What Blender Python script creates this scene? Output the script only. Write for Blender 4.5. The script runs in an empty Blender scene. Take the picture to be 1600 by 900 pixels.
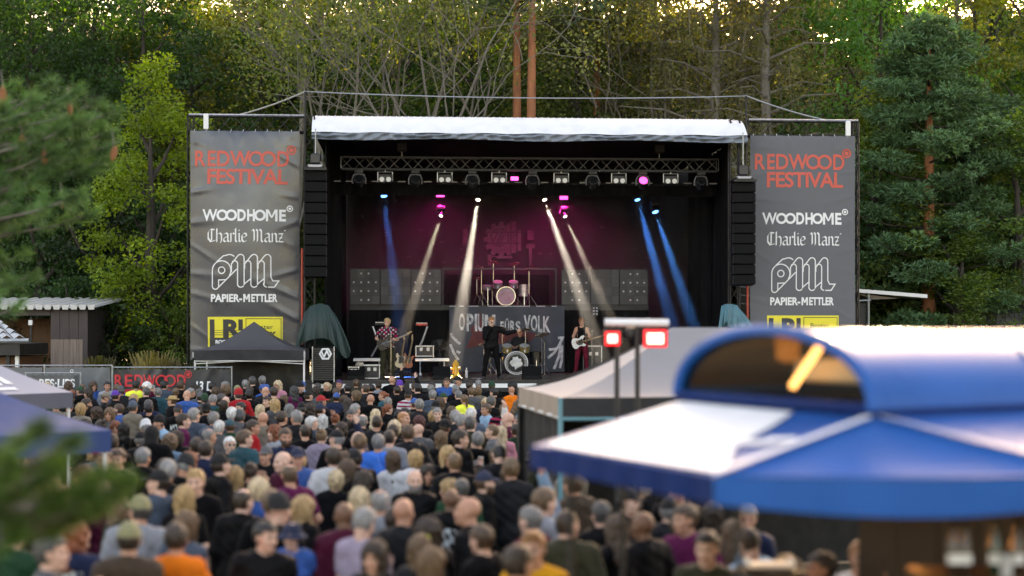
import bpy, bmesh, math, random
import numpy as np
from mathutils import Vector, Matrix

# ---------------------------------------------------------------- camera, sky, sun, exposure
sc = bpy.context.scene
COL = sc.collection
FPX, HZ, CAMZ = 2444.0, 502.0, 3.4          # focal length in photo pixels, horizon row, eye height
cam = bpy.data.cameras.new('camera')
cam.sensor_width = 36.0
cam.lens = FPX * 36.0 / 1600.0
cam.shift_y = (HZ - 450.0) / 1600.0
cam.clip_start, cam.clip_end = 0.1, 3000.0
cam.dof.use_dof = True
cam.dof.focus_distance = 46.5
cam.dof.aperture_fstop = 0.72
cam_o = bpy.data.objects.new('camera', cam)
COL.objects.link(cam_o)
cam_o.location = (0, 0, CAMZ)
cam_o.rotation_euler = (math.pi / 2, 0, 0)
sc.camera = cam_o

SUN_EL, SUN_AZ = 13.0, 14.0                 # low, behind the wood, a little right of the stage axis
wd = bpy.data.worlds.new('World'); sc.world = wd; wd.use_nodes = True
nt = wd.node_tree
sky = nt.nodes.new('ShaderNodeTexSky'); sky.sky_type = 'NISHITA'; sky.sun_disc = False
sky.sun_elevation = math.radians(SUN_EL); sky.sun_rotation = math.radians(SUN_AZ)
sky.air_density = 1.0; sky.dust_density = 2.5; sky.ozone_density = 1.0
nt.nodes['Background'].inputs[1].default_value = 0.15
nt.links.new(sky.outputs[0], nt.nodes['Background'].inputs[0])
sun = bpy.data.lights.new('sun', 'SUN'); sun.energy = 5.0; sun.angle = math.radians(0.5); sun.color = (1, .86, .62)
sun_o = bpy.data.objects.new('sun', sun); COL.objects.link(sun_o)
_e, _a = math.radians(SUN_EL), math.radians(SUN_AZ)
sun_o.rotation_euler = Vector((-math.sin(_a) * math.cos(_e), -math.cos(_a) * math.cos(_e), -math.sin(_e))).to_track_quat('-Z', 'Y').to_euler()
vs = sc.view_settings
vs.view_transform = 'Standard'; vs.look = 'None'; vs.gamma = 1.0; vs.use_curve_mapping = False
vs.exposure = 2.66
vs.use_white_balance = True; vs.white_balance_temperature = 9300; vs.white_balance_tint = 24
cy = sc.cycles
cy.use_denoising = True
try: cy.denoiser = 'OPENIMAGEDENOISE'
except Exception: pass
cy.max_bounces = 6; cy.diffuse_bounces = 3; cy.glossy_bounces = 3; cy.transmission_bounces = 4
cy.volume_bounces = 0; cy.transparent_max_bounces = 8
cy.sample_clamp_indirect = 6.0; cy.caustics_reflective = False; cy.caustics_refractive = False
cy.use_adaptive_sampling = True; cy.adaptive_threshold = 0.012

# ---------------------------------------------------------------- helpers
R = math.radians
rng = random.Random(7)
def P(px, py, d):
    """point at depth d (metres along the view axis) seen at photo pixel px, py"""
    return Vector(((px - 800.0) / FPX * d, d, CAMZ - (py - HZ) / FPX * d))
def G(px, d, z=0.0):
    return Vector(((px - 800.0) / FPX * d, d, z))
# stage frame: u along the front edge, v to the back, z up
SANG = R(3.96)
SO = Vector((0.48, 45.3, 0))
SM = Matrix.Translation(SO) @ Matrix.Rotation(SANG, 4, 'Z')
SI = SM.inverted()
def at(px, py, v):
    c = SI @ Vector((0, 0, CAMZ))
    d = SI.to_3x3() @ Vector(((px - 800.0) / FPX, 1.0, -(py - HZ) / FPX))
    t = (v - c.y) / d.y
    return c + d * t

WORLD = {}
def place(o, M):
    o.matrix_world = M; WORLD[o.name] = M.copy()
def wm(o):
    return WORLD.get(o.name, Matrix.Identity(4)) if o is not None else Matrix.Identity(4)
def tag(o, label, cat, group=None, kind=None):
    o['label'] = label
    if cat: o['category'] = cat
    if group: o['group'] = group
    if kind: o['kind'] = kind
    return o
def thing(name, label, cat, loc=(0, 0, 0), rotz=0.0, group=None, frame=None):
    o = bpy.data.objects.new(name, None); COL.objects.link(o)
    o.empty_display_size = .2
    M = (frame or Matrix.Identity(4)) @ Matrix.Translation(Vector(loc)) @ Matrix.Rotation(rotz, 4, 'Z')
    place(o, M)
    return tag(o, label, cat, group)

def mesh_np(name, V, F, smooth=False, mi=None, attr=None):
    """V (n,3); F (m,k) quads or triangles"""
    V = np.asarray(V, dtype=np.float32); F = np.asarray(F, dtype=np.int32)
    me = bpy.data.meshes.new(name)
    k = F.shape[1]; m = F.shape[0]
    me.vertices.add(len(V)); me.vertices.foreach_set('co', V.ravel())
    me.loops.add(m * k); me.loops.foreach_set('vertex_index', F.ravel())
    me.polygons.add(m)
    me.polygons.foreach_set('loop_start', np.arange(0, m * k, k, dtype=np.int32))
    me.polygons.foreach_set('loop_total', np.full(m, k, dtype=np.int32))
    if smooth: me.polygons.foreach_set('use_smooth', np.ones(m, dtype=bool))
    if mi is not None: me.polygons.foreach_set('material_index', np.asarray(mi, dtype=np.int32))
    if attr is not None:
        a = me.attributes.new('rnd', 'FLOAT', 'FACE'); a.data.foreach_set('value', np.asarray(attr, dtype=np.float32))
    me.update(calc_edges=True)
    return me

class MB:
    def __init__(s): s.v = []; s.f = []
    def add(s, vs, fs):
        b = len(s.v); s.v += [tuple(x) for x in vs]; s.f += [tuple(b + i for i in f) for f in fs]; return s
    def box(s, c, sz, rz=0.0, M=None, bev=0.0):
        x, y, z = sz[0] / 2, sz[1] / 2, sz[2] / 2
        if bev <= 0:
            vs = [Vector(p) for p in ((-x,-y,-z),(x,-y,-z),(x,y,-z),(-x,y,-z),(-x,-y,z),(x,-y,z),(x,y,z),(-x,y,z))]
            fs = [(3,2,1,0),(4,5,6,7),(0,1,5,4),(1,2,6,5),(2,3,7,6),(3,0,4,7)]
        else:
            b = min(bev, x * .9, y * .9, z * .9)
            vs = []
            for zz, ins in ((-z, b), (-z + b, 0), (z - b, 0), (z, b)):
                X, Y = x - ins, y - ins
                for (sx, sy) in ((-1,-1),(1,-1),(1,1),(-1,1)):
                    bb = b if ins == 0 else 0
                    vs.append(Vector((sx * X, sy * Y, zz)))
            fs = [(3,2,1,0), (12,13,14,15)]
            for k in range(3):
                for i in range(4):
                    j = (i + 1) % 4
                    fs.append((k*4+i, k*4+j, k*4+4+j, k*4+4+i))
        Rm = M if M is not None else Matrix.Rotation(rz, 3, 'Z')
        c = Vector(c)
        return s.add([c + Rm @ p for p in vs], fs)
    def bx(s, x0, x1, y0, y1, z0, z1, bev=0.0):
        return s.box(((x0+x1)/2, (y0+y1)/2, (z0+z1)/2), (abs(x1-x0), abs(y1-y0), abs(z1-z0)), bev=bev)
    def tube(s, p, q, r, r2=None, n=8, cap=True):
        p, q = Vector(p), Vector(q); r2 = r if r2 is None else r2
        d = q - p
        if d.length < 1e-6: return s
        d.normalize()
        a = d.orthogonal().normalized(); b = d.cross(a)
        vs = []
        for c, rr in ((p, r), (q, r2)):
            for i in range(n):
                t = 2 * math.pi * i / n
                vs.append(c + a * (math.cos(t) * rr) + b * (math.sin(t) * rr))
        fs = [(i, (i+1) % n, n + (i+1) % n, n + i) for i in range(n)]
        if cap: fs += [tuple(range(n - 1, -1, -1)), tuple(range(n, 2 * n))]
        return s.add(vs, fs)
    def path(s, pts, r, n=6):
        pts = [Vector(p) for p in pts]
        rs = r if isinstance(r, (list, tuple)) else [r] * len(pts)
        vs, fs = [], []
        up = None
        for i, p in enumerate(pts):
            d = (pts[min(i+1, len(pts)-1)] - pts[max(i-1, 0)])
            if d.length < 1e-9: d = Vector((0,0,1))
            d.normalize()
            a = d.orthogonal().normalized() if up is None else (up - d * up.dot(d)).normalized()
            up = a; b = d.cross(a)
            for k in range(n):
                t = 2 * math.pi * k / n
                vs.append(p + a * (math.cos(t) * rs[i]) + b * (math.sin(t) * rs[i]))
        for i in range(len(pts) - 1):
            for k in range(n):
                fs.append((i*n+k, i*n+(k+1) % n, (i+1)*n+(k+1) % n, (i+1)*n+k))
        fs += [tuple(range(n-1, -1, -1)), tuple(range((len(pts)-1)*n, len(pts)*n))]
        return s.add(vs, fs)
    def lathe(s, prof, c=(0,0,0), n=24, M=None, cap=True):
        """prof [(r,z)] about the local z axis"""
        c = Vector(c); M = M or Matrix.Identity(3)
        vs = []
        for (r, z) in prof:
            for k in range(n):
                t = 2 * math.pi * k / n
                vs.append(c + M @ Vector((r * math.cos(t), r * math.sin(t), z)))
        fs = []
        m = len(prof)
        for i in range(m - 1):
            for k in range(n):
                fs.append((i*n+k, i*n+(k+1) % n, (i+1)*n+(k+1) % n, (i+1)*n+k))
        if cap and prof[0][0] > 1e-6: fs.append(tuple(range(n-1, -1, -1)))
        if cap and prof[-1][0] > 1e-6: fs.append(tuple(range((m-1)*n, m*n)))
        return s.add(vs, fs)
    def poly(s, pts): return s.add(pts, [tuple(range(len(pts)))])
    def prism(s, pts, off):
        """polygon pts extruded by vector off"""
        n = len(pts); off = Vector(off)
        a = [Vector(p) for p in pts]
        return s.add(a + [p + off for p in a], [tuple(range(n-1,-1,-1)), tuple(range(n, 2*n))] + [(i, (i+1) % n, n+(i+1) % n, n+i) for i in range(n)])
    def grid(s, fn, nu, nv):
        vs = [fn(i / nu, j / nv) for j in range(nv + 1) for i in range(nu + 1)]
        fs = [(j*(nu+1)+i, j*(nu+1)+i+1, (j+1)*(nu+1)+i+1, (j+1)*(nu+1)+i) for j in range(nv) for i in range(nu)]
        return s.add(vs, fs)
    def truss(s, p, q, w, h=None, rc=.025, rd=.011, step=None, up=(0,0,1)):
        """four-chord lattice girder from p to q"""
        h = h or w
        p, q = Vector(p), Vector(q); d = (q - p); L = d.length; d.normalize()
        upv = Vector(up); a = d.cross(upv).normalized(); b = a.cross(d).normalized()
        cs = [a*(w/2)+b*(h/2), a*(-w/2)+b*(h/2), a*(-w/2)-b*(h/2), a*(w/2)-b*(h/2)]
        for c in cs: s.tube(p + c, q + c, rc, n=6)
        n = max(2, int(round(L / (step or h))))
        for f in range(4):
            c0, c1 = cs[f], cs[(f+1) % 4]
            for i in range(n):
                A = p + d*(L*i/n) + (c0 if i % 2 == 0 else c1)
                B = p + d*(L*(i+1)/n) + (c1 if i % 2 == 0 else c0)
                s.tube(A, B, rd, n=4, cap=False)
            for t in (0, L): s.tube(p + d*t + c0, p + d*t + c1, rd*1.3, n=4, cap=False)
        return s
    def build(s, name, m, parent=None, frame=None, smooth=False, link=True):
        """vertices are in `frame` coordinates; stored in the parent's local space"""
        me = bpy.data.meshes.new(name)
        T = wm(parent).inverted() @ (frame or Matrix.Identity(4)) if frame is not None or parent is not None else Matrix.Identity(4)
        me.from_pydata([tuple(T @ Vector(v)) for v in s.v], [], s.f)
        me.update()
        bm = bmesh.new(); bm.from_mesh(me)
        bmesh.ops.recalc_face_normals(bm, faces=bm.faces)
        bm.to_mesh(me); bm.free()
        if smooth:
            me.polygons.foreach_set('use_smooth', [True]*len(me.polygons))
            try: me.set_sharp_from_angle(angle=R(40))
            except Exception: pass
        if m is not None: me.materials.append(m)
        o = bpy.data.objects.new(name, me)
        if link: COL.objects.link(o)
        if parent is not None:
            o.parent = parent
            WORLD[o.name] = wm(parent).copy()
        return o
def part(name, me, parent, m=None):
    if m is not None and not me.materials: me.materials.append(m)
    o = bpy.data.objects.new(name, me); COL.objects.link(o); o.parent = parent
    WORLD[o.name] = wm(parent).copy()
    return o
def local(name, builder, m, parent, smooth=False):
    """builder's vertices already are in the parent's local space"""
    o = builder.build(name, m, None, smooth=smooth)
    o.parent = parent; WORLD[o.name] = wm(parent).copy()
    return o
def copy_tree(root, M, label=None, group=None):
    def cp(o, par):
        c = o.copy(); COL.objects.link(c)
        if par is not None: c.parent = par
        for ch in o.children: cp(ch, c)
        return c
    c = cp(root, None)
    place(c, M)
    if label: c['label'] = label
    if group: c['group'] = group
    return c

# ---------------------------------------------------------------- materials
MATS = {}
def mat(name, col=(.5,.5,.5), rough=.6, metal=0.0, var=.12, scale=6.0, bump=0.0, bscale=None, spec=.5, emit=None, estr=0.0,
        objcol=False, sheen=0.0, coat=0.0, trans=None, dirt=None, stretch=None, rvar=.1):
    if name in MATS: return MATS[name]
    m = bpy.data.materials.new(name); m.use_nodes = True
    t = m.node_tree; N = t.nodes; L = t.links
    b = N['Principled BSDF']
    tc = N.new('ShaderNodeTexCoord')
    mp = N.new('ShaderNodeMapping'); L.new(tc.outputs['Object'], mp.inputs[0])
    if stretch: mp.inputs['Scale'].default_value = stretch
    nz = N.new('ShaderNodeTexNoise'); nz.inputs['Scale'].default_value = scale; nz.inputs['Detail'].default_value = 5
    L.new(mp.outputs[0], nz.inputs['Vector'])
    mr = N.new('ShaderNodeMapRange'); mr.inputs[1].default_value = .25; mr.inputs[2].default_value = .75
    mr.inputs[3].default_value = 1 - var; mr.inputs[4].default_value = 1 + var
    L.new(nz.outputs[0], mr.inputs[0])
    hs = N.new('ShaderNodeVectorMath'); hs.operation = 'SCALE'
    if objcol:
        oi = N.new('ShaderNodeObjectInfo'); L.new(oi.outputs['Color'], hs.inputs[0])
    else:
        hs.inputs[0].default_value = col[:3]
    L.new(mr.outputs[0], hs.inputs['Scale'])
    out = hs.outputs[0]
    if dirt:
        n2 = N.new('ShaderNodeTexNoise'); n2.inputs['Scale'].default_value = dirt[1]; n2.inputs['Detail'].default_value = 8
        L.new(tc.outputs['Object'], n2.inputs['Vector'])
        r2 = N.new('ShaderNodeMapRange'); r2.inputs[1].default_value = .5; r2.inputs[2].default_value = .75
        r2.inputs[4].default_value = dirt[2]
        L.new(n2.outputs[0], r2.inputs[0])
        mx = N.new('ShaderNodeMix'); mx.data_type = 'RGBA'
        L.new(r2.outputs[0], mx.inputs[0]); L.new(out, mx.inputs[6]); mx.inputs[7].default_value = (*dirt[0], 1)
        out = mx.outputs[2]
    L.new(out, b.inputs['Base Color'])
    r3 = N.new('ShaderNodeMapRange'); r3.inputs[1].default_value = .3; r3.inputs[2].default_value = .7
    r3.inputs[3].default_value = max(0, rough - rvar); r3.inputs[4].default_value = min(1, rough + rvar)
    L.new(nz.outputs[0], r3.inputs[0]); L.new(r3.outputs[0], b.inputs['Roughness'])
    b.inputs['Metallic'].default_value = metal
    b.inputs['Specular IOR Level'].default_value = spec
    if sheen: b.inputs['Sheen Weight'].default_value = sheen
    if coat: b.inputs['Coat Weight'].default_value = coat
    if emit:
        b.inputs['Emission Color'].default_value = (*emit, 1); b.inputs['Emission Strength'].default_value = estr
    if bump:
        n3 = N.new('ShaderNodeTexNoise'); n3.inputs['Scale'].default_value = bscale or scale * 4; n3.inputs['Detail'].default_value = 4
        L.new(mp.outputs[0], n3.inputs['Vector'])
        bp = N.new('ShaderNodeBump'); bp.inputs['Strength'].default_value = bump; bp.inputs['Distance'].default_value = .02
        L.new(n3.outputs[0], bp.inputs['Height']); L.new(bp.outputs[0], b.inputs['Normal'])
    if trans:
        tr = N.new('ShaderNodeBsdfTranslucent'); L.new(out, tr.inputs[0])
        ms = N.new('ShaderNodeMixShader'); ms.inputs[0].default_value = trans
        L.new(b.outputs[0], ms.inputs[1]); L.new(tr.outputs[0], ms.inputs[2])
        L.new(ms.outputs[0], N['Material Output'].inputs[0])
    MATS[name] = m
    return m
def emis(name, col, s, base=(.02,.02,.02)):
    return mat(name, base, .3, emit=col, estr=s, var=0)

BLK = mat('black_metal', (.012,.012,.014), .45, .4)
BLKP = mat('black_paint', (.011,.011,.012), .5, bump=.15, bscale=60)
CLOTHB = mat('black_molton', (.006,.006,.007), .95, bump=.4, bscale=8, spec=.1, stretch=(1,1,.15))
ALU = mat('aluminium', (.42,.43,.45), .35, .9, var=.2, scale=12)
STEEL = mat('galvanised_steel', (.33,.35,.36), .45, .7, var=.25, scale=20)
WHT = mat('white_paint', (.75,.75,.75), .5, var=.06)
CHROME = mat('chrome', (.6,.6,.62), .15, 1.0)

# ---------------------------------------------------------------- lettering
def text_mesh(s, size=1.0, bold=0.0, spacing=1.0, shear=0.0):
    cu = bpy.data.curves.new('lettering', 'FONT')
    cu.body = s; cu.size = size; cu.space_character = spacing; cu.shear = shear; cu.offset = bold
    cu.resolution_u = 4; cu.fill_mode = 'FRONT'
    o = bpy.data.objects.new('lettering', cu); COL.objects.link(o)
    dg = bpy.context.evaluated_depsgraph_get()
    me = bpy.data.meshes.new_from_object(o.evaluated_get(dg))
    V = [v.co.copy() for v in me.vertices]; F = [tuple(p.vertices) for p in me.polygons]
    bpy.data.objects.remove(o); bpy.data.curves.remove(cu); bpy.data.meshes.remove(me)
    return V, F
def fit_text(s, x0, x1, y0, y1, **k):
    """lettering fitted to a rectangle: returns 2-D verts, faces"""
    V, F = text_mesh(s, **k)
    ax, bx = min(v.x for v in V), max(v.x for v in V); ay, by = min(v.y for v in V), max(v.y for v in V)
    W = [((v.x - ax) / (bx - ax) * (x1 - x0) + x0, (v.y - ay) / max(1e-6, by - ay) * (y1 - y0) + y0) for v in V]
    return W, F
class Flat:
    """flat print: 2-D polygons, later mapped onto a surface"""
    def __init__(s): s.v = []; s.f = []; s.k = 0
    def add(s, W, F, lift=0.0):
        b = len(s.v); s.v += [(w[0], w[1], lift) for w in W]; s.f += [tuple(b + i for i in f) for f in F]; return s
    def text(s, t, x0, x1, y0, y1, **k): return s.add(*fit_text(t, x0, x1, y0, y1, **k))
    def rect(s, x0, x1, y0, y1, lift=0.0): return s.add([(x0,y0),(x1,y0),(x1,y1),(x0,y1)], [(0,1,2,3)], lift)
    def ring(s, cx, cy, r0, r1, n=28, lift=0.0):
        W = []
        for k in range(n):
            t = 2*math.pi*k/n
            W += [(cx + r0*math.cos(t), cy + r0*math.sin(t)), (cx + r1*math.cos(t), cy + r1*math.sin(t))]
        return s.add(W, [(2*k, 2*((k+1) % n), 2*((k+1) % n)+1, 2*k+1) for k in range(n)], lift)
    def disc(s, cx, cy, r, n=24, lift=0.0):
        return s.add([(cx + r*math.cos(2*math.pi*k/n), cy + r*math.sin(2*math.pi*k/n)) for k in range(n)], [tuple(range(n))], lift)
    def line(s, pts, w, closed=False, lift=0.0):
        n = len(pts); W = []
        for i in range(n):
            p = Vector(pts[i])
            a = Vector(pts[i-1]) if (i > 0 or closed) else None
            b = Vector(pts[(i+1) % n]) if (i < n-1 or closed) else None
            d1 = (p - a).normalized() if a is not None and (p-a).length > 1e-9 else None
            d2 = (b - p).normalized() if b is not None and (b-p).length > 1e-9 else None
            d1 = d1 or d2; d2 = d2 or d1
            n1 = Vector((-d1.y, d1.x)); n2 = Vector((-d2.y, d2.x))
            m = (n1 + n2)
            m = m.normalized() if m.length > 1e-6 else n1
            k = w/2 / max(.45, m.dot(n1))
            W += [tuple(p + m*k), tuple(p - m*k)]
        F = [(2*i, 2*i+1, 2*i+3, 2*i+2) for i in range(n-1)]
        if closed: F.append((2*n-2, 2*n-1, 1, 0))
        return s.add(W, F, lift)
    def pen(s, segs, nib):
        """broad-nib strokes"""
        nx, ny = nib
        for st in segs:
            for (a, b) in zip(st[:-1], st[1:]):
                s.k += 1
                s.add([(a[0]-nx,a[1]-ny),(a[0]+nx,a[1]+ny),(b[0]+nx,b[1]+ny),(b[0]-nx,b[1]-ny)], [(0,1,2,3)], .0004*(s.k % 12))
        return s
    def fine(s, mx):
        """cut long edges so that the print follows the folds of the cloth"""
        bm = bmesh.new()
        vs = [bm.verts.new(p) for p in s.v]
        for f in s.f:
            try: bm.faces.new([vs[i] for i in f])
            except ValueError: pass
        bmesh.ops.triangulate(bm, faces=bm.faces)
        for _ in range(6):
            es = [e for e in bm.edges if e.calc_length() > mx]
            if not es: break
            bmesh.ops.subdivide_edges(bm, edges=es, cuts=1)
            bmesh.ops.triangulate(bm, faces=[f for f in bm.faces if len(f.verts) > 3])
        bm.verts.index_update()
        s.v = [tuple(v.co) for v in bm.verts]; s.f = [tuple(v.index for v in f.verts) for f in bm.faces]; bm.free()
        return s
    def map(s, fn, name, m, parent, frame=None, mx=.16):
        s.fine(mx)
        b = MB(); b.add([fn(*p) for p in s.v], s.f)
        o = b.build(name, m, parent, frame); o['kind'] = 'stuff'
        return o
# ================================================================ people: bodies grown from distance fields
def axis(lo, hi, fine_lo, fine_hi, hf, hc):
    a = list(np.arange(fine_lo, lo, -1.0))[:0]
    mid = np.arange(fine_lo, fine_hi + hf*.5, hf)
    left = np.arange(fine_lo - hc, lo - hc, -hc)[::-1]
    right = np.arange(mid[-1] + hc, hi + hc, hc)
    return np.concatenate([left, mid, right]).astype(np.float32)
def surfnet(F, xs, ys, zs):
    """smooth quad mesh of the zero level of F on a rectilinear grid"""
    I = F < 0
    nx, ny, nz = F.shape
    c = np.zeros((nx-1, ny-1, nz-1), dtype=np.int8)
    for dx in (0,1):
        for dy in (0,1):
            for dz in (0,1):
                c += I[dx:nx-1+dx, dy:ny-1+dy, dz:nz-1+dz]
    act = (c > 0) & (c < 8)
    idx = np.argwhere(act)
    num = np.full(act.shape, -1, dtype=np.int32); num[act] = np.arange(len(idx))
    acc = np.zeros((len(idx), 3)); cnt = np.zeros(len(idx))
    corners = [(0,0,0),(1,0,0),(0,1,0),(1,1,0),(0,0,1),(1,0,1),(0,1,1),(1,1,1)]
    vals = [F[idx[:,0]+a, idx[:,1]+b, idx[:,2]+d] for a,b,d in corners]
    pos = [np.stack([xs[idx[:,0]+a], ys[idx[:,1]+b], zs[idx[:,2]+d]], 1) for a,b,d in corners]
    for i, j in ((0,1),(2,3),(4,5),(6,7),(0,2),(1,3),(4,6),(5,7),(0,4),(1,5),(2,6),(3,7)):
        m = (vals[i] < 0) != (vals[j] < 0)
        t = np.zeros(len(idx)); t[m] = vals[i][m] / (vals[i][m] - vals[j][m])
        acc[m] += pos[i][m] + (pos[j][m] - pos[i][m]) * t[m][:,None]
        cnt[m] += 1
    V = acc / np.maximum(cnt, 1)[:,None]
    Q = []
    # x edges
    e = np.argwhere(I[:-1,1:-1,1:-1] != I[1:,1:-1,1:-1]) + (0,1,1)
    s = I[e[:,0],e[:,1],e[:,2]]
    q = np.stack([num[e[:,0],e[:,1]-1,e[:,2]-1], num[e[:,0],e[:,1],e[:,2]-1], num[e[:,0],e[:,1],e[:,2]], num[e[:,0],e[:,1]-1,e[:,2]]], 1)
    q[~s] = q[~s][:, ::-1]; Q.append(q)
    e = np.argwhere(I[1:-1,:-1,1:-1] != I[1:-1,1:,1:-1]) + (1,0,1)
    s = I[e[:,0],e[:,1],e[:,2]]
    q = np.stack([num[e[:,0]-1,e[:,1],e[:,2]-1], num[e[:,0]-1,e[:,1],e[:,2]], num[e[:,0],e[:,1],e[:,2]], num[e[:,0],e[:,1],e[:,2]-1]], 1)
    q[~s] = q[~s][:, ::-1]; Q.append(q)
    e = np.argwhere(I[1:-1,1:-1,:-1] != I[1:-1,1:-1,1:]) + (1,1,0)
    s = I[e[:,0],e[:,1],e[:,2]]
    q = np.stack([num[e[:,0]-1,e[:,1]-1,e[:,2]], num[e[:,0],e[:,1]-1,e[:,2]], num[e[:,0],e[:,1],e[:,2]], num[e[:,0]-1,e[:,1],e[:,2]]], 1)
    q[~s] = q[~s][:, ::-1]; Q.append(q)
    Q = np.concatenate(Q)
    return V, Q[(Q >= 0).all(1)]
def smin(a, b, k):
    h = np.clip(.5 + .5*(b - a)/k, 0, 1)
    return b + (a - b)*h - k*h*(1-h)
class Field:
    def __init__(s, xs, ys, zs):
        s.xs, s.ys, s.zs = xs, ys, zs
        s.X, s.Y, s.Z = xs[:,None,None], ys[None,:,None], zs[None,None,:]
    def cap(s, a, b, ra, rb, sq=1.0):
        """tapered capsule; sq < 1 flattens it front to back"""
        a = np.array(a, dtype=np.float32); b = np.array(b, dtype=np.float32); d = b - a; L = float(d @ d) + 1e-9
        px, py, pz = s.X - a[0], (s.Y - a[1]), s.Z - a[2]
        t = np.clip((px*d[0] + py*d[1] + pz*d[2]) / L, 0, 1)
        qx, qy, qz = px - t*d[0], (py - t*d[1]) / sq, pz - t*d[2]
        return np.sqrt(qx*qx + qy*qy + qz*qz) - (ra + (rb - ra)*t)
    def ell(s, c, r, M=None):
        px, py, pz = s.X - c[0], s.Y - c[1], s.Z - c[2]
        if M is not None:
            px, py, pz = (M[0][0]*px + M[1][0]*py + M[2][0]*pz, M[0][1]*px + M[1][1]*py + M[2][1]*pz, M[0][2]*px + M[1][2]*py + M[2][2]*pz)
        k = np.sqrt((px/r[0])**2 + (py/r[1])**2 + (pz/r[2])**2)
        return (k - 1.0) * min(r)
def head_field(f, H, jaw=1.0):
    """H 4x4: head-local (x right, y forward, z up, origin at eye level in the skull) to body"""
    M = H.to_3x3()
    def c(p): return tuple(H @ Vector(p))
    def e(p, r): return f.ell(c(p), r, M)
    d = e((0,-.012,.035), (.077,.098,.088))
    d = smin(d, e((0,.022,-.045), (.058*jaw,.07,.078)), .03)
    d = smin(d, e((0,.062,-.088), (.026*jaw,.026,.024)), .025)          # chin
    d = smin(d, e((0,.094,-.018), (.012,.02,.03)), .014)                # nose
    d = smin(d, e((0,.101,-.034), (.016,.013,.011)), .008)
    d = smin(d, e((0,.076,.026), (.05,.018,.012)), .016)                # brow
    d = smin(d, e((0,.083,-.06), (.024,.013,.013)), .012)               # lips
    for sx in (-1, 1):
        d = smin(d, e((sx*.04,.058,-.026), (.024,.028,.022)), .02)      # cheek
        d = np.maximum(d, -e((sx*.031,.098,.006), (.017,.016,.011)))    # eye socket
        d = smin(d, e((sx*.031,.076,.004), (.013,.013,.012)), .004)
        d = smin(d, e((sx*.079,-.008,-.004), (.010,.02,.032)), .007)    # ear
    return d
def finger_tubes(mb, wrist, hand, up, curl, scale=1.0, side=1):
    """five bent fingers on a palm that runs from the wrist to hand"""
    w, h, up = Vector(wrist), Vector(hand), Vector(up).normalized()
    d = (h - w).normalized(); sd = d.cross(up).normalized() * side; up = sd.cross(d).normalized() * side
    for i, (o, L, dr) in enumerate(((-.028,.068,-.10), (-.010,.078,-.03), (.009,.073,.04), (.026,.056,.12))):
        b = h + sd*o*scale
        a = curl + .12*i
        d1 = (d*math.cos(a*.6) + up*math.sin(a*.6) + sd*dr).normalized()
        d2 = (d*math.cos(a*1.6) + up*math.sin(a*1.6) + sd*dr).normalized()
        p1 = b + d1*L*.55*scale; p2 = p1 + d2*L*.5*scale
        mb.path([b - d*.02, b, p1, p2], [.0098*scale,.0098*scale,.009*scale,.0068*scale], 6)
    b = w + (h - w)*.35 - sd*.026*scale
    d1 = (d*.75 - sd*.6 + up*.25).normalized(); d2 = (d*.9 - sd*.15 + up*.4*(1+curl)).normalized()
    p1 = b + d1*.035*scale; p2 = p1 + d2*.032*scale
    mb.path([b, p1, p2], [.0125*scale,.0105*scale,.008*scale], 6)

SKINM = mat('skin', (1,1,1), .5, var=.10, scale=14, objcol=True, spec=.35, bump=.05, bscale=90)
EYEM = mat('eye', (.05,.035,.03), .25, var=.0)
LIPM = mat('lip', (.32,.12,.10), .45, var=.05)
BROWM = mat('eyebrow', (.07,.045,.03), .8, var=.2, scale=80)
CLOTHM = mat('clothing_cotton', (1,1,1), .9, var=.18, scale=9, objcol=True, sheen=.02, bump=.35, bscale=26, spec=.12)
JACKM = mat('clothing_jacket', (1,1,1), .62, var=.2, scale=7, objcol=True, bump=.45, bscale=18, spec=.1)
DENIM = mat('clothing_trousers', (1,1,1), .85, var=.25, scale=11, objcol=True, bump=.3, bscale=30, spec=.1)
SHOEM = mat('shoe_leather', (.03,.028,.027), .6, var=.3, scale=14)
HAIRM = mat('hair_strands', (1,1,1), .42, var=.55, scale=26, objcol=True, spec=.5, bump=.8, bscale=70, stretch=(1,1,.22))
HATM = mat('hat_cloth', (1,1,1), .85, var=.12, scale=20, objcol=True, bump=.25, bscale=160)
STRAWM = mat('hat_straw', (.46,.30,.13), .75, var=.35, scale=90, bump=.6, bscale=140, stretch=(1,1,3))

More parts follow.
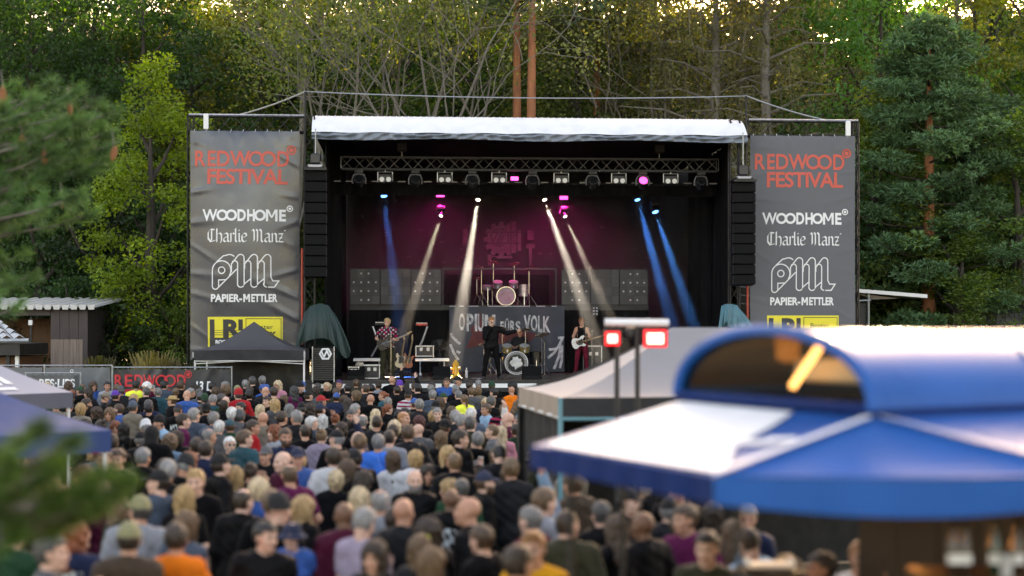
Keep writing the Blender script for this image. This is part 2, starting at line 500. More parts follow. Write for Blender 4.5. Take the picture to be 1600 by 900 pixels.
BODIES = {}
def make_body(key, arms='down', yaw=0, pitch=0, build='m', belly=0.0, wide=1.0, tops=('tee','jacket'), legs=None, lean=0.0, sit=False, custom=None, hip=1.0, headz=0.0):
    """arms: (shoulder->elbow->wrist->knuckles) by side; returns meshes and the head matrix"""
    sw = (.178 if build == 'm' else .152) * wide
    hw = (.088 if build == 'm' else .095) * wide * hip
    A = {'down': [((.235,-.03,1.14),(.245,.05,.90),(.235,.08,.815))]*2,
         'pocket': [((.27,-.07,1.15),(.20,.09,.985),(.17,.12,.91))]*2,
         'crossed': [((.23,.06,1.14),(-.03,.22,1.20),(-.105,.19,1.215)), ((.23,.07,1.13),(-.02,.255,1.15),(-.10,.225,1.165))],
         'cup': [((.24,-.01,1.14),(.15,.22,1.24),(.11,.27,1.30)), ((.24,-.03,1.14),(.24,.06,.90),(.23,.09,.815))],
         'phone': [((.225,.03,1.14),(.09,.26,1.22),(.05,.32,1.27)), ((.225,.03,1.14),(.08,.26,1.20),(.03,.31,1.26))],
         'raise': [((.24,.10,1.60),(.19,.17,1.86),(.18,.19,1.95)), ((.235,-.03,1.14),(.24,.06,.90),(.235,.09,.815))],
         'clap': [((.25,.05,1.16),(.09,.27,1.32),(.03,.33,1.38)), ((.25,.05,1.16),(.10,.25,1.31),(.05,.31,1.375))]}
    arm = custom or A[arms]
    z0 = headz
    top_z = 2.0 if arms == 'raise' or custom else 1.85
    xe = max(.36, max(abs(p[0]) for a in arm for p in a) + .1)
    ye = max(.24, max(p[1] for a in arm for p in a) + .06)
    if legs: ye = max(ye, max(p[1] for l in legs for p in l) + .22); xe = max(xe, max(abs(p[0]) for l in legs for p in l) + .12)
    xs = axis(-xe, xe, -.10, .10, .0074, .0165); ys = axis(-.26, ye, -.12, .14, .0085, .0165); zs = axis(-.03, top_z, 1.46+z0, 1.80+z0, .0078, .0175)
    f = Field(xs, ys, zs)
    # legs
    lg = legs or [((hw*1.0,0,.90),(.105*wide,.02,.49),(.11*wide,-.015,.085),(.125*wide,.13,.03))]*2
    dl = None; df = None; feet = []
    for sx, (hp, kn, an, toe) in zip((1,-1), lg):
        m = lambda p: (p[0]*sx, p[1], p[2]) if not legs else p
        d = f.cap(m(hp), m(kn), .088*wide*hip, .058*wide)
        d = smin(d, f.cap(m(kn), m(an), .056*wide, .04), .03)
        ft = f.cap((m(an)[0], m(an)[1]-.02, max(.045, m(an)[2]-.04)), m(toe), .042, .032)
        d = smin(d, ft, .03)
        feet.append(ft)
        df = ft if df is None else np.minimum(df, ft)
        dl = d if dl is None else np.minimum(dl, d)
    ly = lean
    pel = f.ell((0,-.005,.94), (.158*wide*hip,.115+belly*.15,.125))
    dl = smin(dl, pel, .05)
    # torso
    to = f.ell((0,.005+belly*.25+ly*.3,1.09), (.145*wide+belly*.3,.105+belly*.75,.19))
    to = smin(to, f.ell((0,ly*.7,1.27), (.158*(sw/.178),.108+belly*.15,.19)), .06)
    to = smin(to, f.cap((-sw*.8,ly-.01,1.405),(sw*.8,ly-.01,1.405),.066,.066), .05)
    to = smin(to, f.cap((-sw*.35,ly-.025,1.43),(sw*.35,ly-.025,1.43),.062,.062), .05)
    if build == 'f':
        for sx in (-1,1): to = smin(to, f.ell((sx*.07,.085+ly,1.26),(.062,.055,.062)), .04)
    # arms
    ar = None; wr = []
    up_only = None
    for sx, (el, wi, ha) in zip((1,-1), arm):
        S = (sx*sw, ly-.01, 1.405)
        m = lambda p: (p[0]*sx*(wide if abs(p[0]) > .15 else 1), p[1]+ly, p[2])
        el2, wi2, ha2 = m(el), m(wi), m(ha)
        a1 = f.cap(S, el2, .056*wide**.5, .044); a2 = f.cap(el2, wi2, .043, .029)
        d = smin(a1, a2, .03)
        mid = tuple(S[i] + (el2[i]-S[i])*.62 for i in range(3))
        u = f.cap(S, mid, .056*wide**.5, .05)
        ar = d if ar is None else np.minimum(ar, d)
        up_only = u if up_only is None else np.minimum(up_only, u)
        wr.append((el2, wi2, ha2, sx))
    hand = None
    for el2, wi2, ha2, sx in wr:
        p = f.cap(wi2, ha2, .026, .031)
        hand = p if hand is None else np.minimum(hand, p)
    # head
    H = Matrix.Translation((0, .015+ly, 1.625+z0)) @ Matrix.Rotation(R(yaw), 4, 'Z') @ Matrix.Rotation(R(-pitch), 4, 'X')
    hd = head_field(f, H, 1.0 if build == 'm' else .9)
    nk = f.cap((0,-.025+ly,1.43), tuple(H @ Vector((0,-.025,-.06))), .058 if build == 'm' else .05, .053 if build == 'm' else .046)
    body = smin(smin(to, ar, .035), dl, .05)
    body = smin(body, hand, .015)
    body = smin(body, nk, .03); body = smin(body, hd, .015)
    V, Q = surfnet(body, xs, ys, zs)
    # face marks: eyes, brows, lips by place on the head
    Hi = H.inverted(); Hm = np.array(Hi.to_3x3()); ht = np.array(Hi.translation)
    C = V[Q].mean(1) @ Hm.T + ht
    mi = np.zeros(len(Q), dtype=np.int32)
    fr = C[:,1] > .06
    ax = np.abs(C[:,0])
    mi[fr & (((ax-.031)/.0135)**2 + ((C[:,2]-.004)/.008)**2 < 1)] = 1
    mi[fr & (ax > .014) & (ax < .05) & (np.abs(C[:,2]-.024+ .1*(ax-.03)) < .0055)] = 3
    mi[fr & (ax < .023) & (np.abs(C[:,2]+.061) < .0085)] = 2
    mb = MB()
    for el2, wi2, ha2, sx in wr:
        up = (-sx*.9, .35, 0) if arms in ('down','pocket') else (0, -.3, 1) if arms != 'raise' else (0,.3,1)
        finger_tubes(mb, wi2, ha2, up, .5 if arms != 'pocket' else .3, 1.0, sx)
    nb = len(V)
    tri = [t for face in mb.f for t in ([(face[0], face[i], face[i+1], face[i+1]) for i in range(1, len(face)-1)] if len(face) != 4 else [face])]
    # keep quads; n-gon caps of the finger tips become fans of degenerate-free triangles
    quads = [t for t in tri if t[2] != t[3]]
    V2 = np.concatenate([V, np.array(mb.v).reshape(-1,3)]) if mb.v else V
    Q2 = np.concatenate([Q, np.array(quads, dtype=np.int64).reshape(-1,4) + nb]) if quads else Q
    mi = np.concatenate([mi, np.zeros(len(Q2)-len(Q), dtype=np.int32)])
    me = mesh_np('body_'+key, V2, Q2, True, mi)
    for m in (SKINM, EYEM, LIPM, BROWM): me.materials.append(m)
    B = {'body': me, 'H': H, 'build': build, 'wr': wr, 'sw': sw, 'lean': ly}
    # clothing
    wr_noise = .006*np.sin(f.X*38+f.Z*21)*np.sin(f.Z*33 - f.Y*27)
    fold = .004*np.sin(f.X*19 + 6*np.sin(f.Z*7) + f.Y*11 + 3*f.Z) * np.clip((1.35-f.Z)*4, .2, 1)
    neck = f.cap((0,-.02+ly,1.40),(0,.02+ly,1.70),.066,.075)
    for t in tops:
        if t == 'tee':
            d = smin(smin(np.minimum(to, dl+.004), pel + .006, .05), up_only, .03) - .019 + wr_noise*.6 + fold*.7
            d = np.maximum(d, .87 - f.Z + 0*f.X); d = np.maximum(d, -neck)
        elif t == 'tank':
            d = smin(to, pel + .012, .05) - .012 + wr_noise*.6
            d = np.maximum(d, .90 - f.Z + 0*f.X); d = np.maximum(d, -neck+.02)
            d = np.maximum(d, np.abs(f.X) - sw*.72 + 0*f.Z)
        else:
            cut = hand - .012
            d = smin(smin(np.minimum(to, dl), pel, .05), ar - .003, .045) - .020 + wr_noise*.9 + fold
            d = np.maximum(d, .84 - f.Z + 0*f.X); d = np.maximum(d, -neck); d = np.maximum(d, -cut)
            if t == 'hoodie':
                hd2 = f.ell((0,-.095+ly,1.44),(.125,.055,.085))
                d = smin(d, hd2, .03)
            else:
                col = np.maximum(f.cap((0,-.02+ly,1.42),(0,-.01+ly,1.50),.078,.078), -f.cap((0,-.02+ly,1.38),(0,0+ly,1.60),.064,.068))
                d = np.minimum(d, np.maximum(col, f.Z-1.505+.4*(f.Y-ly)+0*f.X))
        V, Q = surfnet(d, xs, ys, zs)
        tm = mesh_np(t+'_'+key, V, Q, True); tm.materials.append(CLOTHM if t in ('tee','tank','hoodie') else JACKM)
        B[t] = tm
        if t != 'tank' and not legs:
            C = V[Q].mean(1)
            B[t+'_np'] = (V, Q, C)
    cz = np.maximum(f.Z - .985 + 0*f.X, 0) if False else None
    d = np.minimum(dl, smin(pel, to+.02, .03)) - .014 + wr_noise
    d = np.maximum(d, f.Z - .98 + 0*f.X)
    an = lg[0][2][2] - .03
    d = np.maximum(d, -(df - .008)) if not sit else np.maximum(d, -(df-.008))
    V, Q = surfnet(d, xs, ys, zs)
    tm = mesh_np('trousers_'+key, V, Q, True); tm.materials.append(DENIM); B['trousers'] = tm
    B['shoes'] = []
    for ft in feet:
        V, Q = surfnet(np.maximum(ft - .014, .0 - f.Z + 0*f.X), xs, ys, zs)
        tm = mesh_np('shoe_'+key, V, Q, True); tm.materials.append(SHOEM); B['shoes'].append(tm)
    BODIES[key] = B
    return B

# ---- hair and hats in head-local space
HAIR = {}
def make_hair():
    xs = axis(-.19,.19,-.10,.10,.0072,.012); ys = axis(-.24,.2,-.16,.13,.0078,.012); zs = axis(-.46,.22,-.08,.15,.0075,.014)
    f = Field(xs, ys, zs)
    sk = f.ell((0,-.012,.035), (.077,.098,.088))
    lo = f.ell((0,.022,-.045), (.058,.07,.078))
    ang = np.arctan2(f.X, -f.Y-.01) + 0*f.Z
    st = .0036*np.sin(ang*34 + f.Z*22) + .0026*np.sin(ang*61 - f.Z*40 + f.X*80) + .0045*np.sin(f.X*62+1)*np.sin(f.Y*57)*np.sin(f.Z*60+2)
    front = f.Y - .052 - .35*np.clip(f.Z-.06, -.1, .1)        # hairline in front of the face
    side = f.Z + .012 - .9*np.clip(.02 - f.Y, 0, .2)*0
    def out(k, d, m):
        V, Q = surfnet(d + 0*f.X + 0*f.Y + 0*f.Z, xs, ys, zs)
        if len(Q) == 0: return
        me = mesh_np(k, V, Q, True); me.materials.append(m); HAIR[k] = me
        if m is HAIRM and k not in ('beard','balding','quiff'):
            V, Q = surfnet(np.maximum(d, f.Z - .034) + 0*f.X, xs, ys, zs)
            me = mesh_np(k+'_h', V, Q, True); me.materials.append(m); HAIR[k+'_h'] = me
    ears = np.minimum(f.ell((.08,-.006,-.006),(.02,.026,.036)), f.ell((-.08,-.006,-.006),(.02,.026,.036)))
    nape = -.058 - f.Z - .0*f.Y
    def cap_of_hair(t, nz=-.06, ftop=.0, fr=.045):
        d = sk - t + st*(t/.02)
        d = smin(d, f.ell((0,-.03,-.02),(.066,.07,.07)) - t*.5, .02)
        line = np.maximum(f.Z - .058 - ftop, .03 - f.Y + 0*f.Z)   # above the forehead or behind the temples
        d = np.maximum(d, -line - .0)
        lowf = (f.Y + .012) * 1.1 - .006       # in front of the ears the hair ends higher
        d = np.maximum(d, np.minimum(lowf, .022 - f.Z + 0*f.X) )
        return np.maximum(d, nz - f.Z)
    out('short', np.maximum(cap_of_hair(.016), -ears), HAIRM)
    out('crop', np.maximum(cap_of_hair(.006), -ears), HAIRM)
    out('quiff', np.maximum(smin(cap_of_hair(.014), f.ell((0,.055,.112),(.055,.035,.028))+st, .02), -ears), HAIRM)
    d = cap_of_hair(.008)
    out('balding', np.maximum(np.maximum(d, -f.ell((0,.02,.13),(.062,.10,.075))), -ears), HAIRM)
    # fuller styles
    d = smin(sk - .026 + st*1.6, f.ell((0,-.03,-.03),(.093,.085,.10)) + st*2, .03)
    face = f.cap((0,.10,-.02),(0,.16,-.06),.062,.075)
    face = np.minimum(face, f.cap((0,.085,.0),(0,.2,.02),.05,.06))
    fr2 = np.maximum(d, -face)
    out('bob', np.maximum(fr2, -.13 - f.Z), HAIRM)
    lg = f.cap((0,-.055,-.02),(0,-.085,-.30),.092,.082, .62) + st*2.4
    sidel = np.minimum(f.cap((.07,0,-.03),(.082,.03,-.24),.03,.022), f.cap((-.07,0,-.03),(-.082,.03,-.24),.03,.022)) + st*1.5
    d2 = smin(np.minimum(fr2, 9), lg, .03); d2 = smin(d2, sidel, .02)
    d2 = np.maximum(d2, -face)
    out('long', np.maximum(d2, -.33 + .02*np.sin(f.X*90) - f.Z), HAIRM)
    wv = .010*np.sin(f.Z*62 + ang*3)*np.clip((.03 - f.Z)*8, 0, 1)
    lgw = f.cap((0,-.05,.0),(0,-.08,-.24),.105,.115, .7) + st*3 + wv
    d3 = np.maximum(smin(fr2 + wv*.5, smin(lgw, sidel-.012+wv, .03), .03), -face)
    out('wavy', np.maximum(d3, -.27 + .015*np.sin(f.X*70) - f.Z), HAIRM)
    cl = .012*np.sin(f.X*75)*np.sin(f.Y*75)*np.sin(f.Z*75)
    d4 = np.maximum(smin(sk - .045, f.ell((0,-.03,-.01),(.115,.11,.115)), .04) + cl*1.5, -face)
    out('curly', np.maximum(d4, -.12 - f.Z), HAIRM)
    d5 = cap_of_hair(.014, -.05)
    tail = f.cap((0,-.10,.06),(0,-.135,.03),.026,.036) ; tail = smin(tail, f.cap((0,-.135,.03),(0,-.12,-.2),.036,.02), .02) + st*2
    out('ponytail', np.maximum(np.minimum(d5, tail), -ears), HAIRM)
    bun = f.ell((0,-.095,.10),(.045,.042,.042)) + st*2
    out('bun', np.maximum(np.minimum(d5, bun), -ears), HAIRM)
    # beard and spectacles
    jaw = smin(f.ell((0,.022,-.045),(.058,.07,.078)), f.ell((0,.062,-.088),(.026,.026,.024)), .025) - .012 + st
    jaw = np.maximum(jaw, f.Z + .03 + .35*np.clip(f.Y-.03,0,1)*0)
    jaw = np.maximum(jaw, .0 - f.Y); jaw = np.maximum(jaw, -f.ell((0,.10,-.06),(.026,.03,.011)))
    jaw = np.maximum(jaw, -f.ell((0,.11,-.018),(.04,.05,.026)))
    out('beard', jaw, HAIRM)
    # hats
    crown = np.maximum(f.ell((0,-.012,.03),(.086,.106,.115)), .032 - f.Z)
    peak = np.maximum(f.ell((0,.10,.04),(.072,.085,.03)), -f.ell((0,.09,.015),(.09,.10,.035)))
    peak = np.maximum(peak, -(f.Y - .05)); 
    btn = f.ell((0,-.012,.146),(.009,.009,.006))
    out('cap', np.minimum(np.minimum(crown, np.maximum(f.ell((0,.105,.03),(.074,.082,.024)), np.maximum(.030-f.Z, .04-f.Y))), btn), HATM)
    rib = .0025*np.sin(ang*40)
    be = np.maximum(smin(f.ell((0,-.015,.045),(.089,.109,.112)), f.ell((0,-.05,.11),(.06,.06,.045)), .04), .018-f.Z) + rib
    roll = np.maximum(f.ell((0,-.013,.035),(.095,.115,.10)), np.abs(f.Z-.034)-.02) + rib
    out('beanie', np.minimum(be, roll), HATM)
    rr = np.sqrt(f.X**2 + (f.Y+.012)**2) + 0*f.Z
    cr = np.maximum(np.maximum(f.ell((0,-.012,.03),(.088,.108,.13)), .03-f.Z), f.Z-.128+ .5*np.clip(.03-np.abs(f.X),0,.03))
    brim = np.maximum(np.maximum(rr - .155, -(rr-.07)), np.abs(f.Z - .036 - 1.2*np.clip(rr-.12,0,1)*np.abs(f.X)*4) - .007)
    out('straw', np.minimum(cr, brim), STRAWM)
    slope = np.maximum(np.maximum(rr - .145, -(rr-.075)), np.abs(f.Z - .03 + .75*(rr-.09)) - .008)
    cr2 = np.maximum(np.maximum(f.ell((0,-.012,.02),(.09,.11,.14)), .02-f.Z), f.Z-.118)
    out('bucket', np.minimum(cr2, slope), HATM)
    ho = np.maximum(smin(f.ell((0,-.02,.02),(.105,.125,.13)), f.ell((0,-.06,-.1),(.10,.09,.09)), .05), -f.cap((0,.08,0),(0,.2,-.02),.072,.085))
    out('hood', np.maximum(ho, -.16-f.Z), HATM)
make_hair()
GLASS = mat('sunglass_lens', (.01,.01,.012), .12)
def spectacles():
    b = MB()
    for sx in (-1,1):
        b.lathe([(.019,0),(.021,.004),(.019,.006)], (sx*.031,.098,.002), 12, Matrix.Rotation(R(-90),3,'X'))
        b.tube((sx*.05,.095,.004),(sx*.08,.0,.006),.0025,n=4)
    b.tube((-.012,.104,.006),(.012,.104,.006),.0025,n=4)
    return b
SKINS = [(.56,.30,.21),(.62,.36,.27),(.50,.25,.17),(.64,.39,.30),(.46,.23,.155)]
SKIN_DK = (.16,.08,.05)
HCOL = dict(blk=(.010,.009,.009), dkb=(.030,.018,.012), brn=(.075,.042,.024), ltb=(.13,.075,.04), bld=(.40,.25,.115), pbl=(.54,.41,.26),
            gry=(.19,.185,.18), dgr=(.055,.053,.051), wht=(.60,.59,.57), red=(.22,.06,.022), aub=(.065,.014,.012), gin=(.30,.13,.045), pur=(.05,.02,.09))
HNAME = dict(blk='black', dkb='dark brown', brn='brown', ltb='light brown', bld='blond', pbl='pale blond', gry='grey', dgr='dark grey', wht='white',
             red='copper red', aub='dark auburn', gin='ginger', pur='purple')
CCOL = dict(black=(.0042,.0042,.005), navy=(.012,.020,.050), grey=(.09,.093,.10), charcoal=(.014,.015,.017), white=(.62,.63,.65), skyblue=(.22,.38,.52),
            blue=(.02,.09,.30), brightblue=(.01,.16,.62), red=(.42,.015,.02), maroon=(.075,.008,.025), wine=(.12,.012,.06), green=(.008,.05,.024), olive=(.032,.032,.018),
            yellow=(.75,.80,.08), mustard=(.60,.27,.02), orange=(.75,.16,.015), pink=(.50,.20,.26), lilac=(.30,.25,.33), teal=(.016,.075,.095), beige=(.20,.17,.135),
            khaki=(.22,.21,.11), purple=(.10,.035,.32), brown=(.06,.04,.028), denim=(.16,.27,.38), slate=(.06,.085,.12), lightgrey=(.25,.27,.30))
CNAME = dict(skyblue='sky blue', brightblue='bright blue', lightgrey='light grey', slate='slate blue', denim='pale denim', charcoal='charcoal grey')
TROU = [(.02,.024,.04),(.012,.012,.013),(.03,.045,.09),(.05,.05,.05),(.02,.02,.022)]
PRNG = random.Random(11)
def put_person(key, M, skin, hair, hcol, top, tcol, trou, label, group, hat=None, beard=None, glasses=False, s=1.0, shoes=True, print_=None, hatcol=None, name='person', cat='person'):
    B = BODIES[key]
    r = bpy.data.objects.new(name, B['body']); COL.objects.link(r)
    place(r, M @ Matrix.Scale(s, 4)); r.color = (*skin, 1)
    tag(r, label, cat, group)
    def ch(n, me, col, T=None):
        o = bpy.data.objects.new(n, me); COL.objects.link(o); o.parent = r; o.color = (*col, 1)
        if T is not None: o.matrix_local = T
        return o
    nm = {'tee':'t_shirt','tank':'tank_top','jacket':'jacket','hoodie':'hoodie'}[top]
    ch(nm, B[top], tcol); ch('trousers', B['trousers'], trou)
    if shoes:
        for sm in B['shoes']: ch('shoe', sm, (.03,.03,.03))
    if hat and hair: hair += '_h'
    if hair in HAIR: ch('hair', HAIR[hair], hcol, B['H'])
    if hat: ch({'cap':'cap','beanie':'beanie','straw':'straw_hat','bucket':'bucket_hat','hood':'hood'}[hat], HAIR[hat], hatcol or (.02,.02,.02), B['H'])
    if beard: ch('beard', HAIR['beard'], beard, B['H'])
    if glasses: 
        if 'spec' not in HAIR: 
            o = spectacles().build('spectacles', GLASS, None, link=False); HAIR['spec'] = o.data; bpy.data.objects.remove(o)
        ch('spectacles', HAIR['spec'], (0,0,0), B['H'])
    return r
# ================================================================ ground
GRND = mat('trodden_earth', (.11,.09,.06), .95, var=.3, scale=1.2, bump=.5, bscale=9, dirt=((.07,.09,.03), .35, .7))
b = MB()
b.grid(lambda s, t: Vector((-260 + 520*s, -60 + 460*t, 0)), 60, 60)
tag(b.build('ground', GRND), 'trodden earth and grass of the festival ground', None, kind='structure')

# ================================================================ stage
DZ = 1.70
def uo(px, v): return at(px, 500, v).x
TARPW = mat('white_roof_tarp', (.72,.73,.75), .45, var=.06, scale=3, bump=.12, bscale=5, dirt=((.4,.4,.4), 2.0, .25))
TARPG = mat('grey_hem_tarp', (.16,.19,.23), .35, var=.1, bump=.1)
DECKM = mat('deck_plywood', (.055,.035,.027), .45, var=.3, scale=4, dirt=((.12,.09,.08), 3, .4))
st = thing('festival_stage', 'wide black open-air stage with white tarp roof and trussed towers', 'stage', (0, 0, 0), frame=SM)
uL, uR = uo(470, 0), uo(1180, 0)
# deck boards
nd = 14
for i in range(nd):
    a = uL + (uR-uL)*i/nd; c = uL + (uR-uL)*(i+1)/nd
    b = MB(); b.bx(a+.008, c-.008, .06, 10.2, DZ-.12, DZ - .002*(i % 3)); b.build('deck_panel', DECKM, st, SM)
# front edge: black fascia with white strips
b = MB(); b.bx(uL-.02, uR+.02, -.02, .055, DZ-.34, DZ-.012); b.build('deck_fascia', BLKP, st, SM)
for (p0, p1) in ((488,514),(527,545),(566,616),(640,690),(702,745),(752,793),(800,838),(852,905),(930,1000),(1020,1080)):
    b = MB(); b.bx(uo(p0,-.03), uo(p1,-.03), -.035, -.022, DZ-.22, DZ-.10); b.build('edge_strip', WHT, st, SM)
# cloth skirt under the deck
def skirt(s, t):
    u = uL + (uR-uL)*s
    return Vector((u, .02 + .035*math.sin(u*9) + .02*math.sin(u*23+1), .02 + (DZ-.36)*t))
b = MB(); b.grid(skirt, 160, 3); b.build('stage_skirt', CLOTHB, st, SM, smooth=True)
# back and side curtains with folds
def curtain(name, p, q, z0, z1, amp=.07, fq=7.0, n=90):
    p, q = Vector(p), Vector(q); d = (q-p); L = d.length; d.normalize(); nn = Vector((d.y, -d.x))
    b = MB()
    def fn(s, t):
        x = s*L; w = amp*math.sin(x*fq + .7*math.sin(x*1.7)) + amp*.4*math.sin(x*fq*2.3+1)
        c = p + d*x + nn*(w*(1-.4*t))
        return Vector((c.x, c.y, z0 + (z1-z0)*t))
    b.grid(fn, n, 4)
    return b.build(name, CLOTHB, st, SM, smooth=True)
ub0, ub1 = uo(540, 10), uo(1082, 10)
ZT = 8.75
BACKD = mat('backdrop_cloth', (.012,.010,.012), .85, var=.5, scale=1.4, bump=.2, bscale=4)
b = MB(); b.grid(lambda s, t: Vector((ub0 + (ub1-ub0)*s, 10.0 + .03*math.sin(s*60), DZ + (ZT-DZ)*t)), 60, 8); b.build('back_curtain', BACKD, st, SM, smooth=True)
curtain('side_curtain', (uo(509, 1.0), 1.0), (ub0, 9.95), DZ, ZT)
curtain('side_curtain', (uo(1141, .8), .8), (ub1, 9.95), DZ, ZT)
curtain('leg_curtain', (uo(1076,6.0), 6.0), (uo(1112,4.2), 4.2), DZ, ZT, n=40)
curtain('leg_curtain', (uo(512,2.5), 2.5), (uo(532,3.5), 3.5), DZ, ZT, n=24)
# roof: ceiling sheet, front tarp, hem with swags
zt = at(826,184,.9).z; zw = at(826,209,-.25).z; zh = at(826,219,-.25).z
ul0, ul1 = uo(490,.9), uo(487,-.25); ur0, ur1 = uo(1151,.9), uo(1168,-.25)
b = MB(); b.bx(ul0+.1, ur0-.1, 1.0, 10.3, ZT, ZT+.06); b.build('roof_ceiling', CLOTHB, st, SM)
b = MB(); b.grid(lambda s, t: Vector((ul0+.05+(ur0-ul0-.1)*s, .92+9.4*t, zt-.012+.05*math.sin(s*40)*math.sin(t*3.14)-.5*t)), 40, 12); b.build('roof_tarp', TARPW, st, SM, smooth=True)
def fascia(s, t):
    a = Vector((ul1+(ur1-ul1)*s, -.25, zw)); c = Vector((ul0+(ur0-ul0)*s, .9, zt))
    p = a.lerp(c, t); p.z += .12*math.sin(t*math.pi) + .012*math.sin(s*52*1.0)*(1-t); p.y -= .10*math.sin(t*math.pi)
    return p
b = MB(); b.grid(fascia, 120, 8); b.build('roof_front_tarp', TARPW, st, SM, smooth=True)
def hem(s, t):
    k = (s*4.6 + .35) % 1.0
    sw = abs(k-.5)*2                          # swags between tie points
    u = ul1+(ur1-ul1)*s
    fold = .05*math.sin(t*9 + sw*5)*(1-sw)
    return Vector((u, -.26 + fold + .03*math.sin(u*14+t*6), zw - .01 - (zw-zh)*t*(1.0 + .15*math.sin(s*15))))
b = MB(); b.grid(hem, 220, 8); b.build('roof_hem', TARPG, st, SM, smooth=True)
# scalloped lacing edge on top of the roof
b = MB()
for i in range(70):
    u = ul0 + (ur0-ul0)*(i+.5)/70
    b.box((u, .93, zt+.008), (.035,.03,.012))
o = b.build('lacing_edge', WHT, st, SM); o['kind'] = 'stuff'
# towers, wings, masts
def tr(name, p, q, w, h=None, m=BLK, **k):
    b = MB(); b.truss(p, q, w, h, **k); return b.build(name, m, st, SM)
tL, tR = uo(484,.35), uo(1147,.35)
tr('tower_truss', (tL,.35,0), (tL,.35,zt-.1), .28, up=(0,1,0), step=.5, rc=.025)
tr('tower_truss', (tR,.35,0), (tR,.35,zt-.1), .28, up=(0,1,0), step=.5, rc=.025)
WV = 1.0
w0, w1 = at(296,194,WV), at(478,194,WV); w2, w3 = at(1168,199,WV), at(1338,201,WV)
zA = at(390,194,WV).z
for (a, c) in ((w0.x, w1.x), (w2.x, w3.x)):
    tr('wing_truss', (a, WV, zA), (c, WV, zA), .35, .46, step=.42, rc=.028)
    b = MB(); b.tube((a, WV-.17, zA+.235), (c, WV-.17, zA+.235), .036); b.build('top_rail', ALU, st, SM)
tr('outer_post', (w0.x+.04, WV, 0), (w0.x+.04, WV, zA+.2), .17, up=(0,1,0), step=.4, rc=.022)
tr('outer_post', (w3.x-.04, WV, 0), (w3.x-.04, WV, zA+.2), .17, up=(0,1,0), step=.4, rc=.022)
for px in (322, 1325):
    c = at(px, 190 if px < 800 else 201, WV-.25)
    b = MB(); b.box((c.x, WV-.25, c.z), (.14,.08,.46), bev=.02); b.build('junction_box', WHT, st, SM)
mL, mR = at(477,143,.2), at(1166,150,.2)
for m_, pb in ((mL, 477), (mR, 1166)):
    b = MB(); b.tube((m_.x,.2,6.0), (m_.x,.2,m_.z), .032); b.build('mast', BLK, st, SM)
CBL = mat('wire_rope', (.35,.36,.36), .4, .6)
def wire(p, q, sag, n=14, r=.016):
    p, q = Vector(p), Vector(q)
    b = MB(); b.path([p.lerp(q, i/n) - Vector((0,0,sag*4*(i/n)*(1-i/n))) for i in range(n+1)], r, 5)
    return b.build('guy_wire', CBL, st, SM)
wire(mL, mR, .12); wire(mL, at(372,180,WV), .05, r=.024); wire(mR, at(1300,190,WV), .06, r=.024)
for pp in ((472,388,506),(1168,447,502)):
    a, c = at(pp[0],pp[1],.4), at(pp[0],pp[2],.4)
    b = MB(); b.tube((a.x,.4,a.z),(a.x,.4,c.z-.6),.035); b.build('red_pole', mat('red_paint',(.42,.05,.03),.5), st, SM)
for k in range(3):
    a = at(1156, 448+13*k, 2.0)
    b = MB(); b.tube((a.x-.1,2.0,a.z),(a.x+.5,2.0,a.z-.05),.022); b.build('scaffold_rail', STEEL, st, SM)

# line arrays ------------------------------------------------------
CAB = mat('speaker_cabinet', (.004,.004,.0045), .65, bump=.3, bscale=90, spec=.15)
GRILL = mat('speaker_grille', (.005,.005,.0055), .6, .0, bump=.8, bscale=220, spec=.15)
def line_array(px0, px1, y0, y1, label):
    v = -.45; a, c = at(px0, y0, v), at(px1, y1, v)
    zt_ = at((px0+px1)/2, y0, v).z; zb = at((px0+px1)/2, y1, v).z
    uc = (a.x+c.x)/2; w = c.x-a.x
    t = thing('line_array', label, 'loudspeaker', (uc, v, zb), frame=SM, group='hanging line arrays beside the stage')
    n = 10; h = (zt_-zb)/n
    for i in range(n):
        z = zb + h*(i+.5); tilt = R(-1.0 - 1.1*(n-i)*.35)
        M = Matrix.Rotation(tilt, 3, 'X')
        b = MB(); b.box((uc, v+.03*(n-i)*.15, z), (w, .42, h*.95), M=M, bev=.02); cb = b.build('cabinet', CAB, t, SM)
        b = MB(); b.box((uc, v-.212+.03*(n-i)*.15, z), (w*.9, .02, h*.8), M=M, bev=.008); b.build('grille', GRILL, cb, SM)
        for s_ in (-1,1):
            b = MB(); b.box((uc+s_*(w/2+.008), v-.12, z), (.014,.09,h*.8)); b.build('rigging_plate', BLK, cb, SM)
    b = MB(); b.box((uc, v, zt_+.05), (w*1.05,.6,.07)); b.box((uc-w*.35, v, zt_+.1), (.05,.5,.09)); b.box((uc+w*.35, v, zt_+.1), (.05,.5,.09)); b.build('bumper_frame', BLK, t, SM)
    b = MB(); b.box((uc, v, zt_+.36), (.26,.22,.3), bev=.04); b.lathe([(.05,-.1),(.06,0),(.05,.1)], (uc+.18,v,zt_+.38), 10); b.build('chain_hoist', mat('hoist_paint',(.02,.02,.022),.4), t, SM)
    b = MB(); b.tube((uc,v,zt_+.5),(uc,v,zh+.25),.018); b.tube((uc,v,zt_+.05),(uc,v,zt_+.3),.02); b.build('chain', STEEL, t, SM)
    b = MB(); b.box((uc, v-.05, zt_+.14), (w*.7,.3,.09), bev=.02); b.build('shackle_bar', mat('bright_steel',(.3,.3,.32),.4,.6), t, SM)
line_array(476, 510, 268, 434, 'black line array hanging from the tower beside the grey and red glossy banner')
line_array(1144, 1178, 286, 446, 'black line array hanging from the tower beside the matt grey banner')

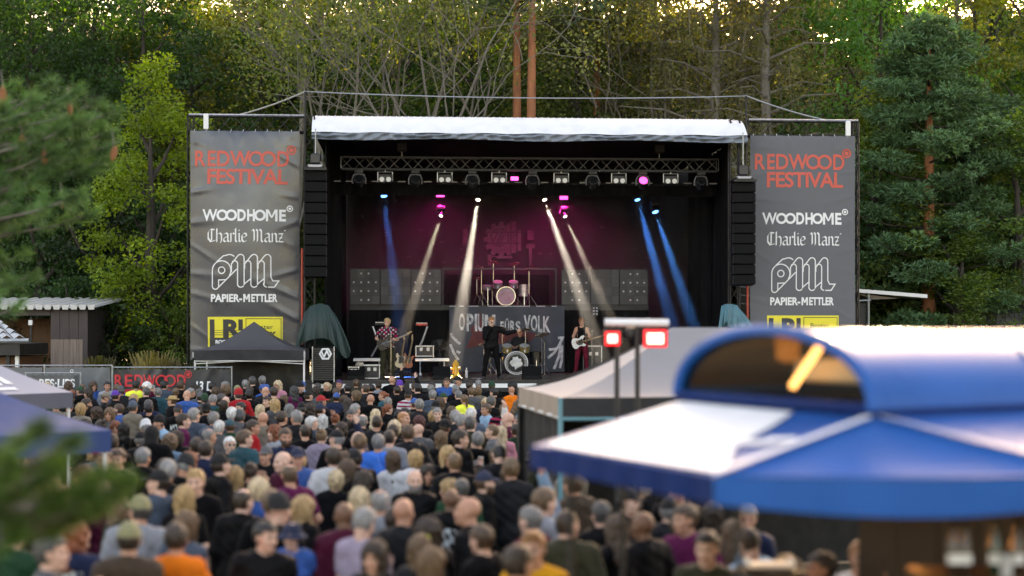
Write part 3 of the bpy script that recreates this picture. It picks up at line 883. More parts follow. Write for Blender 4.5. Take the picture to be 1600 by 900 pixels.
# banners ----------------------------------------------------------
PRRED = mat('print_coral_red', (.62,.09,.06), .55, var=.05)
PRWHT = mat('print_white', (.74,.75,.76), .5, var=.04)
PRYEL = mat('print_yellow', (.78,.66,.05), .5, var=.04)
BAN1 = mat('banner_gloss_black', (.032,.037,.050), .30, var=.15, scale=1.5, bump=.10, bscale=2.5, spec=.75, coat=.15)
BAN2 = mat('banner_matt_grey', (.105,.110,.125), .55, var=.08, scale=1.5, bump=.12, bscale=2.5, spec=.4)
PML = 'pm outline'
def blackletter(f, x0, x1, y0, y1):
    """words in broad-nib gothic strokes"""
    G_ = {'C': ([[(.55,.95),(.25,1.0),(.05,.75),(.05,.28),(.25,.02),(.6,.12)], [(.32,.95),(.32,.1)]], .68),
          'h': ([[(.05,1.05),(.05,.0)], [(.05,.58),(.3,.7),(.42,.55),(.42,.1),(.34,-.08)]], .52),
          'a': ([[(.08,.6),(.28,.7),(.4,.58),(.4,.1),(.5,.0)], [(.4,.42),(.12,.32),(.06,.12),(.2,0),(.4,.12)]], .54),
          'r': ([[(.0,.62),(.1,.68),(.1,0)], [(.1,.55),(.26,.7),(.36,.6)]], .40),
          'l': ([[(.06,1.05),(.06,.1),(.16,0)]], .24), 'i': ([[(.0,.62),(.1,.68),(.1,.1),(.2,0)], [(.08,.92),(.12,.88)]], .26),
          'e': ([[(.12,.34),(.42,.46),(.36,.66),(.2,.68),(.06,.5),(.06,.15),(.2,0),(.42,.1)]], .50),
          'M': ([[(.02,.85),(.12,1.0),(.2,.8),(.2,.1),(.1,0)], [(.2,.85),(.36,1.0),(.46,.85),(.46,.1),(.4,0)], [(.46,.85),(.62,1.0),(.76,.85),(.76,.1),(.86,0)]], .96),
          'n': ([[(0,.62),(.1,.68),(.1,0)], [(.1,.58),(.28,.7),(.4,.58),(.4,.1),(.5,0)]], .54),
          'z': ([[(.04,.66),(.36,.66),(.06,.05),(.4,.02)], [(.12,.34),(.32,.34)]], .46), ' ': ([], .3), '*': ([[(.04,.92),(.1,.9)]], .15)}
    W = sum(G_[c][1] for c in 'Charlie Manz*'); x = 0
    sx, sy = (x1-x0)/W, (y1-y0)/1.05
    for c in 'Charlie Manz*':
        segs = [[(x0 + (x+p[0])*sx, y0 + p[1]*sy) for p in sg] for sg in G_[c][0]]
        f.pen(segs, (.052*sx, .045*sy)); x += G_[c][1]
def arc(cx, cy, r, a0, a1, n=8): return [(cx + r*math.cos(R(a0+(a1-a0)*i/n)), cy + r*math.sin(R(a0+(a1-a0)*i/n))) for i in range(n+1)]
def pm_logo(f, x0, x1, y0, y1):
    # drawn in crop units (240..1095, 600..145), y down
    k = lambda p: (x0 + (p[0]-240)/855*(x1-x0), y1 - (p[1]-145)/455*(y1-y0))
    K = lambda L: [k(p) for p in L]
    w = (x1-x0)*.017
    A = lambda cx, cy, r, a0, a1, n=10: [(cx + r*math.cos(R(a0+(a1-a0)*i/n)), cy - r*math.sin(R(a0+(a1-a0)*i/n))) for i in range(n+1)]
    f.line(K(A(365,350,120,-35,180,16) + [(244,550)] + A(282,555,38,180,320,8) + [(560,335)]), w)
    f.line(K(A(365,350,42,0,360,18)[:-1]), w, closed=True)
    f.line(K([(415,470),(325,475),(325,560)]), w)
    f.line(K([(300,245)] + [(390,165)] + A(465,240,90,120,45,8)), w)
    for i, dx in enumerate((0, 170, 340)):
        f.line(K([(492+dx,375 if i == 0 else 330)] + [(492+dx,270)] + [(575+dx,165)] + A(610+dx,192,44,130,0,8) + ([(655+dx,540)] if i < 2 else [(655+dx,440),(680+dx,485),(755+dx,485),(700+dx,565),(620+dx,565)])), w)
        f.line(K([(500+dx,245)] + A(533+dx,268,38,120,0,6) + [(570+dx,520)] + (A(611+dx,525,42,180,330,8) if i < 2 else A(605+dx,520,44,180,270,5))), w)
        if i < 2: f.line(K([(650+dx,530),(735+dx,460)]), w)
def side_banner(px0, px1, y0, y1, m, seed, label, partial):
    v0 = WV - .30
    u0, u1 = uo(px0, v0), uo(px1, v0); W = u1-u0
    pm_ = (px0+px1)/2
    zt_, zb = at(pm_, y0, v0).z, at(pm_, y1, v0).z; Hh = zt_-zb
    r = random.Random(seed)
    folds = []
    for side in (0, 1):
        for i in range(9):
            y = (i+.5)/9*Hh + r.uniform(-.1,.1)
            folds.append((side*W, y, r.uniform(-.75,.25) if side == 0 else r.uniform(-.5,.6), r.uniform(.4,1.1), r.uniform(.006,.020), r.uniform(.03,.07)))
    for i in range(7):
        folds.append(((i+.5)/7*W, Hh, None, r.uniform(.25,.6), r.uniform(.012,.03), r.uniform(.05,.1)))
    def disp(x, y):
        d = (.17 if seed == 3 else .07)*math.sin(x/W*math.pi)*math.sin(y/Hh*math.pi)**.7 + .018*math.sin(x*1.9+y*.8+seed)
        for (fx, fy, sl, ln, am, wd_) in folds:
            if sl is None: t = fy - y; off = (x-fx) + .3*t*math.sin(fx*9)
            else:
                t = abs(x-fx); off = (y-fy) - sl*t
            if t < ln*2.2: d += am*math.exp(-(off/(wd_*(1+1.2*t)))**2)*math.exp(-(t/ln)**2)*(.35+min(1,t*6)*.65)
        return d
    def edge(x, y):
        sc_ = .012*math.sin(x/W*math.pi*7)**2
        return sc_
    t = thing('hanging_banner', label, 'banner', (u0+W/2, v0, zb), frame=SM)
    def surf(x, y, lift=0.0): return Vector((u0+x, v0 - disp(x, y) - lift, zb + y - (edge(x,y) if y > Hh*.98 else 0)))
    b = MB(); b.grid(lambda s, q: surf(W*s, Hh*q), 64, 120); b.build('banner_sheet', m, t, SM, smooth=True)
    # eyelets with lacing to the truss
    b = MB()
    for i in range(9):
        x = W*(i+.3)/9; p = surf(x, Hh-.03); b.tube(p, p+Vector((.01,.12,.09)), .008, n=5)
    o = b.build('lacing', WHT, t, SM); o['kind'] = 'stuff'
    # printing: rectangles are in photo pixels of this banner
    X = lambda px: uo(px, v0)-u0
    Y = lambda py: at(pm_, py, v0).z-zb
    def pr(name, fl, mm, lift=.010):
        fl.map(lambda x, y, l: surf(x, y, lift+l), name, mm, t, SM, .07)
    return X, Y, pr, t
# left banner
def letter_m(f, x0, x1, y0, y1, w):
    h = w*.5
    f.rect(x0, x0+w, y0, y1); f.rect(x1-w, x1, y0, y1, .0004)
    xm = (x0+x1)/2; ym = y0+(y1-y0)*.3
    f.add([(x0+w*.2,y1),(x0+w*1.2,y1),(xm+h*.7,ym),(xm-h*.7,ym)], [(0,1,2,3)], .0008); f.add([(x1-w*.2,y1),(x1-w*1.2,y1),(xm-h*.7,ym),(xm+h*.7,ym)], [(0,1,2,3)], .0012)
def sponsor_print(X, Y, pr, ox, oy, kx, left):
    x = lambda p: X(ox + p*kx)
    y = lambda p: Y(oy + p)
    f = Flat()
    # letters of the head line, spaced by hand with the two round ones interlocked
    spec = [('R',6,23),('E',26,38.5),('D',40.5,60.5),('W',60.5,92.5)]
    for c, a, d in spec: f.text(c, x(a), x(d), y(56), y(31.5), bold=.02)
    f.ring(x(101.5), y(43.7), abs(x(8)-x(0)), abs(x(12.2)-x(0)), lift=.0005)
    f.ring(x(120.5), y(43.7), abs(x(8)-x(0)), abs(x(12.2)-x(0)), lift=.001)
    f.text('D', x(134.5), x(153), y(56), y(31.5), bold=.02)
    f.ring(x(156.5), y(30), abs(x(166)-x(160))*.85, abs(x(167.5)-x(160)), n=24); f.disc(x(156.5), y(30), abs(x(163.5)-x(160)))
    f.text('FESTIVAL', x(25.5), x(151), y(84), y(59.5), bold=.024, spacing=.93)
    pr('headline_print', f, PRRED)
    f = Flat()
    for c, a, d in (('W',18,41.5),('D',73,86),('H',88,100),('E',137.5,148)): f.text(c, x(a), x(d), y(141.5), y(123), bold=.022 if c in 'MW' else .035)
    letter_m(f, x(117), x(135), y(141.5), y(123), abs(x(3.6)-x(0)))
    for k_, cx in enumerate((49, 63.5, 108)): f.ring(x(cx), y(132.2), abs(x(cx+5.2)-x(cx)), abs(x(cx+8.9)-x(cx)), n=26, lift=.0005*k_)
    f.ring(x(154), y(121.5), abs(x(161)-x(157.5)), abs(x(162.6)-x(157.5)), n=22); f.disc(x(154), y(121.5), abs(x(159.6)-x(157.5)))
    pr('second_line_print', f, PRWHT)
    f = Flat(); blackletter(f, x(26), x(148), y(174), y(153)); pr('gothic_print', f, PRWHT)
    f = Flat(); pm_logo(f, x(33), x(137), y(248.5), y(193)); pr('outline_logo_print', f, PRWHT)
    f = Flat(); f.text('PAPIER-', x(31), x(80), y(267.5), y(255), bold=.035); letter_m(f, x(82), x(92.5), y(267.5), y(255), abs(x(2.6)-x(0))); f.text('ETTLER', x(94.5), x(135), y(267.5), y(255), bold=.035); pr('caption_print', f, PRWHT)
    # yellow radio panel
    y0_ = y
    y = lambda p: y0_(p - (0 if left else 7))
    f = Flat(); f.rect(x(26), x(143), y(352), y(290.5)); pr('yellow_panel', f, PRYEL, .006)
    DK = mat('print_dark', (.03,.03,.032), .5)
    f = Flat(); f.rect(x(29), x(36.5), y(350), y(294.5)); f.rect(x(29), x(81), y(350), y(323)); f.rect(x(36.5),x(80),y(315.5),y(314.7)); f.rect(x(36.5),x(80),y(319),y(318.2)); f.rect(x(36.5),x(80),y(312),y(311.4))
    f.text('R', x(50), x(79), y(324), y(294.5), bold=.05); f.rect(x(74),x(81),y(312),y(294.5))
    f.line([(x(86),y(350)),(x(86),y(293.5)),(x(140.5),y(293.5)),(x(140.5),y(350)),(x(86),y(350))], abs(x(1)-x(0)))
    f.text('Bester', x(97), x(128), y(309.5), y(302.5)); f.text('ROCK', x(94), x(134), y(325), y(313.5), bold=.05); f.text('POP', x(100), x(134), y(338), y(328), bold=.05)
    pr('radio_print', f, DK, .011)
    f = Flat(); f.text('ROCKLAND', x(38), x(78), y(332.5), y(326.5), bold=.05); f.text('RADIO', x(38), x(78), y(346.5), y(334.5), bold=.05); pr('radio_white_print', f, PRWHT, .016)
X, Y, pr, _t = side_banner(297.5, 468, 204.5, 562, BAN1, 3, 'tall glossy black sponsor banner hanging behind the dark pop-up gazebo', False)
sponsor_print(X, Y, pr, 299, 204.5, 1.0, True)
X, Y, pr, _t = side_banner(1172, 1336, 212, 562, BAN2, 8, 'tall matt grey sponsor banner hanging behind the blue arched pavilion', True)
sponsor_print(X, Y, pr, 1173.5, 209.5, .952, False)

# overhead lighting ------------------------------------------------
vT = 2.0
a, c = at(533,256,vT), at(1121,262,vT); zT = at(826,257,vT).z
t = thing('lighting_truss', 'long aluminium lighting truss hanging under the stage roof', 'truss', ((a.x+c.x)/2, vT, zT-.18), frame=SM)
b = MB(); b.truss((a.x,vT,zT), (c.x,vT,zT), .32, .36, step=.36, rc=.026, rd=.012); b.build('girder', mat('dull_aluminium',(.10,.105,.11),.5,.7), t, SM)
for px in (628, 1030):
    q = at(px, 235, vT)
    b = MB(); b.box((q.x, vT, zT+.55), (.28,.25,.4), bev=.05); b.box((q.x+.1,vT-.1,zT+.75),(.12,.12,.12), bev=.02); b.build('hoist', BLKP, t, SM)
    b = MB(); b.tube((q.x,vT,zT+.18),(q.x,vT,ZT),.02); b.build('hoist_chain', STEEL, t, SM)
vB = 3.2
b = MB()
u0_, u1_ = uo(515,vB), uo(1118,vB); za, zb_ = at(826,289,vB).z, at(826,306,vB).z
b.grid(lambda s, q: Vector((u0_+(u1_-u0_)*s, vB+.03*math.sin(s*150), za+(zb_-za)*q)), 200, 3)
b.build('border_curtain', CLOTHB, st, SM, smooth=True)
b = MB(); b.tube((u0_,vB,za+.05),(u1_,vB,za+.05),.03); b.build('border_pipe', BLK, st, SM)
for i in range(30):
    px = 520+20.3*i
    if i % 7 == 4: continue
    q = at(px, 284, vB-.05)
    b = MB(); b.bx(q.x, q.x+.24, vB-.06, vB-.03, za+.055, za+.095); b.build('cleat_tape', mat('grey_tape',(.35,.33,.35),.5), st, SM)

LENSD = mat('lens_dark', (.02,.022,.026), .08, spec=.8)
LENSW = mat('reflector_white', (.42,.43,.46), .3, .3)
YOKE = mat('yoke_grey', (.11,.11,.12), .5, .3)
def moving_head(px, lit=None, k=0):
    q = at(px, 280, vT-.05)
    t = thing('moving_head_light', ('moving head light glowing pink under the truss' if lit else '%s dark moving head light along the truss, counted from the guitarist side' % ['first','second','third','fourth','fifth','sixth','seventh'][k]), 'stage light', (q.x, vT-.05, zT-.2), frame=SM, group='stage lights under the truss')
    u, v, z = q.x, vT-.05, zT-.2
    b = MB(); b.box((u,v,z-.05),(.24,.2,.12),bev=.02); b.tube((u,v,z),(u,v,z+.06),.03); b.build('base', BLKP, t, SM)
    b = MB(); b.path([(u-.19,v,z-.42),(u-.20,v,z-.28),(u-.15,v,z-.15),(u,v,z-.12),(u+.15,v,z-.15),(u+.20,v,z-.28),(u+.19,v,z-.42)], .028, 6); b.build('yoke', YOKE, t, SM)
    M = Matrix.Rotation(R(62), 3, 'X')
    b = MB(); b.lathe([(.10,-.2),(.13,-.12),(.145,.1),(.15,.16),(.13,.165)], (u,v-.02,z-.36), 20, M); b.build('head', BLKP, t, SM, smooth=True)
    b = MB(); b.lathe([(0,.0),(.125,.0)], (u,v-.02,z-.36)+0*Vector((0,0,0)) if False else Vector((u,v-.02,z-.36))+M@Vector((0,0,.168)), 20, M); b.build('lens', emis('lamp_pink',(1,.05,.55),1.1) if lit else LENSD, t, SM)
def twin_blinder(px, k=0):
    q = at(px, 275, vT-.05); u, v, z = q.x, vT-.05, zT-.2
    t = thing('twin_blinder_light', '%s square twin blinder along the truss, counted from the guitarist side' % ['first','second','third','fourth','fifth','sixth','seventh'][k], 'stage light', (u, v, z), frame=SM, group='twin blinders under the truss')
    b = MB()
    b.tube((u,v,z+.02),(u,v,z-.06),.02)
    for (p, q_) in (((-.22,-.06),(.22,-.06)),((-.22,-.06),(-.22,-.33)),((.22,-.06),(.22,-.33))): b.tube((u+p[0],v,z+p[1]),(u+q_[0],v,z+q_[1]),.016,n=6)
    b.build('bracket', ALU, t, SM)
    b = MB(); b.box((u,v+.02,z-.25),(.40,.16,.26),bev=.02); b.build('housing', BLKP, t, SM)
    for s_ in (-1,1):
        b = MB(); b.lathe([(0,0),(.05,.012),(.075,.04)], (u+s_*.10,v-.065,z-.29), 18, Matrix.Rotation(R(90),3,'X')); b.build('reflector', LENSW, t, SM, smooth=True)
for k, px in enumerate((561, 649, 738, 832, 926, 1095)): moving_head(px, k=k)
moving_head(1004, lit=True)
for k, px in enumerate((602, 695, 780, 877, 967, 1048)): twin_blinder(px, k)
def flood(px, py, v, w, label, spot=None):
    q = at(px, py, v)
    t = thing('led_flood_light', label, 'stage light', (q.x, v, q.z), frame=SM)
    b = MB(); b.box((q.x,v+.06,q.z),(w+.06,.1,.17),bev=.02); b.tube((q.x,v+.06,q.z),(q.x,v+.06,q.z+.3),.02); b.build('housing', BLKP, t, SM)
    b = MB(); b.box((q.x,v,q.z),(w,.015,.11),bev=.004); b.build('led_face', emis('lamp_pink',(1,.05,.55),1.1), t, SM)
    if spot:
        l = bpy.data.lights.new('pink_wash','SPOT'); l.energy = spot; l.color = (1,.03,.5); l.spot_size = R(115); l.spot_blend = .8; l.shadow_soft_size = .1
        o = bpy.data.objects.new('pink_wash', l); COL.objects.link(o); o.parent = t
        o.matrix_local = Matrix.Translation((0,.14,-.12)) @ (Vector((0,.55,-.6)).to_track_quat('-Z','Y').to_matrix().to_4x4())
flood(804, 279, vT+.3, .22, 'lit pink flood light above the border curtain, beside a twin blinder')
flood(688, 305, 6.0, .26, 'lit pink flood light peeping below the border curtain above the drum risers', 95)
flood(881, 309, 6.0, .26, 'lit pink flood light near the white beam on the bass player side', 140)
def beam_light(px, py, px2, py2, v, col, power, size, disc, label, tilt=-2.0):
    q = at(px, py, v); e = at(px2, py2, v + tilt)
    d = (e - q).normalized()
    t = thing('beam_light', label, 'stage light', tuple(q), frame=SM)
    M = d.to_track_quat('Z', 'Y').to_matrix()
    b = MB(); b.lathe([(.06,-.32),(.11,-.26),(disc+.025,-.05),(disc+.03,0),(disc+.005,.004)], q, 18, M); b.build('head', BLKP, t, SM, smooth=True)
    b = MB(); b.path([q+M@Vector((-.17,0,-.1)), q+Vector((-.16,.05,.2)), q+Vector((.16,.05,.2)), q+M@Vector((.17,0,-.1))], .022, 6); b.box(q+Vector((0,.05,.26)),(.26,.2,.12),bev=.02); b.build('yoke', BLKP, t, SM)
    b = MB(); b.lathe([(0,.008),(disc,.008)], q, 20, M); b.build('lens', emis('lamp_%s' % label.split()[1], col, 1.6), t, SM)
    l = bpy.data.lights.new('beam','SPOT'); l.energy = power; l.color = col; l.spot_size = R(size); l.spot_blend = .5; l.shadow_soft_size = disc*.9
    o = bpy.data.objects.new('beam', l); COL.objects.link(o); o.parent = t
    o.matrix_local = Matrix.Translation(d*.02) @ d.to_track_quat('-Z','Y').to_matrix().to_4x4()
BW = 38000
beam_light(747, 312, 726, 450, 6.0, (.85,.95,.95), BW*1.3, 6.0, .07, 'bright white beam light slanting down to the big drum riser')
beam_light(689, 337, 640, 490, 6.2, (.85,.90,.85), BW*.42, 6.0, .06, 'dimmer white beam light slanting towards the guitarist')
beam_light(851, 312, 905, 460, 6.0, (.85,.95,.95), BW*1.3, 6.0, .07, 'bright white beam light slanting to the bass player side')
beam_light(883, 338, 942, 470, 6.2, (.85,.90,.85), BW*.40, 6.0, .06, 'dimmer white beam light slanting to the bass player amplifier')
beam_light(600, 306, 622, 490, 5.5, (.02,.22,1), BW*.35, 6.0, .10, 'dim blue beam light above the guitarist')
beam_light(996, 312, 1048, 500, 5.5, (.01,.24,1), BW*.95, 6.0, .09, 'tall blue beam light above the bass player side')
beam_light(1024, 331, 1084, 510, 5.0, (.01,.26,1), BW*.95, 6.0, .10, 'round blue beam light facing out beside the right curtain')

# risers, panels ---------------------------------------------------
vR = 6.5
uA, uB = uo(546, vR), uo(1013, vR); zR = at(780, 477, vR).z
t = thing('drum_riser', 'high black drum riser with cloth front across the stage back', 'riser', ((uA+uB)/2, vR+1.5, DZ), frame=SM)
b = MB(); b.bx(uA, uB, vR+.02, 9.7, zR-.16, zR); b.build('riser_deck', BLKP, t, SM)
b = MB(); b.grid(lambda s, q: Vector((uA+(uB-uA)*s, vR+.06+.02*math.sin(s*170), DZ+(zR-.16-DZ)*q)), 240, 3); b.build('riser_cloth', CLOTHB, t, SM, smooth=True)
for (p0, p1) in ((702,712),(717,724),(731,748),(762,828),(838,852),(862,870)):
    b = MB(); b.bx(uo(p0,vR), uo(p1,vR), vR-.03, vR+.015, zR-.07, zR-.02); b.build('edge_strip', mat('white_tape',(.5,.5,.52),.5), t, SM)
LEDP = mat('led_panel_grey', (.036,.037,.040), .5, var=.2, scale=3)
LEDP2 = mat('led_panel_grey_light', (.055,.056,.060), .5, var=.2, scale=3)
DOTM = mat('led_lens', (.5,.5,.52), .3, var=0)
dot = None
def led_panel(px0, px1, dots, i, label):
    u0, u1 = uo(px0, vR-.05), uo(px1, vR-.05); z1 = at(780,420,vR-.05).z; z0 = zR-.0
    t = thing('matrix_light', label, 'light panel', ((u0+u1)/2, vR-.02, z0), frame=SM, group='matrix panels on the riser edge')
    b = MB(); b.bx(u0+.008, u1-.008, vR-.02, vR+.14, z0+.006, z1); b.build('frame', BLK, t, SM)
    r = random.Random(i); n = 4
    for a in range(n):
        for c in range(n):
            x0 = u0+.02+(u1-u0-.04)*a/n; x1 = u0+.02+(u1-u0-.04)*(a+1)/n; y0 = z0+.03+(z1-z0-.05)*c/n; y1 = z0+.03+(z1-z0-.05)*(c+1)/n
            b = MB(); b.bx(x0+.004, x1-.004, vR-.032-.004*r.random(), vR-.021, y0+.004, y1-.004); tl = b.build('tile', LEDP2 if r.random() < .3 else LEDP, t, SM)
            if dots and not (a in (0,3) and c in (0,3)):
                b = MB(); b.lathe([(.034,0),(.026,.012),(0,.014)], ((x0+x1)/2, vR-.035, (y0+y1)/2), 10, Matrix.Rotation(R(90),3,'X')); b.build('lamp_dot', DOTM, tl, SM)
for i, (p0, p1, d_) in enumerate(((546,594,1),(594,642,0),(642,690,1),(877,922.5,1),(922.5,968,0),(968,1013,1))):
    led_panel(p0, p1, d_, i, ('grey matrix panel with twelve dots, %s side, %s the drums' % ('guitarist' if i < 3 else 'bass player', 'next to' if i in (2,3) else 'far from')) if d_ else ('plain grey matrix panel between two dotted panels, %s side' % ('guitarist' if i < 3 else 'bass player')))
FRM = mat('frame_grey', (.05,.05,.055), .5, .4)
t = thing('backline_frame', 'black cloth screen with thin grey frame behind the drum riser kit', 'screen', (uo(780,8.3), 8.3, zR), frame=SM)
b = MB()
fr0, fr1 = uo(691,7.2), uo(870,7.2); fz1 = at(780,421,7.2).z
for (x0,x1) in ((fr0,fr0+.05),(fr1-.05,fr1)): b.bx(x0,x1,7.2,7.25,zR,fz1)
b.bx(fr0,fr1,7.2,7.25,fz1,fz1+.05); b.build('frame', FRM, t, SM)
b = MB(); b.bx(fr0+.05,fr1-.05,9.55,9.6,zR,fz1-.1); b.build('cloth', CLOTHB, t, SM)
# printed backdrop motif
v_ = 9.85
BPR = mat('backdrop_print', (.055,.048,.048), .8, var=.7, scale=3)
f = Flat(); t = thing('backdrop_motif', 'faint grey gear and tower print on the dark backdrop cloth', 'backdrop', (uo(792,v_), v_, 5.0), frame=SM)
UX = lambda px: uo(px, v_); UY = lambda py: at(790, py, v_).z
r0 = abs(UX(795)-UX(772))
f.disc(UX(783), UY(374), r0*.96, n=40)
for k in range(12):
    a_ = R(30*k); cx, cy_ = UX(783)+r0*1.02*math.cos(a_), UY(374)+r0*1.02*math.sin(a_)
    f.add([(cx+.12*math.cos(a_+q), cy_+.12*math.sin(a_+q)) for q in (.78,2.36,3.93,5.5)], [(0,1,2,3)], .001)
for (x0,x1,y0,y1) in ((798,806,346,395),(809,814,360,392),(723,731,358,385),(824,834,360,375),(822,836,381,388),(826,831,388,415),(762,768,398,415),(775,800,400,404)): f.rect(UX(x0),UX(x1),UY(y1),UY(y0),lift=.003)
rr_ = random.Random(5)
for k in range(46):
    x_ = rr_.uniform(560,1010); y_ = rr_.uniform(345,412); f.rect(UX(x_),UX(x_+rr_.uniform(1,9)),UY(y_+rr_.uniform(.6,2.2)),UY(y_),lift=.002)
f.map(lambda x, y, l: Vector((x, v_-.02-l, y)), 'print', BPR, t, SM)
f = Flat(); X_ = UX; Y_ = UY
hexp = [(767,368),(772,360),(786,357),(794,364),(794,378),(788,381),(780,386),(770,380)]
f.line([(X_(p[0]),Y_(p[1])) for p in hexp], .05, closed=True)
f.line([(X_(786),Y_(358)),(X_(776),Y_(384))], .05); f.line([(X_(780),Y_(358)),(X_(770),Y_(378))], .04); f.line([(X_(788),Y_(366)),(X_(780),Y_(384))], .04)
for (x0,y0,x1,y1) in ((760,363,815,363),(760,380,815,380),(798,345,798,400),(808,348,808,398)): f.line([(X_(x0),Y_(y0)),(X_(x1),Y_(y1))], .045)
f.map(lambda x, y, l: Vector((x, v_-.04-l, y)), 'emblem_lines', mat('print_dark2',(.012,.011,.012),.7), t, SM)

# band banner
vO = 6.2
o0, o1 = uo(702, vO), uo(882, vO); oz1, oz0 = at(790,479,vO).z, DZ+.03
t = thing('band_banner', 'dark blue grey cloth banner with white band lettering hung from the riser', 'banner', ((o0+o1)/2, vO, DZ), frame=SM)
def osurf(x, y, l=0): return Vector((x, vO + .035*math.sin(x*3.1+y) + .02*math.sin(x*8+y*3) - l, y))
b = MB(); b.grid(lambda s, q: osurf(o0+(o1-o0)*s, oz0+(oz1-oz0)*q), 60, 24); b.build('cloth', mat('banner_slate', (.048,.056,.075), .8, var=.3, scale=2.5, bump=.2, bscale=5), t, SM, smooth=True)
OX = lambda cx: uo(690+cx/6.925, vO); OY = lambda cy: at(790, 470+cy/6.925, vO).z
f = Flat()
for c, x0, x1, y0, y1 in (('O',188,250,138,322),('P',270,345,140,330),('I',358,385,142,330),('U',392,455,140,332),('F',637,672,222,338),('Ü',684,732,190,338),('R',742,795,215,340),('S',800,852,218,340),
                          ('V',888,962,155,330),('O',965,1035,158,335),('L',1042,1090,160,340),('K',1098,1178,165,345)):
    f.text(c, OX(x0), OX(x1), OY(y1), OY(y0), bold=.03)
letter_m(f, OX(465), OX(582), OY(330), OY(150), abs(OX(28)-OX(0)))
DIST = mat('print_distressed', (.50,.51,.55), .7, var=.5, scale=7, dirt=((.06,.07,.09), 6, .8))
f.map(lambda x, y, l: osurf(x, y, .012+l), 'lettering', DIST, t, SM)
f = Flat()
f.add([(OX(p[0]),OY(p[1])) for p in ((415,100),(440,260),(560,300),(900,330),(1040,360),(960,440),(760,420),(640,470),(470,430),(420,480),(265,520),(330,360),(310,300),(350,260))], [tuple(range(14))])
f.map(lambda x, y, l: osurf(x, y, .006), 'red_star_print', mat('print_dull_red',(.13,.028,.03),.8,var=.4,scale=5), t, SM)
f = Flat()
for arm_ in ([(100,350),(120,390),(200,470)],[(95,470),(130,560),(180,640)],[(160,545),(200,565)],[(1260,400),(1310,400),(1280,470),(1220,560),(1150,620)],[(1290,470),(1270,600),(1215,740)],[(1305,480),(1300,640),(1280,730)],[(1240,520),(1160,530)]):
    f.line([(OX(p[0]),OY(p[1])) for p in arm_], .085)
f.map(lambda x, y, l: osurf(x, y, .009), 'hand_print', DIST, t, SM)

# stage smoke in the lamp light
b = MB(); b.bx(uo(520,2.5), uo(1100,9.6), 1.6, 9.7, DZ+.05, ZT-.05)
o = b.build('stage_smoke', None, None, SM)
m = bpy.data.materials.new('thin_smoke'); m.use_nodes = True; n_ = m.node_tree.nodes; n_.remove(n_['Principled BSDF'])
pv = n_.new('ShaderNodeVolumePrincipled'); pv.inputs['Density'].default_value = .010; pv.inputs['Color'].default_value = (.9,.9,.9,1); pv.inputs['Anisotropy'].default_value = .2
_tc = n_.new('ShaderNodeTexCoord'); _sx = n_.new('ShaderNodeSeparateXYZ'); _mr = n_.new('ShaderNodeMapRange'); _mr.interpolation_type = 'SMOOTHSTEP'
_nz = n_.new('ShaderNodeTexNoise'); _nz.inputs['Scale'].default_value = .9; _nz.inputs['Detail'].default_value = 2
_m2 = n_.new('ShaderNodeMapRange'); _m2.inputs[1].default_value = .3; _m2.inputs[2].default_value = .7; _m2.inputs[3].default_value = .45; _m2.inputs[4].default_value = 1.6
_mu = n_.new('ShaderNodeMath'); _mu.operation = 'MULTIPLY'
_lk = m.node_tree.links; _lk.new(_tc.outputs['Object'], _sx.inputs[0]); _lk.new(_sx.outputs['Z'], _mr.inputs[0]); _lk.new(_tc.outputs['Object'], _nz.inputs['Vector'])
_mr.inputs[1].default_value = 2.2; _mr.inputs[2].default_value = 5.6; _mr.inputs[3].default_value = .002; _mr.inputs[4].default_value = .0085
_lk.new(_nz.outputs[0], _m2.inputs[0]); _lk.new(_mr.outputs[0], _mu.inputs[0]); _lk.new(_m2.outputs[0], _mu.inputs[1]); _lk.new(_mu.outputs[0], pv.inputs['Density'])
m.node_tree.links.new(pv.outputs[0], n_['Material Output'].inputs['Volume']); o.data.materials.append(m)
tag(o, 'thin smoke hanging in the stage lights', None, kind='stuff')
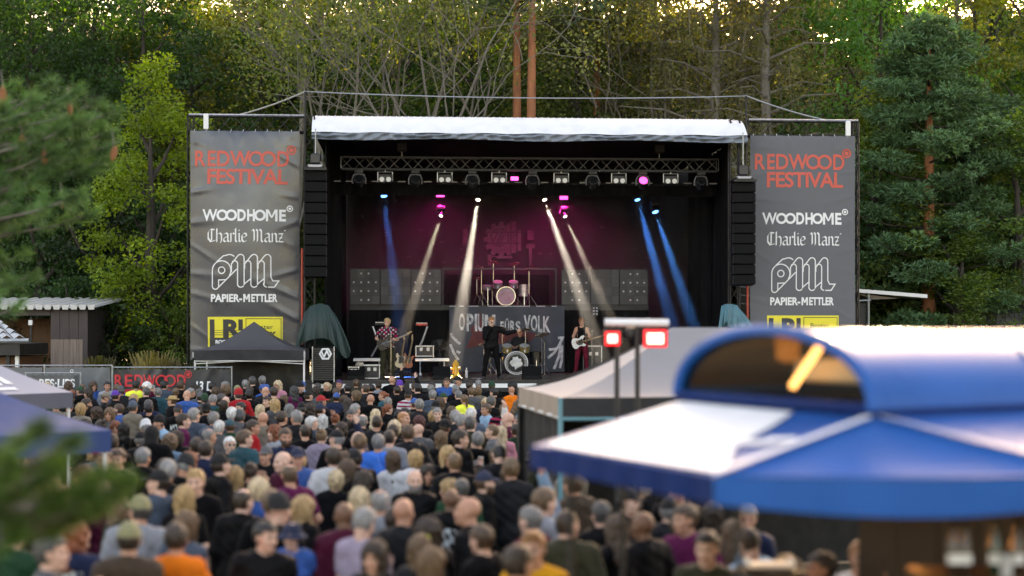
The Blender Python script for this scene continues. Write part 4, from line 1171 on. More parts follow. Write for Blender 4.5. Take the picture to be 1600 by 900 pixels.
# ================================================================ stage gear
def drum_shell(mb, c, r, h, M, n=24):
    mb.lathe([(r,-h/2),(r*1.03,-h/2),(r*1.03,-h/2+.03),(r,-h/2+.03),(r,h/2-.03),(r*1.03,h/2-.03),(r*1.03,h/2),(r,h/2)], c, n, M)
RX90 = Matrix.Rotation(R(90), 3, 'X')
def drum_kit(name_label, px, pyb, v, rb, gold, front_print, z=None, group=None, wide=1.0, shell=None):
    q = at(px, pyb, v); u = q.x; z = DZ if z is None else z
    t = thing('drum_kit', name_label, 'drum kit', (u, v, z), frame=SM)
    shell = shell or mat('drum_shell_silver', (.35,.35,.36), .25, .6)
    head = mat('drum_head_white', (.62,.62,.63), .5, dirt=((.2,.2,.2), 5, .5))
    b = MB(); drum_shell(b, (u,v,z+rb*1.03), rb, .42, RX90); bd = b.build('bass_drum', shell, t, SM, smooth=True)
    b = MB(); b.lathe([(0,0),(rb*.97,0)], (u,v-.213,z+rb*1.03), 28, RX90); b.build('front_head', mat('drum_head_black',(.02,.02,.022),.4) if front_print else head, bd, SM)
    b = MB(); b.lathe([(rb*.96,-.01),(rb*1.05,-.01),(rb*1.05,.03),(rb*.96,.03)], (u,v-.213,z+rb*1.03), 28, RX90, cap=False); b.build('hoop', head if front_print else CHROME, bd, SM, smooth=True)
    if front_print:
        f = Flat(); rng_ = rb*.8
        f.ring(0,0,rb*.86,rb*.90)
        r2 = random.Random(2)
        for k in range(22):
            a = R(200-220*k/21); f.add([(rng_*.92*math.cos(a-.035),rng_*.92*math.sin(a-.035)),(rng_*1.02*math.cos(a-.035),rng_*1.02*math.sin(a-.035)),(rng_*1.02*math.cos(a+.03),rng_*1.02*math.sin(a+.03)),(rng_*.92*math.cos(a+.03),rng_*.92*math.sin(a+.03))],[(0,1,2,3)])
        pts = [(r_*rb*math.cos(R(a)), r_*rb*math.sin(R(a))) for a, r_ in zip(range(0,360,20), (.55,.45,.58,.42,.6,.5,.62,.44,.52,.6,.4,.5,.35,.62,.3,.45,.5,.58))]
        f.add(pts, [tuple(range(len(pts)))])
        f.map(lambda x, y, l: Vector((u+x, v-.218, z+rb*1.03+y)), 'head_print', head, bd, SM)
    for sx in (-1,1):
        b = MB(); b.tube((u+sx*rb*.75,v-.1,z+rb*.8),(u+sx*rb*1.25,v-.28,z),.014,n=6); b.build('spur', CHROME, bd, SM)
    for (dx, dv, dz, r, h, tilt, nm) in ((.28,.05,rb*2.3,.16,.20,25,'rack_tom'),(-.28,.05,rb*2.3,.16,.20,25,'rack_tom'),(.68,.35,.52,.21,.40,0,'floor_tom'),(-.62,.35,.62,.18,.15,8,'snare_drum')):
        b = MB(); M = Matrix.Rotation(R(tilt),3,'X'); drum_shell(b, (u+dx*wide,v+dv,z+dz), r, h, M, 18)
        d_ = b.build(nm, mat('drum_shell_gold',(.45,.33,.14),.3,.5) if gold and nm == 'rack_tom' else shell, t, SM, smooth=True)
        b = MB(); b.lathe([(0,0),(r*.97,0)], Vector((u+dx*wide,v+dv,z+dz))+M@Vector((0,0,h/2+.003)), 18, M); b.build('drum_head', head, d_, SM)
        b = MB()
        for k in range(3):
            a = 2.1*k+.5; b.tube((u+dx*wide+r*math.cos(a),v+dv+r*math.sin(a),z+dz-h*.2),(u+dx*wide+r*1.1*math.cos(a),v+dv+r*1.1*math.sin(a),z if 'rack' not in nm else z+dz-h*.6),.010,n=5)
        o = b.build('drum_legs', CHROME, d_, SM); o['kind'] = 'stuff'
    cymm = mat('cymbal_bronze', (.55,.45,.28), .22, .9, var=.2)
    for (dx, dv, dz, r, tl) in ((-.85,.15,1.30,.23,14),(.85,.15,1.28,.24,-16),(-1.0,.45,.95,.18,3),(.35,.5,1.45,.21,-10),(-.4,.55,1.5,.2,12)):
        p = Vector((u+dx*wide, v+dv, z+dz)); M = Matrix.Rotation(R(tl),3,'Y') @ Matrix.Rotation(R(14),3,'X')
        b = MB(); b.lathe([(.004,.03),(.03,.028),(.05,.01),(r*.6,.0),(r,-.012),(r,-.016),(.05,.004)], p, 24, M); cb = b.build('cymbal', cymm, t, SM, smooth=True)
        b = MB(); b.tube(p, (p.x,p.y,z+.35), .012, n=6)
        for k in range(3):
            a = 2.1*k; b.tube((p.x,p.y,z+.4),(p.x+.26*math.cos(a),p.y+.26*math.sin(a),z+.01),.011,n=5)
        b.build('cymbal_stand', CHROME, cb, SM)
    b = MB(); b.lathe([(.02,0),(.17,.42),(.18,.50),(.10,.53),(0,.53)], (u,v+.75,z), 16); b.build('drum_stool', BLKP, t, SM, smooth=True)
    return u
drum_kit('big silver drum kit standing unmanned on top of the riser', 790, 470, 7.6, .31, False, False, z=zR, wide=.95)
uK = drum_kit('drum kit with printed bass drum head in front of the band banner', 806, 565, 4.9, .36, True, True, shell=mat('drum_shell_black',(.02,.02,.02),.2,.2))
# microphones on boom stands
def mic_stand(px, v, h, boom, label, straight=False):
    u = uo(px, v)
    t = thing('microphone_stand', label, 'microphone stand', (u, v, DZ), frame=SM)
    b = MB(); b.lathe([(.14,0),(.14,.02),(.02,.03)], (u,v,DZ), 14); b.build('base', BLKP, t, SM)
    b = MB(); b.tube((u,v,DZ+.02),(u,v,DZ+h),.012,n=6); b.build('pole', CHROME, t, SM)
    e = Vector((u,v,DZ+h)) + Vector(boom)
    b = MB(); b.tube(Vector((u,v,DZ+h))-Vector(boom)*.35, e, .010, n=6); b.build('boom', CHROME, t, SM)
    b = MB(); b.tube(e, e+Vector((.0,.12,.03)), .014, .02, n=8); b.lathe([(0,-.03),(.024,-.015),(.026,.01),(0,.035)], e+Vector((0,.14,.035)), 10); b.build('microphone', BLKP, t, SM)
mic_stand(851, 4.6, 1.05, (-.45,0,.42), 'boom microphone stand beside the lower drum kit cymbals')
mic_stand(611, .7, 1.35, (-.06,.12,.18), 'microphone stand in front of the guitarist')
mic_stand(925, 5.2, 1.42, (-.18,.1,.12), 'microphone stand in front of the bass player')
# cases, amps, tables, keyboards
FC = mat('flight_case_ply', (.013,.013,.014), .5, bump=.2, bscale=40)
def flight_case(px0, px1, y0, v, label, dep=.6, z0=None):
    u0, u1 = uo(px0, v), uo(px1, v); z1 = at((px0+px1)/2, y0, v).z; z0 = DZ if z0 is None else z0
    t = thing('flight_case', label, 'flight case', ((u0+u1)/2, v+dep/2, z0), frame=SM)
    b = MB(); b.bx(u0,u1,v,v+dep,z0+.01,z1); b.build('body', FC, t, SM)
    b = MB(); w = .028
    for uu in (u0,u1):
        for vv in (v,v+dep): b.box((uu,vv,(z0+z1)/2),(w,w,z1-z0))
    for zz in (z0+.03,z1):
        for vv in (v,v+dep): b.box(((u0+u1)/2,vv,zz),(u1-u0+w,w*.96,w))
        for uu in (u0,u1): b.box((uu,v+dep/2,zz),(w*.96,dep,w*.94))
    b.build('edge_trim', ALU, t, SM)
    for uu in (u0,u1):
        for zz in (z0+.03,z1):
            b = MB(); b.lathe([(0,-.035),(.035,-.02),(.04,0),(.035,.02),(0,.035)], (uu,v-.005,zz), 10); b.build('ball_corner', CHROME, t, SM, smooth=True)
    for k in (.3,.7):
        b = MB(); b.box((u0+(u1-u0)*k, v-.012, z0+(z1-z0)*.72), (.09,.02,.11), bev=.008); b.build('latch', ALU, t, SM)
flight_case(569, 593, 571, .9, 'small black flight case with metal corners beside the guitarist')
flight_case(650, 677, 541, 3.4, 'black flight case standing on the white bench', z0=at(660,559,3.4).z+.02)
flight_case(915, 940, 541, 5.9, 'open rack case with light trim behind the bass player')
def bench(px0, px1, y, v, label):
    u0, u1 = uo(px0, v), uo(px1, v); z = at((px0+px1)/2, y, v).z
    t = thing('keyboard_bench', label, 'bench', ((u0+u1)/2, v+.3, DZ), frame=SM)
    b = MB(); b.bx(u0,u1,v,v+.6,z-.09,z,bev=.012); b.build('bench_top', WHT, t, SM)
    for uu in (u0+.15,u1-.15):
        for vv in (v+.1,v+.5):
            b = MB(); b.tube((uu,vv,z-.08),(uu,vv,DZ+.05),.02,n=6); b.lathe([(.0,-.05),(.045,-.03),(.045,.03),(0,.05)],(uu,vv,DZ+.05),10,RX90); b.build('leg', ALU, t, SM)
bench(552, 600, 560, 3.2, 'white topped bench under the slanted stand behind the guitarist')
bench(649, 702, 560, 3.2, 'white topped bench beside the guitars on stands')
def z_stand(p, q, r_, kb, v, label, kcol):
    t = thing('keyboard_stand', label, 'keyboard stand', tuple(at(r_[0], r_[1], v)), frame=SM)
    A, B_, C_ = at(*p, v), at(*q, v), at(*r_, v)
    b = MB()
    for dv in (-.0,.4):
        o_ = Vector((0,dv,0)); b.tube(A+o_,B_+o_,.032,n=8); b.tube(B_+o_,C_+o_,.032,n=8)
    b.tube(B_,B_+Vector((0,.4,0)),.03,n=8); b.build('z_frame', ALU, t, SM)
    k0, k1 = at(*kb[0], v), at(*kb[1], v)
    b = MB(); b.box(((k0.x+k1.x)/2, v+.2, (k0.z+k1.z)/2+.03), (abs(k1.x-k0.x), .42, .10), bev=.015); kbo = b.build('keyboard', kcol, t, SM)
    b = MB(); b.box(((k0.x+k1.x)/2, v-.02, (k0.z+k1.z)/2+.065), (abs(k1.x-k0.x)*.94, .03, .02)); b.build('key_row', mat('ivory',(.6,.6,.58),.4), kbo, SM)
z_stand((582,510),(592,537),(580,557),((586,507),(606,507)), 3.4, 'slanted aluminium keyboard stand behind the guitarist', BLKP)
z_stand((668,510),(661,530),(656,541),((650,508),(668,508)), 3.6, 'slanted stand carrying a red keyboard', mat('red_lacquer',(.40,.03,.02),.3))
# guitars
def guitar_parts(t, M, body, white, scale=1.0, bass=False, plate=None):
    """built along local x (neck), lying in the x-z plane, front to -y"""
    ol = [(-.235,.0),(-.225,.08),(-.18,.15),(-.10,.165),(-.03,.125),(.03,.115),(.09,.165),(.17,.175),(.205,.135),(.14,.085),(.11,.055),(.11,-.05),(.13,-.075),(.17,-.115),(.155,-.15),(.09,-.145),(.02,-.112),(-.04,-.122),(-.11,-.165),(-.19,-.15),(-.228,-.08)]
    b = MB(); b.prism([M@Vector((x*scale,-.022,z*scale)) for x,z in ol], M.to_3x3()@Vector((0,.044,0))); b.build('guitar_body', body, t, SM)
    L = (.72 if bass else .60)*scale
    b = MB(); b.prism([M@Vector((x,-.028,z)) for x,z in ((.05,.026),(L,.02),(L,-.02),(.05,-.026))], M.to_3x3()@Vector((0,.026,0))); nk = b.build('neck', mat('maple_neck',(.30,.19,.09),.4), t, SM)
    b = MB(); b.prism([M@Vector((x,-.024,z)) for x,z in ((L,.02),(L+.05,.045),(L+.18,.05),(L+.20,.02),(L+.05,-.025),(L,-.02))], M.to_3x3()@Vector((0,.018,0))); b.build('headstock', mat('maple_neck',(.30,.19,.09),.4), t, SM)
    b = MB(); b.prism([M@Vector((x*scale,-.028,z*scale)) for x,z in ((-.10,.06),(.04,.07),(.10,.10),(.11,-.05),(.06,-.09),(-.04,-.085),(-.09,-.03))], M.to_3x3()@Vector((0,.004,0))); b.build('pickguard', plate or mat('pickguard',(.03,.03,.03),.3), t, SM)
    b = MB()
    for k in range(4 if bass else 6): b.tube(M@Vector((-.12,-.036,-.012+.008*k)), M@Vector((L+.05,-.031,-.010+.0065*k)), .0018, n=3, cap=False)
    o = b.build('strings', CHROME, t, SM); o['kind'] = 'stuff'
def guitar_on_stand(px, y0, y1, v, body, label):
    q0, q1 = at(px+1, y1, v), at(px+10, y0, v)
    t = thing('guitar', label, 'guitar', (q0.x, v, DZ), frame=SM)
    d = (q1-q0).normalized(); z_ = Vector((-d.z, 0, d.x)); M = Matrix(((d.x,0,z_.x,0),(0,1,0,0),(d.z,0,z_.z,0),(0,0,0,1)))
    sc_ = (q1-q0).length/1.05
    guitar_parts(t, Matrix.Translation(q0+d*.28) @ M, body, True, 1.0)
    t2 = thing('guitar_stand', 'small black stand under the '+label.split(' leaning')[0], 'guitar stand', (q0.x, v+.1, DZ), frame=SM)
    b = MB()
    for dx in (-.15,.15): b.tube((q0.x+dx,v-.15,DZ),(q0.x+.05,v+.12,DZ+.55),.012,n=5)
    b.tube((q0.x,v+.3,DZ),(q0.x+.05,v+.12,DZ+.55),.012,n=5); b.tube((q0.x-.15,v-.1,DZ+.18),(q0.x+.15,v-.1,DZ+.18),.014,n=5); b.build('stand_frame', BLKP, t2, SM)
guitar_on_stand(623, 524, 577, 2.6, mat('cream_lacquer',(.66,.55,.36),.3), 'cream electric guitar leaning upright on a stand')
guitar_on_stand(634, 533, 577, 2.6, mat('sunburst_lacquer',(.32,.08,.04),.3), 'reddish electric guitar leaning upright on a stand')
# amplifier with light trim, fan, monitor wedges, bottles, cone-shaped yellow post
def wedge(px, y, v, label, w=.55):
    u = uo(px, v)
    t = thing('monitor_wedge', label, 'stage monitor', (u, v, DZ), frame=SM)
    b = MB(); pr_ = [(0,0),(.45,0),(.42,.34),(.30,.38),(.02,.12)]
    b.prism([(u-w/2, v+x, DZ+z+.003) for x,z in pr_], (w,0,0)); b.build('cabinet', CAB, t, SM)
    b = MB(); M = Matrix.Rotation(R(90-42),3,'X'); b.box((u, v+.145, DZ+.252), (w*.9,.012,.34), M=Matrix.Rotation(R(-46),3,'X'), bev=.004); b.build('grille', GRILL, t, SM)
wedge(832, 590, .25, 'black monitor wedge at the stage edge near the lower drum kit')
wedge(690, 590, .3, 'black monitor wedge at the stage edge behind the yellow post', .5)
wedge(556, 590, .3, 'black monitor wedge at the stage edge by the guitarist', .5)
u = uo(712,2.0); t = thing('yellow_hydrant_post', 'small yellow hydrant shaped post on the stage floor', 'hydrant', (u,2.0,DZ), frame=SM)
YEL = mat('yellow_enamel',(.62,.33,.03),.4)
b = MB(); b.lathe([(.13,0),(.14,.02),(.14,.05),(.10,.07),(.085,.10),(.08,.36),(.10,.38),(.10,.41),(.085,.42),(.075,.47),(.03,.51),(.025,.54),(0,.545)], (u,2.0,DZ), 18); b.build('post_body', YEL, t, SM, smooth=True)
for sx in (-1,1):
    b = MB(); b.lathe([(.03,0),(.03,.05),(.042,.05),(.042,.07),(0,.075)], (u+sx*.075,2.0,DZ+.28), 10, Matrix.Rotation(R(90*sx),3,'Y')); b.build('outlet_cap', YEL, t, SM)
for px, lab in ((729,'clear water bottle standing alone on the stage floor'),(757,'clear water bottle by the singer'),):
    u = uo(px,1.9); t = thing('water_bottle', lab, 'bottle', (u,1.9,DZ), frame=SM)
    b = MB(); b.lathe([(.035,0),(.04,.02),(.04,.2),(.016,.26),(.016,.28)], (u,1.9,DZ), 12); b.build('bottle_body', mat('bottle_plastic',(.5,.52,.55),.15), t, SM, smooth=True)
    b = MB(); b.lathe([(.019,.275),(.019,.30),(0,.30)], (u,1.9,DZ), 10); b.build('bottle_cap', WHT, t, SM)
u0, u1 = uo(737,1.4), uo(753,1.4); t = thing('set_list_sheet', 'white paper sheet taped on the stage floor', 'paper', ((u0+u1)/2,1.35,DZ), frame=SM)
b = MB(); b.bx(u0,u1,1.2,1.5,DZ+.003,DZ+.006); b.build('sheet', WHT, t, SM)
u = uo(687,3.9); z_ = at(687,545,3.9).z
t = thing('stage_fan', 'round black fan with wire guard beside the white bench', 'fan', (u,3.9,DZ), frame=SM)
b = MB()
for r_ in (.08,.16,.24,.30): b.path([(u+r_*math.cos(a*.3927),3.8,z_+r_*math.sin(a*.3927)) for a in range(17)], .010, 4)
for k in range(8): b.tube((u,3.8,z_),(u+.3*math.cos(k*.785),3.8,z_+.3*math.sin(k*.785)),.006,n=4)
b.build('guard', BLK, t, SM)
b = MB()
for k in range(4):
    a = k*1.571; b.prism([(u+.03*math.cos(a),3.86,z_+.03*math.sin(a)),(u+.27*math.cos(a-.3),3.86,z_+.27*math.sin(a-.3)),(u+.27*math.cos(a+.35),3.90,z_+.27*math.sin(a+.35))], (0,.01,0))
b.build('blades', BLKP, t, SM)
b = MB(); b.tube((u,3.95,z_),(u,3.95,DZ),.03); b.lathe([(.25,0),(.25,.03),(.03,.05)],(u,3.95,DZ),14); b.build('stand', BLKP, t, SM)
# bass amplifier stack
u0, u1 = uo(918,6.0), uo(940,6.0)
t = thing('bass_amplifier', 'black bass amplifier cabinet with light piping near the bass player', 'amplifier', ((u0+u1)/2,6.3,DZ), frame=SM)
b = MB(); b.bx(u1+.05,u1+.75,6.05,6.5,DZ+.02,DZ+.95,bev=.02); b.build('cabinet', CAB, t, SM)
b = MB(); b.bx(u1+.1,u1+.7,6.03,6.048,DZ+.08,DZ+.89); b.build('grille_cloth', GRILL, t, SM)
b = MB(); b.bx(u1+.08,u1+.72,6.06,6.4,DZ+.952,DZ+1.14,bev=.02); b.build('amp_head', BLKP, t, SM)
for k in range(2):
    q = at(925+1*k, 487, 6.35)
    t = thing('hanging_lamp_box', 'small grey lamp grid hanging on the riser front by the bass player', 'lamp', (q.x,6.35,q.z), frame=SM) if k == 0 else t
q = at(930,486,6.3); b = MB(); b.box((q.x,6.3,q.z),(.2,.06,.34)); b.build('housing', BLKP, t, SM)
for i in range(2):
    for j in range(3):
        b = MB(); b.lathe([(.035,0),(0,.012)], (q.x-.05+.1*i,6.265,q.z-.1+.1*j), 8, RX90); b.build('lamp_dot', LENSW, t, SM)

# tarps over the side fills ----------------------------------------
TARP1 = mat('tarp_dark_green', (.008,.030,.028), .6, var=.3, scale=4, bump=.25, bscale=7)
TARP2 = mat('tarp_teal', (.055,.17,.21), .45, var=.25, scale=4, bump=.25, bscale=7)
def draped(name, m, crest, hem_, v, label, dv=.7):
    q = at(crest[len(crest)//2][0], hem_[0][1], v)
    t = thing(name, label, 'tarp', (q.x, v, q.z), frame=SM)
    r_ = random.Random(len(hem_))
    def interp(L, s):
        x = s*(len(L)-1); i = min(int(x), len(L)-2); k = x-i
        return (L[i][0]+(L[i+1][0]-L[i][0])*k, L[i][1]+(L[i+1][1]-L[i][1])*k)
    b = MB()
    def fn(s, q_):
        a, h = interp(crest, s), interp(hem_, s)
        A, Hh = at(*a, v+dv*.5), at(*h, v)
        p = A.lerp(Hh, q_)
        bulge = math.sin(q_*math.pi)*.10
        p.y = v + dv*.5*(1-q_)**1.3 - bulge*.5 + (.05*math.sin(s*27+q_*3)+.03*math.sin(s*61+q_*5))*q_
        p.z += .06*math.sin(q_*math.pi)
        return p
    b.grid(fn, 70, 14); b.build('front_sheet', m, t, SM, smooth=True)
    b = MB()
    def fb(s, q_):
        a, h = interp(crest, s), (interp(hem_, s)[0], max(p[1] for p in hem_))
        A, Hh = at(*a, v+dv*.5), at(*h, v+dv*2)
        p = A.lerp(Hh, q_); p.y += .05*math.sin(s*30)*q_
        return p
    b.grid(fb, 40, 8); b.build('rear_sheet', m, t, SM, smooth=True)
draped('speaker_tarp', TARP1, [(476,488),(485,478),(500,474),(513,477),(523,490)], [(461,547),(466,541),(476,534),(489,530),(503,528),(515,531),(524,541),(532,553),(540,560),(547,556),(548,545)], -.35, 'dark green tarp draped over the speaker stack beside the dark gazebo')
draped('speaker_tarp', TARP2, [(1127,478),(1133,475),(1143,475),(1152,477),(1155,482)], [(1122,512),(1127,516),(1134,503),(1140,511),(1146,530),(1156,540),(1170,545),(1182,522)], -.4, 'teal tarp draped over the speaker stack beside the matt grey banner')
u0, u1 = uo(487,-.3), uo(523,-.3); zc1, zc0 = at(505,541,-.3).z, DZ
t = thing('side_fill_speaker', 'black slatted speaker cabinet with white hexagon logo under the green tarp', 'loudspeaker', ((u0+u1)/2,0,DZ-.02), frame=SM)
b = MB(); b.bx(u0,u1,-.2,.5,zc0-.05,zc1,bev=.015); b.build('cabinet', CAB, t, SM)
for k in range(15):
    z = zc0+.02+(zc1-zc0-.06)*k/15
    b = MB(); b.bx(u0+.05,u1-.05,-.235,-.202,z,z+.038); b.build('slat', mat('slat_plastic',(.022,.024,.028),.35), t, SM)
b = MB()
for uu in (u0+.02,u1-.02): b.bx(uu-.014,uu+.014,-.24,-.21,zc0-.04,zc1-.01)
b.build('edge_profile', ALU, t, SM)
f = Flat(); cx, cz = (u0+u1)/2+.06, at(505,553,-.3).z; k = .16
f.line([(cx+k*math.cos(R(a)),cz+k*math.sin(R(a))) for a in range(0,360,60)], .05, closed=True)
f.line([(cx-.11,cz+.06),(cx-.04,cz-.09),(cx+.05,cz+.10)], .045); f.line([(cx-.05,cz-.10),(cx+.04,cz+.09),(cx+.11,cz-.07)], .045, lift=.001)
f.map(lambda x, y, l: Vector((x,-.245-l,y)), 'hexagon_logo', PRWHT, t, SM)
# racks and cases clutter on the wing by the green tarp
flight_case(545, 560, 574, .5, 'low black case with pale bundle on the stage wing')
t = thing('cable_bundle', 'pale bundle of cable and cloth lying on a case', 'cable', tuple(at(561,569,1.0)), frame=SM)
b = MB(); q = at(562,571,1.0)
for k in range(7): b.path([(q.x+.13*math.cos(a*.52+k)*(1-.05*k), 1.0+.09*math.sin(a*.52+k), q.z+.012*k+.01*math.sin(a+k)) for a in range(13)], .016, 5)
b.build('coil', mat('pale_cable',(.45,.40,.34),.7), t, SM)
flight_case(551, 569, 574, 1.0, 'black case under the pale cable bundle', dep=.4)

# crowd barrier
BARM = STEEL
for i in range(16):
    px = 470 + 24*i
    if px > 840: break
# ================================================================ the band
make_body('singer', custom=[((.20,.12,1.16),(.045,.20,1.46),(.02,.19,1.535)), ((.44,.02,1.30),(.68,.04,1.36),(.76,.05,1.38))], yaw=14, pitch=6, tops=('jacket',), wide=1.02,
          legs=[((.095,0,.90),(.17,.03,.49),(.215,.0,.085),(.25,.12,.03)), ((-.095,0,.90),(-.165,.02,.49),(-.22,-.02,.085),(-.26,.10,.03))])
make_body('guitarist', custom=[((.29,-.02,1.17),(.17,.15,1.05),(.12,.19,1.03)), ((.27,.02,1.14),(.24,.25,1.12),(.22,.30,1.15))], yaw=-18, pitch=4, tops=('tee',), wide=1.08, belly=.02,
          legs=[((.095,0,.90),(.125,.03,.49),(.15,-.0,.085),(.17,.12,.03)), ((-.095,0,.90),(-.13,.02,.49),(-.16,-.02,.085),(-.18,.10,.03))])
make_body('bassist', custom=[((.28,-.04,1.17),(.20,.14,1.02),(.15,.19,.99)), ((.27,.03,1.16),(.30,.25,1.12),(.29,.31,1.15))], yaw=-22, pitch=28, tops=('tank',), wide=.96, lean=.03,
          legs=[((.095,0,.90),(.14,.05,.49),(.19,-.0,.085),(.21,.12,.03)), ((-.095,0,.90),(-.14,.02,.49),(-.17,-.02,.085),(-.19,.10,.03))])
make_body('drummer', custom=[((.27,.06,1.16),(.18,.30,1.14),(.15,.36,1.17)), ((.27,.06,1.16),(.20,.30,1.10),(.16,.36,1.12))], yaw=0, pitch=8, tops=('tee',), wide=1.0, sit=True,
          legs=[((.10,0,.92),(.19,.40,.90),(.20,.40,.47),(.21,.53,.42)), ((-.10,0,.92),(-.19,.40,.90),(-.20,.40,.47),(-.21,.53,.42))])
def on_stage(px, v, rot, z=DZ): return SM @ Matrix.Translation((uo(px, v), v, z)) @ Matrix.Rotation(R(rot), 4, 'Z')
GB = 'band members on stage'
put_person('singer', on_stage(768,.75,184), SKINS[1], 'quiff', HCOL['gin'], 'jacket', CCOL['black'], CCOL['black'], 'person all in black singing into a microphone, one arm stretched out', GB, s=1.04)
M = on_stage(768,.75,184) @ Matrix.Scale(1.04,4)
t = thing('hand_microphone', 'hand microphone held to the mouth by the singer in black', 'microphone'); place(t, M)
b = MB(); b.tube((.035,.165,1.505),(.015,.185,1.565),.012,.016,n=8); local('handle', b, BLKP, t)
b = MB(); b.lathe([(0,-.028),(.024,-.012),(.026,.01),(0,.03)], (.008,.19,1.59), 12); local('grille_head', b, CHROME, t, True)
g = put_person('guitarist', on_stage(605,.95,176), SKINS[0], 'short', HCOL['bld'], 'tee', (.05,.012,.016), CCOL['olive'], 'person in patterned black and red shirt playing guitar at the microphone', GB, s=1.02)
# shirt print patches follow the chest
def shirt_print(root, key, top, col, pick, lift=.004, name='shirt_print', mt=None):
    V, Q, C = BODIES[key][top+'_np']
    keep = pick(C)
    Qk = Q[keep]
    if len(Qk) == 0: return
    n = np.cross(V[Qk[:,1]]-V[Qk[:,0]], V[Qk[:,3]]-V[Qk[:,0]]); nn = np.zeros_like(V)
    for k in range(4): np.add.at(nn, Qk[:,k], n)
    nn /= np.maximum(np.linalg.norm(nn, axis=1), 1e-9)[:,None]
    ids, inv = np.unique(Qk, return_inverse=True)
    Vn = V[ids] + nn[ids]*lift
    me = mesh_np(name, Vn, inv.reshape(-1,4), True); me.materials.append(mt or CLOTHM)
    o = bpy.data.objects.new(name, me); COL.objects.link(o); o.parent = root; o.color = (*col,1); o['kind'] = 'stuff'
BODIES['guitarist']['tee_np'] = BODIES['guitarist'].get('tee_np') or None
_m = BODIES['guitarist']['tee']; _V = np.zeros(len(_m.vertices)*3, dtype=np.float32); _m.vertices.foreach_get('co', _V); _V = _V.reshape(-1,3).astype(float)
_Q = np.zeros(len(_m.loops), dtype=np.int32); _m.loops.foreach_get('vertex_index', _Q); _Q = _Q.reshape(-1,4)
BODIES['guitarist']['tee_np'] = (_V, _Q, _V[_Q].mean(1))
shirt_print(g, 'guitarist', 'tee', (.45,.44,.44), lambda C: (np.sin(C[:,0]*48+1)*np.sin(C[:,2]*52) > .45) & (C[:,1] > -.02))
shirt_print(g, 'guitarist', 'tee', (.42,.01,.07), lambda C: (np.sin(C[:,0]*31)*np.cos(C[:,2]*37+1) > .5) & (C[:,1] > -.02) & (C[:,2] > 1.15), lift=.006)
bs = put_person('bassist', on_stage(909,5.3,168), SKINS[0], 'short', HCOL['red'], 'tank', CCOL['black'], (.16,.012,.03), 'person in black tank top and red trousers bending over a white bass', GB, s=1.03)
dr = put_person('drummer', on_stage(812,5.75,182, z=DZ-.30), SKINS[2], 'crop', HCOL['dkb'], 'tee', CCOL['charcoal'], CCOL['black'], 'person in dark shirt seated behind the lower drum kit', GB, s=1.0)
def held_guitar(px, v, rot, off, tilt, body, label, bass=False, s=1.03):
    t = thing('guitar', label, 'guitar', frame=None)
    W = on_stage(px, v, rot) @ Matrix.Scale(s,4)
    place(t, W @ Matrix.Translation(off))
    # local to the person: neck runs to the player's left, front away from the belly
    M = SI @ W @ Matrix.Translation(off) @ Matrix.Rotation(R(180),4,'Z') @ Matrix.Rotation(R(-tilt),4,'Y')
    guitar_parts(t, M, body, True, 1.05, bass)
    b = MB(); a = M@Vector((-.2,.02,.05)); e = M@Vector((.2,.02,.15))
    P_ = W; S_ = SI @ W
    b.path([a, S_@Vector((.13,.14,1.30)), S_@Vector((.05,-.02,1.475)), S_@Vector((-.1,-.11,1.38)), S_@Vector((-.18,.1,1.25)), e], .018, 5); b.build('strap', BLKP, t, SM)
held_guitar(605, .95, 176, (.03,.215,1.03), 22, mat('black_lacquer',(.015,.015,.017),.2), 'dark electric guitar held by the person in patterned shirt')
held_guitar(909, 5.3, 168, (.05,.22,.99), 16, mat('white_lacquer',(.66,.67,.68),.25), 'white electric bass held by the person in the tank top', True)
for sx in (-1,1):
    t = thing('drum_stick', 'wooden drum stick in the %s hand of the seated drummer' % ('right' if sx > 0 else 'left'), 'drum stick', group='drum sticks'); place(t, on_stage(812,5.75,182,z=DZ-.30))
    b = MB(); b.tube((sx*.15,.30,1.16),(sx*.10,.68,1.24),.010,.006,n=6); local('stick_shaft', b, mat('stick_wood',(.5,.36,.2),.5), t)
    b = MB(); b.lathe([(0,-.012),(.009,0),(0,.012)], (sx*.098,.69,1.243), 6); local('stick_tip', b, mat('stick_wood',(.5,.36,.2),.5), t)
